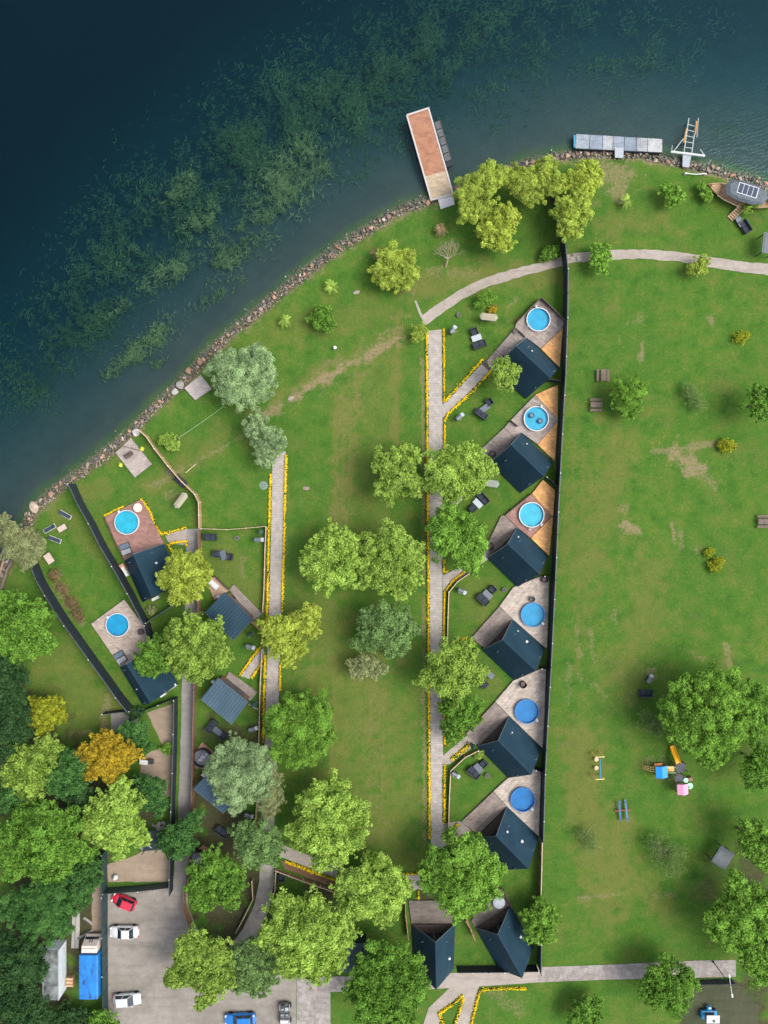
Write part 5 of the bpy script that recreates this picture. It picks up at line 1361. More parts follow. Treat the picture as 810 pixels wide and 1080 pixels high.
def tub(label, u, v):
    c = W(u, v, 1.0); c.z = .25
    r = thing('round_hot_tub', label, 'hot tub', c, 0, 'round dark hot tubs on reddish decks'); R_ = 1.38
    b = MB(); b.lathe([(R_, 0), (R_, .9), (R_ - .14, .9), (R_ - .14, .05)], n=36, closed=True); b.build('shell', plain('tub_black', (.018, .018, .026), .6, .3, 4), r)
    b = MB(); b.lathe([(R_ - .15, .02), (R_ - .15, .10), (.02, .11)], n=36); b.build('floor', plain('tub_grey', (.16, .165, .19), .6, .35, 1.2), r)
    tp = plain('crumpled_tarp', (.46, .46, .50), .7, .15, 3)
    b = MB(); rs = random.Random(int(u)); pts = []
    for k in range(14):
        f = k / 13; pts.append((-.6 + 1.3 * f + .12 * math.sin(k * 2.1), -.55 + 1.1 * f + .3 * math.sin(k * 1.3), .18 + .08 * math.sin(k * 1.9)))
    b.tube(pts, [.10 + .09 * abs(math.sin(k * 1.7)) for k in range(14)], 7); b.build('crumpled_cover', tp, r)
    return r
tub('round dark hot tub beside the silver tree', 212.7, 800)
tub('round dark hot tub in shade beside the lane', 208.5, 908)
def bbqhut():
    c = W(762.5, 904.5, 2.2); c.z = 0
    r = thing('flat_roof_shelter', 'small grey flat roofed shelter under the right-hand trees', 'shelter', c, ang(.55, -.85))
    gm = plain('grey_felt', (.095, .11, .125), .7, .2, 2)
    b = MB(); b.box((0, 0, 2.2), (2.75, 2.35, .1)); b.box((0, 0, 2.27), (2.3, 1.9, .06)); b.build('roof', gm, r, bevel=.02)
    for x in (-1.2, 1.2):
        for y in (-1, 1):
            b = MB(); b.box((x, y, 1.08), (.12, .12, 2.16)); b.build('post', M_DSTEEL, r)
    b = MB(); b.box((-.1, -1.03, .55), (2.2, .06, 1.1)); b.build('back_panel', M_DARKW, r)
    b = MB(); b.box((-.2, -.6, .45), (1.8, .45, .06)); b.box((-.2, -.6, .21), (1.5, .3, .42)); b.build('bench', M_DARKW, r)
    c = W(809, 258, 1.5); c.z = 0
    r = thing('flat_roof_shelter', 'grey flat roofed shelter cut by the right edge below the boat', 'shelter', c, ang(.1, -1))
    b = MB(); b.box((0, 0, 2.1), (3.0, 1.9, .1)); b.box((0, 0, 2.17), (2.6, 1.5, .06)); b.build('roof', gm, r, bevel=.02)
    for x in (-1.3, 1.3):
        for y in (-.8, .8):
            b = MB(); b.box((x, y, 1.03), (.12, .12, 2.06)); b.build('post', M_DSTEEL, r)
    c = W(51.5, 589, .9); c.z = 0
    r = thing('plank_table', 'pinkish plank counter at the shore end of the dark fence', 'counter', c, ang(.6, .9))
    b = MB()
    for i in range(5): b.box((0, -.42 + i * .21, .88), (1.5, .2, .06))
    b.build('table_top', plain('pink_boards', (0, 0, 0)), r)
    legs(r, (-.6, .6), (-.35, .35), .85, M_DARKW, .05)
bbqhut()
def lamp():
    c = W(752, 1014); r = thing('street_lamp', 'tall dark street lamp with white twin arms by the slab walk', 'street lamp', c, ang(3, 21))
    b = MB(); b.tube([(0, 0, 0), (0, 0, .9), (0, 0, 5.6)], [.11, .07, .05], 8); b.build('pole', M_DSTEEL, r)
    b = MB(); b.tube([(-1.35, 0, 5.65), (0, 0, 5.55), (1.35, 0, 5.65)], .045, 6); b.build('arm', M_WHITE, r)
    for s in (-1, 1):
        b = MB(); b.box((s * 1.4, 0, 5.66), (.5, .24, .1)); b.build('lamp_head', M_WHITE, r, bevel=.03)
    b = MB(); b.lathe([(.2, 0), (.2, .05), (.1, .12)], n=12); b.build('base', M_DSTEEL, r)
lamp()
def misc():
    # line between bush and tree, pole by the fence, white bar goal
    a, q = W(188, 462, 1.1), W(236, 428.5, 1.6); c = (a + q) / 2; c.z = 0
    r = thing('slack_cord', 'thin pale cord stretched from small bush to silver tree', 'cord', c)
    b = MB(); pts = [a.lerp(q, f / 10) - c - Vector((0, 0, .25 * math.sin(PI * f / 10))) for f in range(11)]; b.tube(pts, .022, 5); b.build('cord_line', plain('pale_green_cord', (.30, .42, .28), .8), r)
    for p in (a, q):
        b = MB(); b.tube([(p.x - c.x, p.y - c.y, 0), (p.x - c.x, p.y - c.y, p.z + .05)], .04, 6); b.build('stake', M_PALEWOOD, r)
    a, q = W(195.5, 498.7, .35), W(206.5, 489.5, .35); c = (a + q) / 2; c.z = 0
    r = thing('pale_pole', 'pale wooden pole reaching from the tan fence over the grass', 'pole', c)
    b = MB(); b.tube([a - c, q - c], .05, 6); b.build('shaft', plain('cream_wood', (.55, .48, .30), .7), r)
    for p in (a, q):
        b = MB(); b.box((p.x - c.x, p.y - c.y, .15), (.12, .12, .3)); b.build('foot', M_DARKW, r)
    a, q = W(723.5, 182.6, .5), W(744.2, 183.2, .5); c = (a + q) / 2; c.z = 0
    r = thing('white_bar', 'white bar on two stubs at the grass edge below the boat ramp', 'bar', c)
    b = MB(); b.tube([a - c, (0, -.12, .45), q - c], .07, 7); b.build('crossbar', M_WHITE, r)
    for p in (a, q):
        b = MB(); b.box((p.x - c.x, p.y - c.y, .27), (.3, .22, .54)); b.build('stub', M_WHITE, r, bevel=.03)
    c = W(353.5, 367.5); r = thing('lidded_bin', 'small blue and white lidded bin alone on the big lawn', 'bin', c)
    b = MB(); b.lathe([(.18, 0), (.22, .05), (.24, .55)], n=14); b.build('drum', plain('bin_blue', (.12, .2, .35), .5), r)
    b = MB(); b.lathe([(.26, .55), (.27, .6), (.2, .68), (.02, .7)], n=14); b.build('lid', M_WHITE, r)
    for u, v, rz, lb in ((323, 515, 0, 'flat reddish stone slab on the lawn right of the narrow path'), (376, 308.5, .3, 'pale flat board on grass by the lime weeping tree'), (307, 420, .5, 'small grey stone slab on the dirt trail')):
        c = W(u, v); r = thing('ground_slab', lb, 'slab', c, rz)
        b = MB(); b.prism([(-.45, -.2), (.1, -.28), (.5, -.12), (.4, .2), (-.2, .27), (-.5, .1)], -.02, .12); b.build('stone', plain('slab_%d' % u, (.22, .16, .14) if u == 323 else (.24, .21, .18), .8, .25, 5), r, bevel=.02)
    c = W(278, 512); r = thing('drain_cover', 'round grey green cover in the lawn left of the narrow path', 'cover', c)
    b = MB(); b.lathe([(.62, -.02), (.62, .05), (.52, .07), (.02, .08)], n=24); b.build('plate', plain('green_grey_plate', (.12, .19, .16), .6, .25, 4), r)
    b = MB(); b.lathe([(.30, .07), (.30, .10), (.25, .10), (.25, .07)], n=20, closed=True); b.build('handle_ring', M_DSTEEL, r)
    # clutter behind the left cabins
    for u, v, rz, sx, m, lb in ((156.5, 598, ang(.55, .83), 1.0, plain('clutter_brown', (.3, .17, .11), .7), 0), (132, 602.5, ang(.5, .85), 1.6, M_WHITE, 'white gas cabinet and bottle behind the red deck cabin'), (164, 631, ang(1, -.5), 1.1, M_WHITE, 'white outdoor unit at the back of the red deck cabin'),
                            (172, 732.5, ang(1, -.62), .9, M_WHITE, 'white outdoor unit on the left behind the lower left A-frame'), (181.5, 724.5, ang(1, -.62), 1.5, M_WHITE, 'white outdoor unit pair on the right behind the lower left A-frame')):
        if not lb: continue
        c = W(u, v, .5); c.z = 0; r = thing('outdoor_unit', lb, 'utility unit', c, rz)
        b = MB(); b.box((0, 0, .42), (sx, .42, .7)); b.build('casing', m, r, bevel=.02)
        b = MB(); b.box((0, 0, .80), (sx * .94, .36, .04)); b.build('top_cover', M_WCAP, r)
        for s in (-1, 1):
            b = MB(); b.box((s * sx * .35, 0, .04), (.08, .38, .08)); b.build('foot', M_DSTEEL, r)
    c = W(129.5, 597.5, .3); c.z = 0; r = thing('storage_chest', 'small rusty orange chest against the dark fence behind the red deck cabin', 'chest', c, ang(.55, .83))
    b = MB(); b.box((0, 0, .3), (.75, .6, .6)); b.build('box', plain('rusty_orange', (.36, .15, .07), .7), r, bevel=.02)
    b = MB(); b.box((0, 0, .63), (.8, .64, .06)); b.build('lid', plain('rusty_lid', (.42, .2, .12), .7), r, bevel=.02)
    c = W(155, 803, .7); c.z = 0; r = thing('garden_awning', 'small white awning over a dark frame beside the orange tree', 'awning', c, ang(1, .12))
    b = MB(); b.hexa([(-.9, -.35, 1.2), (.3, -.35, 1.2), (.3, .35, 1.3), (-.9, .35, 1.3)], [(-.9, -.35, 1.24), (.3, -.35, 1.24), (.3, .35, 1.34), (-.9, .35, 1.34)]); b.build('cover', M_WHITE, r)
    b = MB(); b.box((.6, 0, .6), (.7, .6, .5)); b.build('cabinet', M_DSTEEL, r, bevel=.02)
    legs(r, (-.8, .2), (-.28, .28), 1.2, M_DSTEEL, .02)
    c = W(121.5, 925.5, .4); c.z = 0; r = thing('white_sack', 'white sack leaning in the sandy yard corner', 'sack', c, .3)
    b = MB(); b.lathe([(.3, 0), (.42, .1), (.40, .5), (.22, .75), (.05, .85)], n=9); b.build('bag', M_WHITE, r, smooth=True)
    b = MB(); b.lathe([(.07, .8), (.12, .95), (.02, .97)], n=8); b.build('tie', M_WCAP, r)
    c = W(526, 951, .6); c.z = .3; r = thing('covered_tub', 'rounded white covered tub on the deck of the open gabled A-frame', 'hot tub', c, .4)
    b = MB(); b.lathe([(.75, 0), (.82, .1), (.82, .55)], n=24); b.build('shell', M_DSTEEL, r)
    b = MB(); b.lathe([(.86, .55), (.88, .62), (.6, .72), (.02, .78)], n=24); b.build('cover', plain('tub_cover_white', (.30, .33, .37), .5), r)
    c = W(52, 885, 0)
misc()
def roof_debris():
    c = W(163, 893, .8); c.z = 0
    r = thing('dark_lean_to', 'dark lean-to roof between white stones and sandy yard', 'lean-to', c)
    o = lambda u, v, z: W(u, v, z) - c
    b = MB(); P = [(156, 876.5), (173, 875.5), (170, 896), (150, 898)]
    b.hexa([o(u, v, 1.9) for u, v in P], [o(u, v, 2.0) for u, v in P]); b.build('roof', M_NAVY, r)
    for u, v in ((158, 879), (170, 878), (168, 893), (154, 895)):
        p = o(u, v, 0); b = MB(); b.box((p.x, p.y, .95), (.1, .1, 1.9)); b.build('post', M_DSTEEL, r)
    b = MB(); b.tube([o(154, 890, 2.03), o(160, 894.5, 2.03)], .04, 5); b.build('roof_batten', M_WCAP, r)
    c = W(146.5, 893, .3); c.z = 0
    r = thing('grey_tarpaulin', 'grey sheet folded over posts beside the dark lean-to', 'tarpaulin', c)
    o2 = lambda u, v, z: W(u, v, z) - c
    b = MB(); P = [(141, 888), (153, 889), (150, 897), (144, 893)]
    b.hexa([o2(u, v, .7 + .1 * (i % 2)) for i, (u, v) in enumerate(P)], [o2(u, v, .73 + .1 * (i % 2)) for i, (u, v) in enumerate(P)]); b.build('sheet', plain('tarp_grey', (.17, .19, .22), .7), r)
    for u, v in ((143, 889), (151, 890), (149, 895.5)):
        p = o2(u, v, 0); b = MB(); b.box((p.x, p.y, .35), (.08, .08, .7)); b.build('post', M_DARKW, r)
    # light rails lying on the dirt strip, stacked boards
    for i, (u0, v0, u1, v1) in enumerate(((80, 960, 79, 1000), (88, 968, 97, 975), (82, 990, 98, 981))):
        a, q = W(u0, v0, .12), W(u1, v1, .12); m_ = (a + q) / 2; m_.z = 0
        r = thing('concrete_edging', ('long pale concrete edging running toward the lorry', 'short curved pale edging beside the dirt strip', 'pale edging piece just above the lorry cab')[i], 'edging', m_, 0, 'pale edgings on the shaded ground')
        b = MB(); b.ribbon([(a - m_)[:2], ((a + q) / 2 - m_ + Vector((.08, .06, 0)))[:2], (q - m_)[:2]], (1.1 if i == 0 else .28), -.02, .16); b.build('strip', M_KERB, r)
        b = MB(); b.ribbon([(a - m_)[:2], (q - m_)[:2]], .12, .10, .20); b.build('joint', M_LANE, r)
roof_debris()
# ------------------------------------------------------------------ playground
def play():
    c = W(706, 815); c.z = 0
    r = thing('play_tower', 'colourful play tower set with yellow slide, blue roof and pink roof', 'play tower', c)
    o = lambda u, v, z=0.0: W(u, v, z) - c
    ye = plain('play_yellow', (.80, .40, .012), .35, .08, 3); bl = plain('play_blue', (.010, .22, .62), .35, .08, 3); pk = plain('play_pink', (.58, .26, .40), .4, .08, 3)
    gr = plain('play_mint', (.26, .60, .38), .4, .08, 3); nv = plain('play_navy', (.025, .03, .05), .6, .2, 5); wd = plain('play_post', (.22, .10, .06), .7, .2, 5)
    # slide: trough from the tower down to the grass
    top, bot = o(715.5, 806, 1.5), o(708.8, 786.5, .3)
    d = (bot - top); n = Vector((-d.y, d.x, 0)).normalized() * .33
    b = MB()
    ts = [top.lerp(bot, f) + Vector((0, 0, .12 * math.sin(f * PI * 2))) for f in [i / 8 for i in range(9)]]
    prof = [(-1, .22), (-1.1, .22), (-1.1, -.06), (1.1, -.06), (1.1, .22), (1, .22), (.9, 0), (-.9, 0)]
    vs = [p + n * x + Vector((0, 0, z)) for p in ts for x, z in prof]; m = len(prof)
    fs = [(i * m + k, i * m + (k + 1) % m, (i + 1) * m + (k + 1) % m, (i + 1) * m + k) for i in range(8) for k in range(m)] + [tuple(range(m)), tuple(range(8 * m, 9 * m))[::-1]]
    b.add(vs, fs); b.build('slide', ye, r)
    # towers
    def tower(u, v, sx, sy, rz, hp, roofm, hr, name):
        p = o(u, v, hp); q = MB(); q.box((p.x, p.y, hp), (sx, sy, .1), rz); q.build('platform', nv, r)
        ca, sa = math.cos(rz), math.sin(rz)
        for x in (-1, 1):
            for y in (-1, 1):
                lx, ly = x * sx * .44, y * sy * .44
                pb = MB(); pb.box((p.x + lx * ca - ly * sa, p.y + lx * sa + ly * ca, (hr or hp + .9) / 2), (.1, .1, hr or hp + .9)); pb.build('post', wd, r)
        if roofm:
            p = o(u, v, hr)
            q = MB(); hx, hy = sx * .58, sy * .58; up = .35
            vs = [(-hx, -hy, 0), (hx, -hy, 0), (hx, hy, 0), (-hx, hy, 0), (0, -hy, up), (0, hy, up)]
            vs = [(x * ca - y * sa + p.x, x * sa + y * ca + p.y, z + hr) for x, y, z in vs]
            q.add(vs, [(0, 4, 5, 3), (1, 2, 5, 4), (0, 1, 4), (3, 5, 2), (0, 3, 2, 1)]); q.build(name, roofm, r)
    tower(697.8, 814.3, 1.45, 1.45, .07, 1.2, bl, 2.5, 'blue_roof')
    tower(720, 832.5, 1.35, 1.30, .06, 1.2, pk, 2.3, 'pink_roof')
    tower(717.5, 809.5, 1.5, 1.3, .25, 1.5, None, 0, '')
    tower(716, 821, 1.2, 1.3, .05, 1.5, None, 0, '')
    p = o(706.8, 810.8, 1.3); q = MB(); q.box((p.x, p.y, 1.3), (1.2, .75, .08)); q.build('bridge', plain('play_amber', (.58, .30, .05), .5), r)
    q = MB()
    for s in (-.38, .38): q.tube([(p.x - .6, p.y + s, 1.9), (p.x + .6, p.y + s, 1.9)], .035, 6)
    q.build('bridge_rail', gr, r)
    q = MB()
    for s in (-.38, .0, .38):
        a = o(691, 811.5 + s * 7, 1.3); e = o(677, 808.5 + s * 4, 0)
        q.tube([a, a.lerp(e, .4) + Vector((0, 0, .45)), a.lerp(e, .8) + Vector((0, 0, .25)), e], .045, 6)
    for f in (.15, .35, .55, .75):
        a = o(691 - 14 * f, 808.8 - f * 2, 1.3 * (1 - f) + .45 * math.sin(f * PI)); e = o(691 - 14 * f, 814.2 - f * 4, 1.3 * (1 - f) + .45 * math.sin(f * PI)); q.tube([a, e], .04, 5)
    q.build('climbing_arch', plain('play_sand', (.66, .46, .14), .5), r)
    for u, v, rr, z in ((723.4, 823, .36, .9), (727.6, 829, .45, .5)):
        p = o(u, v, z); q = MB(); q.lathe([(.06, -z), (.06, -.04), (rr, -.04), (rr, .03), (.02, .05)], (p.x, p.y, z), 18); q.build('stepping_disc', gr, r)
    p = o(726, 820); q = MB(); q.box((p.x, p.y, .4), (.55, .5, .8), .3); q.build('crawl_box', wd, r)
    p = o(694, 806, .4); q = MB(); q.box((p.x, p.y, .5), (1.2, .35, .1), .1); q.build('orange_step', plain('play_orange', (.45, .14, .03), .5), r)
play()
def swing_frame():
    c = W(629, 807); c.z = 0; r = thing('swing_set', 'yellow portal swing frame with a blue top beam', 'swing set', c)
    o = lambda u, v, z=0.0: W(u, v, z) - c
    ye = plain('frame_yellow', (.68, .50, .16), .5); bl = plain('beam_blue', (.015, .19, .36), .45); h = 1.9
    for vf, vt in ((793, 798.5), (816.5, 822)):
        f1, f2 = o(623.5, vf), o(632, vf - .3); t1, t2 = o(628.6, vt, h), o(637, vt - .3, h)
        b = MB(); b.tube([f1, t1], .09, 6); b.tube([t1, t2], .07, 6); b.tube([t2, f2], .09, 6); b.build('portal', ye, r)
    b = MB(); b.tube([o(632.6, 798.6, h + .02), o(633.5, 821.5, h + .02)], .085, 7); b.build('beam', bl, r)
    for v in (801, 810):
        p = o(629, v, .5); q = o(632.8, v, h)
        b = MB(); b.lathe([(.28, 0), (.30, .04), (.26, .07), (.03, .08)], tuple(p), 16); s_ = b.build('seat', plain('seat_sand', (.55, .38, .25), .6), r)
        b = MB(); b.tube([p + Vector((0, 0, .05)), Vector((o(632.9, v, h).x, p.y, h))], .018, 5); b.build('rope', M_DSTEEL, s_)
swing_frame()
def seesaw():
    c = W(656, 853.5); c.z = 0; r = thing('double_seesaw', 'double seesaw with two blue planks on a red axle', 'seesaw', c, ang(-.09, -1))
    bl = plain('plank_blue', (.025, .10, .24), .5); rd = plain('axle_red', (.36, .05, .03), .5)
    for s, t_ in ((-.48, .10), (.48, -.10)):
        b = MB(); b.box((0, s, .52), (3.1, .26, .07), M=Matrix.Rotation(t_, 4, 'Y')); p = b.build('plank', bl, r)
        b = MB()
        for x in (-1.2, 1.2): b.tube([(x, s - .16, .80 - t_ * x), (x, s + .16, .80 - t_ * x)], .025, 5); b.tube([(x, s, .55 - t_ * x), (x, s, .80 - t_ * x)], .025, 5)
        b.build('handle', M_DSTEEL, p)
    b = MB(); b.tube([(0, -1.1, .44), (0, 1.1, .44)], .06, 7); b.build('axle', rd, r)
    for s in (-1, 0, 1):
        b = MB(); b.tube([(-.25, s * 1.0, 0), (0, s * 1.0, .44), (.25, s * 1.0, 0)], .045, 6); b.build('stand', rd, r)
seesaw()

# ------------------------------------------------------------------ jetties
def jetty():
    P = [(429.1, 121.5), (451.9, 114.1), (477.8, 204.7), (454.8, 210.9)]
    a, b_, c_, d = [W(*p, .3) for p in P]; c = (a + b_ + c_ + d) / 4; c.z = 0
    r = thing('wooden_jetty', 'long reddish wooden jetty with a white edge reaching into the lake', 'jetty', c)
    a, b_, c_, d = [p - c for p in (a, b_, c_, d)]
    rz = math.atan2((d - a).y, (d - a).x)
    f = .725
    m1, m2 = a.lerp(d, f), b_.lerp(c_, f)
    red = planks('jetty_red_boards', (.27, .115, .060), (.35, .165, .095), rz + PI / 2, .14, 3.2, stain=(.22, .115, .08), gap=.5)
    pal = planks('jetty_pale_boards', (.34, .26, .175), (.42, .335, .235), rz + PI / 2, .14, 3.2, stain=(.34, .25, .17), gap=.75)
    b = MB(); b.prism([tuple(p[:2]) for p in (a, b_, m2, m1)], .12, .30); b.build('deck_boards', red, r)
    b = MB(); b.prism([tuple(p[:2]) for p in (m1, m2, c_, d)], .12, .304); o = b.build('deck_boards', pal, r); o['label'] = 'pale newer boards at the shore end'
    q = MB(); e = lambda p: tuple(p[:2])
    q.ribbon([e(a), e(b_), e(c_), e(d), e(a + (d - a) * .002)], .22, .05, .36); q.build('white_edge', plain('edge_white', (.37, .355, .345), .5, .08, 3), r)
    for fa in (.05, .35, .65, .93):
        for s in (a.lerp(d, fa), b_.lerp(c_, fa)):
            q = MB(); p = s * .96; q.tube([(p.x, p.y, -6 if fa < .5 else -2.4), (p.x, p.y, .1)], .11, 8); q.build('pile', M_DARKW, r)
    b = MB(); b.prism([tuple((W(*p) - c)[:2]) for p in ((461.7, 210.3), (478, 206.3), (479.2, 216), (464.8, 221))], -.05, .16); b.build('gangway', plain('gangway_concrete', (.46, .44, .45), .7, .1, 2), r)
    # raft alongside
    P = [(458, 128.5), (463.7, 126.4), (476, 168.5), (470.2, 171)]
    a, b_, c_, d = [W(*p, .15) for p in P]; c = (a + b_ + c_ + d) / 4; c.z = 0
    r = thing('floating_raft', 'old dark grey raft moored along the reddish jetty', 'raft', c)
    a, b_, c_, d = [p - c for p in (a, b_, c_, d)]
    m = planks('raft_boards', (.075, .082, .088), (.105, .115, .12), math.atan2((d - a).y, (d - a).x), .25, 2.0)
    for i in range(5):
        q = MB(); f0, f1 = i / 5 + .012, (i + 1) / 5 - .012; q.prism([tuple(p[:2]) for p in (a.lerp(d, f0), b_.lerp(c_, f0), b_.lerp(c_, f1), a.lerp(d, f1))], -.08, .15 + .01 * (i % 2)); q.build('float_panel', m, r)
    q = MB(); q.ribbon([tuple(b_[:2]), tuple(c_[:2])], .08, .06, .2); q.build('side_beam', M_DARKW, r)
    q = MB(); p = (c_ + d) / 2; q.box((p.x + .1, p.y - .45, 0), (.95, .7, .3), .35); q.build('fender_box', M_NAVY, r)
    # long pontoon
    P = [(607.7, 141.3), (698.7, 146.7), (698.7, 160.6), (606.8, 156.2)]
    a, b_, c_, d = [W(*p, .3) for p in P]; c = (a + b_ + c_ + d) / 4; c.z = 0
    r = thing('grey_pontoon', 'long grey pontoon lying parallel to the stony shore', 'pontoon', c)
    a, b_, c_, d = [p - c for p in (a, b_, c_, d)]
    tones = [(.22, .25, .29), (.17, .205, .26), (.27, .29, .31), (.19, .225, .28), (.155, .19, .235), (.25, .265, .29), (.33, .34, .35)]
    fr_ = [0, .16, .31, .43, .56, .70, .83, 1]
    for i in range(7):
        q = MB(); f0, f1 = fr_[i] + .003, fr_[i + 1] - .003
        q.prism([tuple(p[:2]) for p in (a.lerp(b_, f0), a.lerp(b_, f1), d.lerp(c_, f1), d.lerp(c_, f0))], -.08, .30 + .004 * (i % 2)); q.build('deck_panel', planks('pontoon_panel_%s' % 'abcdefg'[i], tones[i], tuple(x * 1.2 for x in tones[i]), PI / 2, .35, 3), r)
    q = MB(); q.ribbon([tuple((d + (d - a) * .02)[:2]), tuple((c_ + (c_ - b_) * .02)[:2])], .1, -.1, .25); q.build('side_beam', M_NAVY, r)
    q = MB(); p = (a + d) / 2; q.box((p.x - .15, p.y, .1), (.26, 1.8, .36)); q.build('blue_end', plain('end_blue', (.03, .19, .32), .5), r)
    q = MB(); q.prism([tuple((W(*p_) - c)[:2]) for p_ in ((647.6, 157), (657, 157.3), (656.6, 168), (647.8, 167.5))], .31, .38); q.build('gangway', plain('gangway_steel', (.26, .29, .33), .5, .15, 3), r)
    # boat ramp
    c = W(724, 158); c.z = 0
    r = thing('boat_ramp', 'steel ladder-like boat ramp running into the water', 'boat ramp', c)
    o = lambda u, v, z=0.0: W(u, v, z) - c
    st = plain('ramp_white_steel', (.30, .33, .33), .45, .12, 6); og = plain('ramp_orange', (.40, .22, .06), .6)
    l0, l1 = o(721.2, 161.4, .35), o(726.4, 124.8, .25); r0, r1 = o(729.4, 162.4, .35), o(734.2, 127.6, .25)
    b = MB(); b.tube([l0, l1], .09, 6); b.build('rail', st, r)
    b = MB(); b.tube([r0, r1], .09, 6); b.build('rail', st, r)
    for f in (.02, .17, .33, .50, .67, .83):
        b = MB(); b.tube([l0.lerp(l1, f), r0.lerp(r1, f)], .065, 6); b.build('rung', st, r)
    b = MB(); b.tube([o(707.5, 160, .45), o(743.3, 164.4, .45)], .17, 8); b.build('cross_beam', plain('beam_white', (.42, .44, .46), .5), r)
    for pa, pb in (((710.5, 159.8, .45), (720.8, 146, .4)), ((743, 164, .5), (738.5, 157.5, .9)), ((708, 160, .5), (709, 153.5, 1.1))):
        b = MB(); b.tube([o(*pa), o(*pb)], .07, 6); b.build('strut', st, r)
    for pa, pb in (((721, 150.5, .42), (724, 136, .42)), ((733.2, 142, .4), (734.8, 128, .4))):
        b = MB(); b.tube([o(*pa), o(*pb)], .12, 6); b.build('orange_pipe', og, r)
    b = MB(); b.tube([o(735, 145, .4), o(736.6, 124.4, .4)], .06, 6); b.build('guide_pipe', st, r)
    b = MB(); b.hexa([o(*p, .25) for p in ((720.2, 161.4), (729.6, 162.3), (726.7, 176.7), (719.8, 175.7))], [o(*p, .36) for p in ((720.2, 161.4), (729.6, 162.3), (726.7, 176.7), (719.8, 175.7))]); b.build('landing_plate', plain('plate_grey', (.24, .27, .31), .6, .2, 4), r)
    for u, v in ((726, 128), (733.5, 131), (722.5, 150), (731, 152)):
        p = o(u, v); b = MB(); b.tube([(p.x, p.y, -3.2 if v < 140 else -2), (p.x, p.y, .25)], .06, 6); b.build('pile', M_DSTEEL, r)
jetty()
def boat():
    c = W(781, 207, .8); c.z = 0
    r = thing('stranded_wooden_boat', 'wooden boat on the bank with dark canopy and solar panels', 'boat', c, ang(72, 22))
    wd = planks('boat_planks', (.36, .22, .12), (.44, .29, .17), 0, .16, 4); L = 10.4
    b = MB(); n = 17; vs = []; prof = 7
    for i in range(n):
        f = i / (n - 1) * 2 - 1; x = f * L / 2
        w_ = 1.35 * (1 - abs(f) ** 2.4) + .03; zt = .95 + .55 * abs(f) ** 3; zk = .05 + .5 * abs(f) ** 4
        ring = [(x, -w_, zt), (x, -w_ * .8, (zt + zk) / 2), (x, -w_ * .35, zk), (x, w_ * .35, zk), (x, w_ * .8, (zt + zk) / 2), (x, w_, zt)]
        inner = [(x, w_ - .10 if w_ > .15 else w_ * .4, zt), (x, w_ * .6, zk + .35), (x, -w_ * .6, zk + .35), (x, -w_ + .10 if w_ > .15 else -w_ * .4, zt)]
        vs += ring + inner
    m = 10
    fs = [(i * m + k, (i + 1) * m + k, (i + 1) * m + (k + 1) % m, i * m + (k + 1) % m) for i in range(n - 1) for k in range(m)] + [tuple(range(m))[::-1], tuple(range((n - 1) * m, n * m))]
    b.add(vs, fs); b.build('hull', wd, r)
    b = MB(); b.box((-3.9, 0, 1.02), (1.3, 1.2, .06)); b.build('fore_deck', wd, r)
    out = [(-2.9, -.55), (-2.5, -1.15), (-.8, -1.55), (1.4, -1.5), (2.9, -1.05), (3.3, -.1), (2.9, .95), (1.4, 1.35), (-.8, 1.4), (-2.5, 1.0), (-3.0, .3)]
    b = MB(); k = len(out); vs = [(x, y, 2.35) for x, y in out] + [(x * .82, y * .78, 2.62) for x, y in out] + [(x, y, 2.27) for x, y in out]
    fs = [(i, (i + 1) % k, (i + 1) % k + k, i + k) for i in range(k)] + [tuple(range(k, 2 * k))] + [(i + 2 * k, (i + 1) % k + 2 * k, (i + 1) % k, i) for i in range(k)] + [tuple(range(2 * k, 3 * k))[::-1]]
    b.add(vs, fs); cn = b.build('canopy', plain('canopy_felt', (.060, .075, .095), .65, .3, 2), r)
    b = MB(); b.box((.15, .12, 2.66), (2.95, 1.55, .05)); pn = b.build('solar_panel_frame', plain('panel_frame', (.55, .58, .62), .4), cn)
    b = MB()
    for i in range(4): b.box((.15 + (i - 1.5) * .71, .12, 2.695), (.64, 1.40, .02))
    b.build('solar_cells', plain('solar_blue', (.030, .042, .075), .45, .15, 6, .2), cn)
    for x in (-2.4, 0, 2.4):
        for y in (-.85, .85):
            b = MB(); b.tube([(x, y, .7), (x, y, 2.3)], .05, 6); b.build('canopy_post', wd, r)
    for y in (-1.2, 1.2):
        b = MB()
        for x in (-3.2, 0, 3.2): b.box((x, y * .45, .02), (.25, .5, .12))
        b.build('cradle', M_DARKW, r)
    b = MB(); b.tube([(-3.4, -1.0, 1.1), (-2.2, -1.4, 1.15), (0, -1.7, 1.15)], .07, 6); b.build('handrail', M_PALEWOOD, r)
    # wooden gangway to the boat
    a, q = W(769.5, 231, .1), W(783, 218, 1.0); m_ = (a + q) / 2; m_.z = 0
    r = thing('boarding_steps', 'sloping tan boarding steps leading up to the stranded boat', 'steps', m_)
    d = q - a; nn = Vector((-d.y, d.x, 0)).normalized() * .45
    for s in (-1, 1):
        b = MB(); b.tube([a - m_ + nn * s, q - m_ + nn * s], .06, 5); b.build('side_rail', M_PALEWOOD, r)
    for k in range(7):
        p = a.lerp(q, (k + .5) / 7) - m_; b = MB(); b.box(tuple(p), (.26, .85, .05), math.atan2(d.y, d.x)); b.build('tread', wd, r)
    for s in (-1, 1):
        p = q - m_ + nn * s; b = MB(); b.box((p.x, p.y, .48), (.08, .08, .95)); b.build('post', wd, r)
boat()

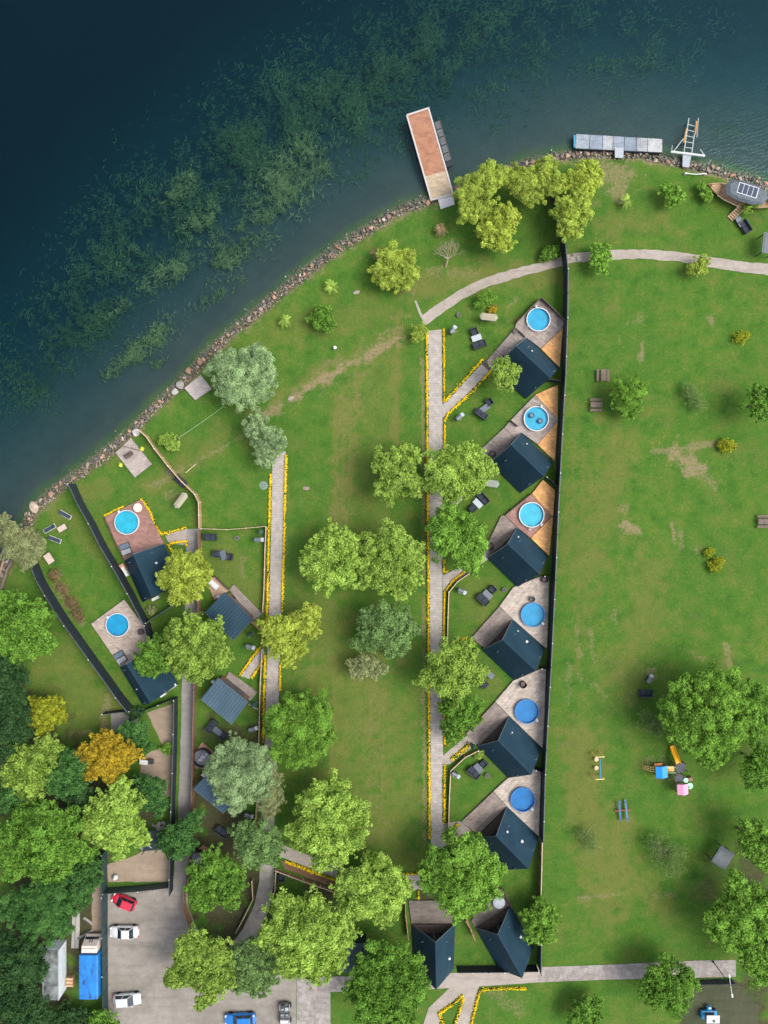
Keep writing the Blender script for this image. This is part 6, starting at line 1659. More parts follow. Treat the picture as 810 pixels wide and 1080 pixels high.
# ------------------------------------------------------------------ shore stones
def rocks():
    rs = np.random.RandomState(5)
    def rock_mesh(k):
        import bmesh
        bm = bmesh.new(); bmesh.ops.create_icosphere(bm, subdivisions=2, radius=.5)
        sc = (rs.uniform(.8, 1.2), rs.uniform(.7, 1.0), rs.uniform(.5, .75))
        cuts = [(Vector(rs.randn(3)).normalized(), rs.uniform(.26, .42)) for _ in range(7)]
        for v in bm.verts:
            p = v.co.copy()
            for n, dd in cuts:
                e = p.dot(n) - dd
                if e > 0: p -= n * e * .92
            v.co = Vector((p.x * sc[0], p.y * sc[1], p.z * sc[2])) + Vector(rs.randn(3)) * .012
        me = bpy.data.meshes.new('rock'); bm.to_mesh(me); bm.free(); return me
    cols = [((.30, .185, .13), 'reddish brown'), ((.185, .15, .13), 'grey brown'), ((.32, .26, .205), 'pale beige'), ((.075, .073, .078), 'dark grey'), ((.34, .32, .30), 'light grey')]
    ms = []
    for i, (c, nm) in enumerate(cols):
        t = NT('stone_' + nm.replace(' ', '_')); vec = t.coord(); oi = t.n('ShaderNodeObjectInfo')
        cc = t.ramp(t.noise(vec, 2.2, 5), [(.3, tuple(x * .6 for x in c)), (.7, tuple(x * 1.25 for x in c))])
        hs = t.n('ShaderNodeHueSaturation'); t.l(cc, hs.inputs['Color']); t.l(t.rng(oi.outputs['Random'], 0, 1, .65, 1.3), hs.inputs['Value'])
        ms.append(t.done(t.bsdf(hs.outputs[0], .85, t.noise(vec, 6, 4), .5, .05, .3)))
    meshes = [[rock_mesh(0) for _ in range(3)] for _ in cols]
    for i, L in enumerate(meshes):
        for me in L: me.materials.append(ms[i])
    vis = [p for p in SHORE if -80 < p[0] < 880]
    segs = []
    for a, b in zip(vis[:-1], vis[1:]):
        segs.append((W(*a), W(*b)))
    tot = [(b - a).length for a, b in segs]; cum = np.cumsum(tot)
    def along(s):
        i = min(len(segs) - 1, int(np.searchsorted(cum, s))); a, b = segs[i]
        f = (s - (cum[i] - tot[i])) / tot[i]; d = (b - a).normalized()
        return a.lerp(b, f), Vector((-d.y, d.x, 0)), math.atan2(d.y, d.x)     # normal points to the lake side
    N = 275
    for k in range(N):
        s = (k + rs.rand()) / N * cum[-1]
        p, nrm, az = along(s)
        ci = rs.choice(5, p=[.32, .30, .14, .18, .06]); sz = rs.uniform(.32, .66) * (1.4 if rs.rand() < .12 else 1)
        off = rs.randn() * .28 - .05
        q = p + nrm * off
        o = bpy.data.objects.new('shore_rock', meshes[ci][rs.randint(3)]); COL.objects.link(o)
        o.location = (q.x, q.y, -.28 - .10 * off + .10 * rs.rand()); o.rotation_euler = (rs.randn() * .2, rs.randn() * .2, rs.rand() * 6.3); o.scale = (sz * 1.15, sz, sz * .95)
        tag(o, '%s stone in the rocky edging along the lake' % cols[ci][1], 'rock', 'stones edging the shore, %s' % cols[ci][1])
    for u, v, sx, ci, lb in ((36.5, 535, 1.5, 2, 'big tan boulder alone at the water edge above the willow'), (190, 406.5, 1.15, 4, 'big light grey boulder left of the plain wooden platform'), (184.5, 413.5, .95, 4, 'long light grey boulder leaning below the bigger grey one'), (211, 382, .9, 0, 'big reddish boulder above the plain wooden platform'), (199, 391, .95, 0, 'brownish boulder standing out in the shallow water'), (143.5, 456, 1.05, 4, 'light grey boulder at the lake end of the tan fence'), (54, 521.5, .9, 0, 'flat reddish boulder between tan boulder and dark fence'),
                            (602, 274, .55, 4, 'dark speckled stone beside the dark fence on the gravel track'), (610, 273, .8, 4, 'white stone on the gravel track beside the green sapling'), (603.5, 269.5, .6, 1, 'grey stone on the track edge against the dark fence')):
        p = W(u, v); o = bpy.data.objects.new('shore_rock', meshes[ci][0]); COL.objects.link(o)
        o.location = (p.x, p.y, .0 if v > 265 else -.15); o.scale = (sx * 1.35, sx * 1.1, sx); o.rotation_euler = (0, 0, u)
        tag(o, lb, 'rock')
    # white quarry stones by the lean-to
    for k in range(12):
        u, v = 162 + rs.rand() * 18, 865 + rs.rand() * 10
        p = W(u, v); o = bpy.data.objects.new('white_stone', meshes[4][rs.randint(3)]); COL.objects.link(o); sz = rs.uniform(.5, .85)
        o.location = (p.x, p.y, .1); o.scale = (sz, sz, sz * .8); o.rotation_euler = (0, 0, rs.rand() * 6)
        tag(o, 'pale stone in the heap above the dark lean-to', 'rock', 'pale stones above the lean-to')
    # small pebbles between the stones
    n = 5200; base = []
    for k in range(n):
        p, nrm, az = along(rs.rand() * cum[-1]); off = rs.randn() * .55 - .12
        q = p + nrm * off; base.append((q.x, q.y, -.40 - .14 * off))
    base = np.array(base); sz = rs.uniform(.06, .20, n)[:, None]
    oct_ = np.array([(1, 0, 0), (0, 1, 0), (-1, 0, 0), (0, -1, 0), (0, 0, .7), (0, 0, -.7)], float)
    th = rs.rand(n) * 6.3; ca, sa = np.cos(th), np.sin(th)
    vv = np.empty((n, 6, 3))
    for j in range(6):
        jit = 1 + rs.randn(n) * .15
        vv[:, j, 0] = base[:, 0] + sz[:, 0] * jit * (oct_[j, 0] * ca - oct_[j, 1] * sa); vv[:, j, 1] = base[:, 1] + sz[:, 0] * jit * (oct_[j, 0] * sa + oct_[j, 1] * ca); vv[:, j, 2] = base[:, 2] + sz[:, 0] * oct_[j, 2]
    tri = np.array([(0, 1, 4), (1, 2, 4), (2, 3, 4), (3, 0, 4), (1, 0, 5), (2, 1, 5), (3, 2, 5), (0, 3, 5)])
    q = (np.arange(n) * 6)[:, None, None] + tri[None]
    tint = np.repeat(rs.rand(n), 8)
    t = NT('pebble'); pm = t.done(t.bsdf(t.ramp(t.attr('tint'), [(0, (.06, .055, .053)), (.35, (.24, .16, .11)), (.6, (.19, .155, .13)), (.88, (.26, .215, .175)), (1, (.38, .36, .34))]), .9))
    o = np_mesh('pebbles', vv.reshape(-1, 3), q.reshape(-1, 3), pm, attrs={'tint': tint}); tag(o, 'loose pebbles and rubble filling the gaps of the stony shore', 'pebbles', None, 'stuff')
rocks()
# ------------------------------------------------------------------ trees
LEAF = {
    'lime': ((0.125, 0.22, 0.03), (0.47, 0.66, 0.14)),
    'limeyellow': ((0.19, 0.25, 0.03), (0.56, 0.67, 0.12)),
    'green': ((0.045, 0.112, 0.016), (0.24, 0.46, 0.072)),
    'fresh': ((0.065, 0.145, 0.02), (0.31, 0.56, 0.09)),
    'dark': ((0.024, 0.08, 0.022), (0.13, 0.29, 0.075)),
    'deep': ((0.018, 0.055, 0.020), (0.085, 0.180, 0.060)),
    'blue': ((0.07, 0.12, 0.04), (0.27, 0.44, 0.15)),
    'silver': ((0.125, 0.2, 0.086), (0.48, 0.65, 0.33)),
    'pale': ((.150, .175, .075), (.480, .530, .260)),
    'olive': ((0.085, 0.155, 0.024), (0.4, 0.57, 0.11)),
    'orange': ((0.23, 0.173, 0.018), (0.64, 0.48, 0.05)),
    'yellow': ((0.173, 0.2, 0.018), (0.48, 0.53, 0.05)),
    'weep': ((0.18, 0.25, 0.04), (0.56, 0.69, 0.13)),
    'wispy': ((0.1, 0.18, 0.05), (0.24, 0.34, 0.12)),
    'straw': ((0.17, 0.12, 0.06), (0.36, 0.28, 0.15)),
}
M_BARK = plain('bark', (.11, .08, .06), .95, .35, 5)
def crown_arrays(lobes, leaf, dens, seed, droop=0.0, narrow=1.0, loose=0.0):
    rs = np.random.RandomState(seed); leaf = leaf * .70
    P, N, T = [], [], []
    for (x, y, z, r) in lobes:
        rcm = min(.72, max(.22, r * .185))
        nc = int(max(9, 3.6 * (r / rcm) ** 2 * (1 - .3 * loose)))
        q = rs.randn(nc, 3); q /= np.linalg.norm(q, axis=1)[:, None]
        q[:, 2] = np.where(q[:, 2] < -.35, -q[:, 2] * .8, q[:, 2])
        az = np.arctan2(q[:, 1], q[:, 0])
        ph = rs.rand(4) * 6.28
        jag = .95 + .15 * np.sin(3 * az + ph[0]) + .12 * np.sin(5 * az + ph[1]) + .09 * np.sin(9 * az + ph[2]) + .08 * rs.randn(nc)
        rad = r * (rs.uniform(.10, 1.14, nc) ** .55) * jag
        c = np.stack([x + q[:, 0] * rad * .93, y + q[:, 1] * rad * .93, z + q[:, 2] * rad * .62], -1)
        rc = rcm * rs.uniform(.5, 1.3, nc)
        ctint = np.clip(rs.rand(nc) * .75 + .25 * (q[:, 2]), 0, 1) * .0 + rs.rand(nc)
        for i in range(nc):
            m = int(max(10, dens * 1.25 * 6.28 * rc[i] ** 2 / (leaf * leaf * .7 * narrow)))
            d = rs.randn(m, 3) + q[i] * .45 + np.array([0, 0, .35]); d /= np.linalg.norm(d, axis=1)[:, None]
            p = c[i] + d * (rc[i] * (rs.uniform(.40, 1.22 + loose * .35, m)))[:, None] * np.array([1, 1, .8])
            if droop: p[:, 2] -= droop * np.abs(rs.randn(m)) * rc[i]
            P.append(p); N.append(d * .75 + q[i] * .3 + np.array([0, 0, .60]) + rs.randn(m, 3) * .62)
            T.append(np.clip((.45 * ctint[i] + .55 * rs.rand(m) - .5) * 1.6 + .5, 0, 1))
    P = np.concatenate(P); N = np.concatenate(N); T = np.concatenate(T)
    n = len(P)
    N /= np.linalg.norm(N, axis=1)[:, None]
    t = rs.randn(n, 3)
    if droop: t += np.array([0, 0, -1.6 * droop])
    t -= N * (t * N).sum(1)[:, None]; t /= np.linalg.norm(t, axis=1)[:, None] + 1e-9
    b = np.cross(N, t)
    l = leaf * rs.uniform(.55, .95, n)[:, None] * (1 + .8 * droop); w_ = leaf * rs.uniform(.36, .60, n)[:, None] * narrow
    V = np.stack([P + t * l, P + b * w_ + N * (leaf * .12), P - t * l * .8, P - b * w_ + N * (leaf * .12)], 1).reshape(-1, 3)
    return V, np.arange(n * 4).reshape(-1, 4), T
TREE_N = [0]
def tree(label, lobes, kind, h=5.0, leaf=.30, dens=1.0, droop=0.0, narrow=1.0, loose=0.0, name='broadleaf_tree', cat='tree', group=None, base=None, trunk=True):
    """lobes: (u, v, r) of the crown masses as seen from above; h: height of the crown centre"""
    TREE_N[0] += 1; seed = 100 + TREE_N[0]
    rs = random.Random(seed)
    L = []
    for i, q in enumerate(lobes):
        u, v, r = q[:3]; hz = q[3] if len(q) > 3 else h * (1 if i == 0 else rs.uniform(.88, 1.08))
        p = W(u, v, hz); L.append((p.x, p.y, hz, r * S * (H - hz) / H * 1.25))
    wsum = sum(l[3] ** 2 for l in L)
    bx = sum(l[0] * l[3] ** 2 for l in L) / wsum; by = sum(l[1] * l[3] ** 2 for l in L) / wsum
    if base: p = W(*base); bx, by = p.x, p.y
    root = thing(name, label, cat, (bx, by, 0), 0, group)
    V, Q, T = crown_arrays([(x - bx, y - by, z, r) for x, y, z, r in L], leaf, dens, seed, droop, narrow, loose)
    V[:, 2] = np.maximum(V[:, 2], .06)
    cr = np_mesh('crown', V, Q, leafmat('leaves_' + kind, *LEAF[kind], trans=.46), root, None, {'tint': T})
    if trunk:
        b = MB(); R0 = .07 + .03 * max(l[3] for l in L); top = h * .75
        bend = [Vector((rs.uniform(-.1, .1) * k, rs.uniform(-.1, .1) * k, top * k / 4)) for k in range(5)]
        b.tube(bend, [R0 * 1.35, R0, R0 * .85, R0 * .7, R0 * .45], 8)
        for (x, y, z, r) in L:
            for k in range(3 if r > 1.5 else 2):
                a = rs.uniform(0, 6.28); e = Vector((x - bx + math.cos(a) * r * .6, y - by + math.sin(a) * r * .6, z + r * rs.uniform(-.1, .4)))
                s = bend[rs.choice((2, 3))]; mid = s.lerp(e, .5) + Vector((0, 0, -.12 * r))
                b.tube([s, mid, e], [R0 * .5, R0 * .34, R0 * .12], 6)
        b.build('trunk', M_BARK, root)
    return root
tree('large pale silver green tree beside the plain shore platform', [(257, 397, 27), (243, 386, 14), (272, 384, 15), (276, 404, 14), (250, 415, 13), (238, 404, 12)], 'silver', 4.5, .24, narrow=.7)
tree('pale silver tree with a stepped crown at the head of the narrow path', [(272, 450, 13), (283, 468, 14), (290, 466, 11), (280, 484, 9)], 'silver', 3.6, .24, narrow=.7)
tree('small lime weeping tree on the lawn below the shore stones', [(417, 282, 17), (403, 291, 10), (430, 290, 10), (409, 272, 10), (429, 272, 9), (424, 298, 8)], 'weep', 2.6, .26, droop=.7, narrow=.6)
tree('pale lime tree nearest the reddish jetty', [(509, 196, 17), (498, 205, 14), (520, 186, 13), (494, 225, 10), (508, 216, 12)], 'weep', 4.2, .25, droop=.4, narrow=.65)
tree('bright yellow lime tree in front of the jetty trees', [(527, 240, 16), (516, 246, 11), (536, 230, 11), (530, 256, 9)], 'limeyellow', 3.6, .26, droop=.3)
tree('pale olive tree by the shore end of the long dark fence', [(556, 192, 16), (545, 186, 11), (574, 184, 14), (563, 206, 10), (584, 194, 11)], 'weep', 4.2, .25, droop=.4, narrow=.65)
tree('yellow tree below the grey pontoon', [(616, 187, 13), (606, 192, 11), (626, 184, 9), (619, 199, 9)], 'limeyellow', 3.6, .25, droop=.3)
tree('pale lime tree standing over the long dark fence above the gravel track', [(602, 228, 15), (592, 222, 10), (612, 216, 11), (600, 240, 11), (610, 208, 9)], 'weep', 4.4, .25, droop=.4, narrow=.65)
tree('round dark green bush on the lawn near the shore', [(340, 337, 11), (335, 332, 6), (346, 341, 7)], 'green', 1.5, .24, name='round_bush', cat='bush')
tree('small lime tree at the front of the cabin nearest the lake', [(533, 393, 12), (526, 386, 7), (541, 391, 7), (534, 404, 8), (527, 399, 7)], 'lime', 4.2, .26)
tree('left tree of the bright double pair beside the straight path', [(419, 498, 18), (405, 488, 11), (428, 482, 12), (410, 515, 12), (433, 510, 12)], 'lime', 5.0, .30)
tree('right tree of the bright double pair, over the straight path', [(480, 497, 24), (462, 490, 13), (495, 480, 13), (500, 500, 16), (478, 516, 13), (462, 508, 12), (512, 492, 9)], 'lime', 5.0, .30)
tree('round green tree over the branch by the third cabin', [(483, 568, 22), (468, 556, 14), (495, 583, 15), (474, 545, 12), (500, 566, 13), (466, 574, 10), (500, 598, 8)], 'fresh', 5.2, .29)
tree('big lime tree left of the twin in the middle of the large lawn', [(351, 590, 24), (336, 592, 14), (332, 583, 9), (357, 570, 13), (364, 606, 14), (343, 612, 12), (350, 562, 9), (369, 578, 12), (328, 594, 11), (332, 602, 10), (340, 572, 10)], 'lime', 5.6, .30)
tree('big lime tree right of the twin in the middle of the large lawn', [(411, 592, 25), (396, 580, 15), (428, 580, 15), (424, 608, 15), (400, 610, 13), (413, 566, 13), (437, 594, 9), (421, 628, 6), (436, 582, 10), (434, 610, 9), (386, 598, 12), (420, 620, 10)], 'lime', 5.8, .30)
tree('large greyish green tree below the twin lime trees', [(404, 664, 22), (392, 652, 12), (422, 654, 13), (416, 676, 14), (390, 672, 12), (433, 664, 8)], 'blue', 4.6, .25, .75, loose=.4)
tree('small pale grey tree under the large greyish green one', [(386, 702, 11), (378, 708, 8), (397, 707, 9), (373, 700, 6)], 'pale', 3.0, .22, .7, loose=.4)
tree('yellow lime tree leaning over the narrow path', [(303, 670, 18), (289, 664, 12), (322, 656, 12), (327, 647, 9), (308, 686, 12), (293, 682, 11), (330, 664, 7), (302, 697, 6)], 'limeyellow', 4.8, .28)
tree('yellow lime tree beside the red deck cabin and lane', [(195, 607, 20), (182, 610, 12), (204, 594, 12), (211, 610, 11), (196, 624, 12), (188, 594, 11)], 'limeyellow', 4.8, .29)
tree('olive lime tree between the two left A-frames and the blue roofs', [(206, 680, 25), (192, 690, 14), (222, 668, 13), (227, 688, 13), (206, 703, 14), (204, 660, 12), (186, 676, 12), (236, 696, 8)], 'olive', 5.4, .30)
tree('mid green tree reaching over the pale square deck', [(160, 690, 13), (172, 680, 11), (150, 698, 9), (163, 703, 10), (174, 696, 11)], 'green', 4.0, .27)
tree('olive tree at the front of the fourth and fifth cabins', [(476, 705, 22), (462, 712, 12), (489, 690, 13), (493, 712, 13), (474, 688, 12), (480, 725, 12), (449, 716, 9), (505, 708, 8), (493, 682, 8)], 'olive', 5.2, .28)
tree('low dark green tree below the olive tree by the straight path', [(484, 752, 14), (474, 744, 11), (496, 748, 11), (480, 768, 11), (494, 760, 9), (476, 776, 7)], 'green', 3.2, .26)
tree('dense green weeping tree beside the narrow path', [(315, 768, 27), (299, 758, 15), (334, 758, 16), (330, 782, 16), (302, 786, 15), (316, 746, 14), (316, 796, 12), (344, 768, 9), (288, 768, 8)], 'fresh', 4.6, .24, droop=.5, narrow=.7)
tree('broad silver green tree by the round hot tub', [(256, 812, 26), (240, 822, 15), (268, 798, 15), (274, 820, 14), (252, 838, 14), (230, 806, 11), (248, 792, 13), (236, 838, 9)], 'silver', 5.0, .24, narrow=.7)
tree('sparse pale grey tree hanging over the narrow path', [(284, 832, 13), (288, 818, 9), (284, 848, 10), (293, 838, 7), (284, 858, 6)], 'pale', 3.8, .20, .55, loose=.6, narrow=.6)
tree('large lime tree at the lower end of the big lawn', [(347, 866, 30), (330, 852, 16), (364, 850, 17), (366, 878, 17), (326, 884, 15), (348, 834, 14), (350, 895, 15), (378, 862, 10), (316, 876, 9), (341, 908, 10), (336, 832, 8)], 'lime', 6.0, .30)
tree('large olive lime tree covering the cross path', [(394, 936, 27), (378, 926, 15), (412, 924, 15), (408, 950, 15), (380, 952, 15), (397, 912, 13), (422, 936, 10), (404, 966, 9), (366, 940, 11)], 'lime', 5.8, .30)
tree('large mid green tree at the foot of the straight path', [(485, 922, 30), (466, 910, 17), (502, 904, 17), (508, 928, 17), (476, 944, 16), (456, 926, 13), (488, 896, 15), (500, 950, 13), (522, 916, 10), (484, 960, 10)], 'fresh', 6.2, .30)
tree('small round green tree right of the open gabled A-frame', [(569, 973, 14), (560, 966, 9), (580, 966, 9), (576, 985, 9), (562, 986, 8), (570, 956, 8)], 'fresh', 3.6, .27)
tree('sprawling yellow green tree above the open utility vehicle', [(322, 985, 32), (300, 972, 16), (346, 974, 17), (352, 998, 16), (310, 1010, 17), (332, 1022, 14), (284, 982, 10), (300, 952, 12), (364, 982, 11), (332, 956, 13), (278, 990, 8), (357, 1016, 8)], 'lime', 6.2, .30, .9)
tree('blue green tree hanging over the narrow path above the bank', [(272, 888, 18), (258, 880, 12), (286, 884, 12), (280, 902, 12), (262, 902, 11), (290, 898, 7)], 'blue', 4.6, .26)
tree('mid green tree between shaded hot tub and lower path', [(226, 928, 20), (212, 922, 12), (242, 920, 13), (240, 944, 13), (214, 946, 13), (226, 906, 12), (250, 932, 9), (206, 936, 9)], 'green', 5.4, .29)
tree('olive green tree spreading over the car park edge', [(214, 1014, 24), (198, 1020, 14), (230, 1004, 14), (232, 1028, 14), (206, 994, 14), (184, 1030, 10), (222, 1046, 10), (212, 1058, 6), (196, 1004, 11)], 'olive', 5.6, .30)
tree('dark blue green tree between the olive tree and the yellow green one', [(262, 1024, 18), (250, 1010, 13), (276, 1014, 13), (270, 1038, 12), (252, 1034, 11), (266, 998, 11), (284, 1030, 9)], 'blue', 4.6, .27)
tree('large deep green tree hiding the flat roofed cabin corner', [(408, 1036, 31), (390, 1022, 17), (426, 1024, 17), (426, 1050, 17), (390, 1054, 17), (408, 1006, 15), (376, 1044, 11), (440, 1042, 10), (396, 1072, 15), (424, 1072, 14), (424, 1004, 9)], 'green', 6.2, .29)
tree('small dark green tree over the grey lane', [(188, 882, 15), (202, 868, 10), (178, 888, 10), (196, 892, 10), (208, 860, 7)], 'dark', 3.6, .26)
tree('big light green tree at the left edge beside the dark fence', [(24, 660, 24), (8, 650, 16), (40, 672, 15), (20, 682, 15), (34, 648, 13), (2, 672, 14), (50, 678, 9), (10, 634, 11)], 'green', 5.6, .29)
tree('deep green tree at the left edge beside the lawn corner', [(8, 722, 16), (16, 738, 13), (2, 740, 13), (20, 712, 10)], 'deep', 5.0, .27)
tree('dark tree at the left edge beside the yellow and orange tree', [(8, 770, 22), (18, 754, 14), (16, 786, 14), (0, 752, 13)], 'deep', 5.0, .27)
tree('small yellow green tree touched with orange on the left lawn', [(50, 752, 13), (42, 744, 9), (60, 754, 9), (46, 766, 9), (57, 742, 8), (36, 758, 8)], 'yellow', 4.2, .28)
tree('bright orange yellow tree in the left wood', [(113, 797, 18), (100, 794, 12), (126, 790, 12), (118, 812, 12), (98, 810, 10), (132, 800, 10), (110, 782, 11), (142, 794, 7)], 'orange', 5.0, .28)
tree('lime green tree below the orange tree', [(120, 862, 22), (106, 870, 14), (134, 848, 14), (138, 872, 14), (112, 846, 12), (124, 886, 13), (94, 874, 9), (148, 882, 9), (128, 830, 11)], 'lime', 5.6, .29)
tree('olive green tree in the wood left of the orange tree', [(38, 806, 22), (22, 800, 14), (50, 790, 13), (30, 824, 14), (16, 820, 11)], 'olive', 5.4, .29)
tree('dark green tree wedged between olive and orange trees', [(72, 812, 17), (62, 826, 12), (84, 806, 11), (80, 826, 11)], 'dark', 5.0, .27)
tree('large mid green tree lowest of the sunlit wood', [(46, 886, 30), (26, 872, 17), (64, 872, 16), (66, 900, 16), (26, 902, 17), (46, 860, 15), (8, 886, 14), (88, 896, 12), (48, 916, 14), (14, 912, 12)], 'green', 6.2, .30)
tree('dark weeping tree above the storage container', [(50, 958, 24), (32, 952, 15), (70, 950, 15), (60, 976, 14), (34, 974, 14), (84, 944, 11), (50, 936, 14), (12, 958, 14)], 'dark', 5.2, .25, droop=.7, narrow=.6)
tree('very dark tree in the left bottom corner', [(14, 1062, 24), (32, 1056, 14), (4, 1040, 16), (22, 1080, 16), (40, 1078, 12)], 'deep', 5.6, .28)
tree('very dark tree beside the storage container', [(20, 1012, 22), (36, 1004, 12), (8, 996, 14), (34, 1026, 12), (4, 1020, 13)], 'deep', 5.8, .28)
tree('small dark tree over the sandy terrace by the tall dark fence', [(154, 838, 15), (164, 828, 10), (166, 848, 10), (150, 826, 9)], 'dark', 4.0, .26)
tree('dark green tree behind the orange tree by the fence corner', [(140, 776, 11), (150, 784, 9), (132, 772, 8), (146, 768, 8)], 'dark', 3.2, .24)
tree('small dark green shrub below the lorry', [(108, 1074, 9), (118, 1080, 8), (100, 1080, 8)], 'green', 2.2, .25, name='broadleaf_shrub', cat='shrub')
tree('dark undergrowth bush below the storage container', [(72, 1070, 12), (86, 1074, 10), (60, 1074, 10)], 'deep', 1.8, .26, name='broadleaf_shrub', cat='shrub')
tree('huge mid green tree beside the play tower', [(744, 752, 34), (722, 738, 18), (764, 734, 18), (768, 760, 18), (730, 776, 17), (710, 756, 14), (752, 784, 17), (744, 724, 16), (786, 752, 14), (756, 800, 9), (716, 726, 10)], 'fresh', 6.4, .28)
tree('paler tree behind the huge one near the right edge', [(792, 742, 18), (780, 726, 12), (800, 760, 13), (790, 772, 11)], 'green', 5.0, .27)
tree('dark green tree at the right edge beside the huge tree', [(806, 808, 18), (796, 820, 11), (802, 794, 12), (792, 806, 8)], 'green', 5.2, .28)
tree('small round green willow left of the brown picnic tables', [(662, 418, 13), (652, 412, 8), (670, 408, 9), (664, 432, 9), (653, 426, 7)], 'fresh', 2.8, .22, .8, droop=.5, narrow=.5, loose=.3)
tree('dark green tree cut by the right edge of the meadow', [(808, 424, 15), (800, 416, 9), (802, 434, 9)], 'green', 4.2, .27)
tree('bright green tree right of the grey shelter', [(800, 888, 17), (790, 876, 11), (806, 902, 13), (788, 894, 10)], 'fresh', 5.6, .29)
tree('large bright green tree in the right bottom corner', [(782, 968, 26), (764, 964, 14), (784, 944, 15), (800, 984, 19), (770, 984, 15), (802, 952, 15), (792, 1006, 15), (806, 1022, 15), (752, 972, 9), (776, 930, 10)], 'fresh', 6.2, .29)
tree('dark feathery tree over the grey slab walk', [(706, 1038, 20), (690, 1028, 12), (722, 1034, 12), (714, 1054, 13), (694, 1050, 12), (704, 1016, 9), (680, 1044, 8)], 'green', 4.6, .25, .75, loose=.3)
tree('small dark green tree at the bottom edge right of the flower corner', [(616, 1064, 11), (606, 1074, 9), (624, 1072, 9), (628, 1058, 7)], 'green', 2.6, .26)
tree('pale willow hanging over the stones at the left shore', [(22, 574, 15), (8, 568, 11), (34, 572, 11), (28, 588, 10), (12, 560, 9), (40, 580, 7), (4, 550, 6)], 'pale', 3.6, .22, .7, droop=.4, narrow=.5, loose=.3)
tree('small leafy sapling beside the gravel track and dark fence', [(632, 270, 9), (638, 264, 6), (627, 276, 6), (634, 282, 6), (628, 262, 5)], 'fresh', 2.0, .24)
tree('pale lime sapling standing in the gravel track', [(736, 281, 8), (730, 286, 5), (742, 277, 5)], 'weep', 1.6, .22)
tree('bushy green sapling on the grass left of the stranded boat', [(708, 206, 9), (702, 200, 5), (715, 208, 6), (706, 213, 5)], 'fresh', 1.8, .24)
tree('small bright shrub at the bow of the stranded boat', [(743, 203, 5), (740, 197, 4), (746, 209, 4)], 'fresh', 1.0, .2, name='broadleaf_shrub', cat='shrub')
tree('yellowish shrub beside the boarding steps of the stranded boat', [(791, 216, 5), (787, 221, 4), (796, 215, 4)], 'olive', 1.3, .2, name='broadleaf_shrub', cat='shrub')
tree('yellow flowering shrub on the meadow beside bare earth', [(766, 470, 7), (761, 468, 4), (772, 470, 4)], 'yellow', .6, .2, .8, name='broadleaf_shrub', cat='shrub')
tree('small yellow green shrub, upper of two on the meadow', [(746, 583, 4), (750, 580, 3)], 'yellow', .5, .18, .7, name='broadleaf_shrub', cat='shrub')
tree('small yellow green shrub, lower of two on the meadow', [(755, 596, 6), (760, 592, 4), (751, 600, 3)], 'yellow', .6, .18, .7, name='broadleaf_shrub', cat='shrub')
tree('wispy yellow shrub on the upper meadow', [(781, 356, 6), (786, 354, 4), (777, 358, 3)], 'yellow', .5, .17, .35, loose=.6, name='broadleaf_shrub', cat='shrub')
tree('small lime bush by the tan zigzag fence', [(178, 466, 7), (184, 469, 5), (173, 463, 4)], 'lime', 1.0, .2, .8, name='broadleaf_shrub', cat='shrub')
tree('dark bush left of the long dark fence by the gravel track', [(579, 267, 7), (574, 270, 5), (585, 265, 5)], 'green', .9, .2, .8, name='broadleaf_shrub', cat='shrub')
tree('wispy pale sapling at the lake end of the straight path', [(441, 352, 7), (446, 348, 5), (438, 358, 4)], 'weep', 1.5, .18, .45, loose=.7)
tree('bright thin sapling above the beige swing', [(511, 316, 7), (506, 320, 5), (517, 312, 5)], 'fresh', 1.3, .2, .45, loose=.6)
tree('low orange plant beside the beige swing', [(520, 326, 3.2), (517, 328, 2.2)], 'orange', .4, .16, name='broadleaf_shrub', cat='shrub')
tree('wispy grey green sapling beside the worn patch on the meadow', [(687, 762, 11), (694, 768, 8), (681, 756, 7)], 'wispy', 1.8, .17, .2, loose=.8)
tree('large wispy grey green sapling on the lower meadow', [(700, 898, 16), (708, 912, 13), (690, 886, 10), (716, 900, 9)], 'wispy', 1.6, .16, .11, loose=.9)
tree('wispy grey sapling on the meadow beside the small willow', [(730, 417, 9), (736, 426, 7), (726, 410, 6)], 'wispy', 1.2, .15, .10, loose=.9)
tree('thin grey sapling on the left of the lower meadow', [(618, 880, 10), (624, 890, 8)], 'wispy', 1.0, .15, .08, loose=.9)
tree('low round shrub between the fences behind the red deck cabin', [(160, 644, 4)], 'pale', .5, .16, name='broadleaf_shrub', cat='shrub')
tree('small bright shrub at the corner of the sandy terrace', [(176, 790, 5), (180, 786, 3.5)], 'fresh', .7, .18, name='broadleaf_shrub', cat='shrub')
tree('dark ivy bush against the fence behind the lower left A-frame', [(141, 752, 6), (147, 750, 5), (136, 750, 4)], 'deep', .8, .2, name='broadleaf_shrub', cat='shrub')
tree('small yellow green shrub under the fifth cabin corner', [(505, 796, 4)], 'lime', .5, .16, name='broadleaf_shrub', cat='shrub')
tree('dark filler tree between the olive green tree and the sunlit wood', [(14, 838, 16), (28, 842, 10), (2, 846, 10)], 'dark', 4.4, .27)
tree('dark understory tree between orange tree and lime tree in the wood', [(84, 852, 13), (76, 840, 9), (90, 838, 9)], 'deep', 4.0, .27)
tree('dark understory tree at the shaded end of the dark fence wood', [(92, 926, 13), (82, 918, 10), (98, 912, 9)], 'dark', 4.4, .26)
tree('small deep green tree between big light tree and deep green tree', [(4, 700, 12), (14, 696, 9)], 'deep', 4.6, .27)
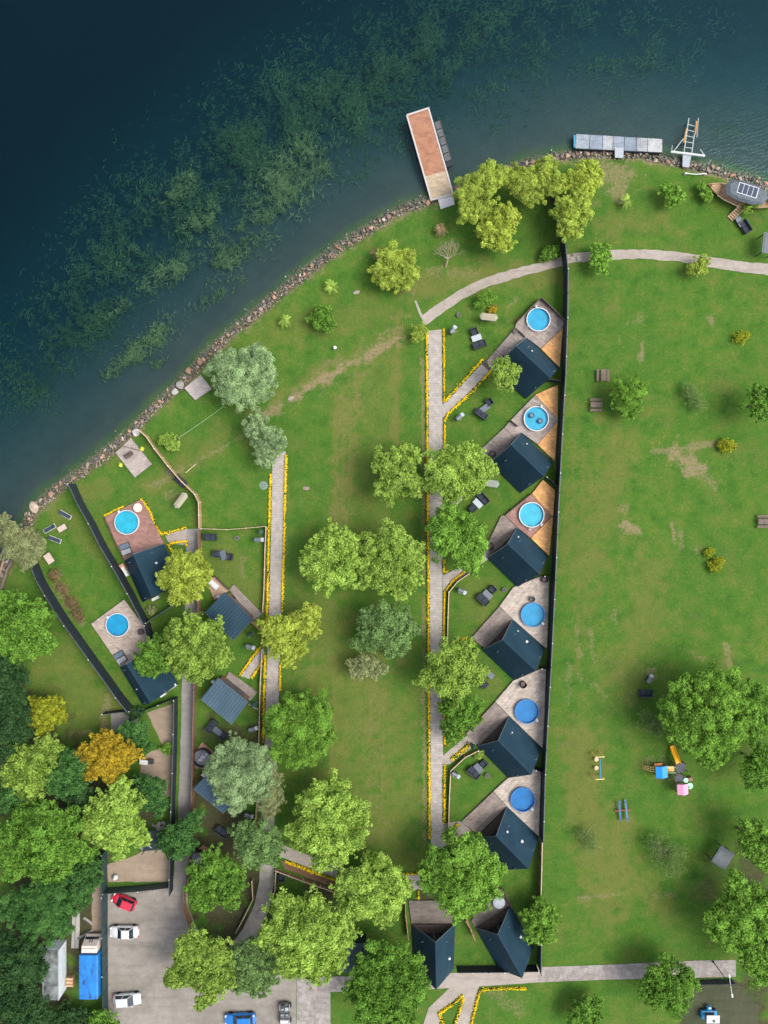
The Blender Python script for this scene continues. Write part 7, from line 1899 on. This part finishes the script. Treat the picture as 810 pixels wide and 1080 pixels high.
def stalks():
    for k, (u, v, lb) in enumerate(((57, 606, 'upper clump of dry reddish stalks along the dark diagonal fence'), (66, 620, 'second clump of dry stalks down the dark diagonal fence'), (75, 634, 'third clump of dry stalks with a hint of green by the fence'), (82, 647, 'lowest clump of dry stalks by the dark diagonal fence'))):
        tree(lb, [(u, v, 5), (u + 3, v + 4, 4)], 'straw', .5, .16, .5, loose=.7, narrow=.4, name='dry_stalks', cat='plant', group='dry flower stalks by the fence')
stalks()
# ------------------------------------------------------------------ small palms
def palm(label, u, v, du, dv, col):
    c = W(u, v); r = thing('small_palm', label, 'palm', c, ang(du, dv)); rs = random.Random(int(u))
    b = MB(); b.tube([(0, 0, 0), (.1, 0, .6), (.25, 0, 1.3)], [.22, .17, .14], 9)
    for k in range(5): b.lathe([(.20 - k * .012, .1 + k * .22), (.25 - k * .012, .2 + k * .22)], (k * .04, 0, 0), 9)
    b.build('trunk', plain('palm_trunk', (.16, .10, .075), .95, .35, 12), r)
    V, T = [], []
    for k in range(15):
        a = k * 2 * PI / 15 + rs.uniform(-.2, .2); L = rs.uniform(.7, 1.15); lift = rs.uniform(.1, .55)
        d = Vector((math.cos(a), math.sin(a), 0)); n = Vector((-d.y, d.x, 0)); t_ = rs.random()
        pt = lambda f: Vector((.25, 0, 1.35)) + d * (L * f) + Vector((0, 0, lift * f * 1.6 - 1.0 * f * f))
        for i in range(9):
            f = .15 + i * .1
            for s in (-1, 1):
                p = pt(f); e = p + n * (s * .30 * (1.1 - f * .7)) + d * .16 + Vector((0, 0, -.08)); w_ = d * .05
                V += [p - w_, p + w_, e + w_ * .3, e - w_ * .3]; T.append(t_)
    V = np.array([tuple(p) for p in V]); np_mesh('crown', V, np.arange(len(V)).reshape(-1, 4), leafmat('palm_' + col, *LEAF[col], .2), r, None, {'tint': np.array(T)})
palm('small dry palm beside the bare twiggy tree', 465, 247, -.4, -1, 'straw')
palm('small brown palm left of the lime weeping tree', 399, 272, -.3, -1, 'straw')
palm('small yellowish palm nearest the shore stones', 302, 342, -.1, -1, 'olive')
palm('small yellowish palm above the round dark bush', 350, 306, -.1, -1, 'olive')
palm('larger yellow green palm below the grey pontoon', 657, 217, .5, -1, 'olive')
def bare_tree():
    c = W(470, 281); r = thing('bare_tree', 'bare twiggy tree with no leaves near the small dry palm', 'tree', c); rs = random.Random(3)
    b = MB(); m = plain('twig_bark', (.30, .23, .18), .9, .2, 8)
    b.tube([(0, 0, 0), (.1, .25, .5), (.25, .7, 1.1)], [.16, .12, .09], 8); b.build('trunk', m, r)
    b = MB()
    def br(p, d, L, r_, k):
        e = p + d * L; b.tube([p, p.lerp(e, .5) + Vector((rs.uniform(-.08, .08), rs.uniform(-.08, .08), .05)), e], [r_, r_ * .8, r_ * .5], 4, cap=False)
        if k:
            for i in range(3):
                nd = (d + Vector((rs.uniform(-.75, .75), rs.uniform(-.75, .75), rs.uniform(-.1, .4)))).normalized(); br(p.lerp(e, rs.uniform(.5, 1)), nd, L * rs.uniform(.6, .85), r_ * .6, k - 1)
    for a in range(7):
        an = math.radians(25 + a * 22); br(Vector((.25, .7, 1.1)), Vector((math.cos(an), math.sin(an), .45)).normalized(), 1.25, .05, 3)
    b.build('branches', m, r)
bare_tree()
def logs():
    for i, (u0, v0, u1, v1, lb) in enumerate(((-3, 612, 7, 583, 'long reddish driftwood log at the left shore edge'), (1, 622, 12, 590, 'darker driftwood log right of the reddish one'), (-2, 594, 5, 578, 'short driftwood log under the pale willow'))):
        a, q = W(u0, v0, .1), W(u1, v1, .15); c = (a + q) / 2; c.z = 0; r = thing('driftwood_log', lb, 'log', c, 0, 'driftwood logs on the left shore'); rs = random.Random(i)
        b = MB(); pts = [a.lerp(q, k / 6) - c + Vector((rs.uniform(-.12, .12), rs.uniform(-.12, .12), .12)) for k in range(7)]
        b.tube(pts, [.26 - .02 * k for k in range(7)] if i != 2 else .16, 8); b.build('trunk', plain('drift_%d' % i, ((.26, .16, .12), (.13, .10, .085), (.22, .18, .15))[i], .9, .3, 5), r)
        b = MB(); b.tube([pts[3], pts[3] + Vector((.5, .25, .2))], [.08, .04], 6); b.build('branch_stub', M_BARK, r)
logs()
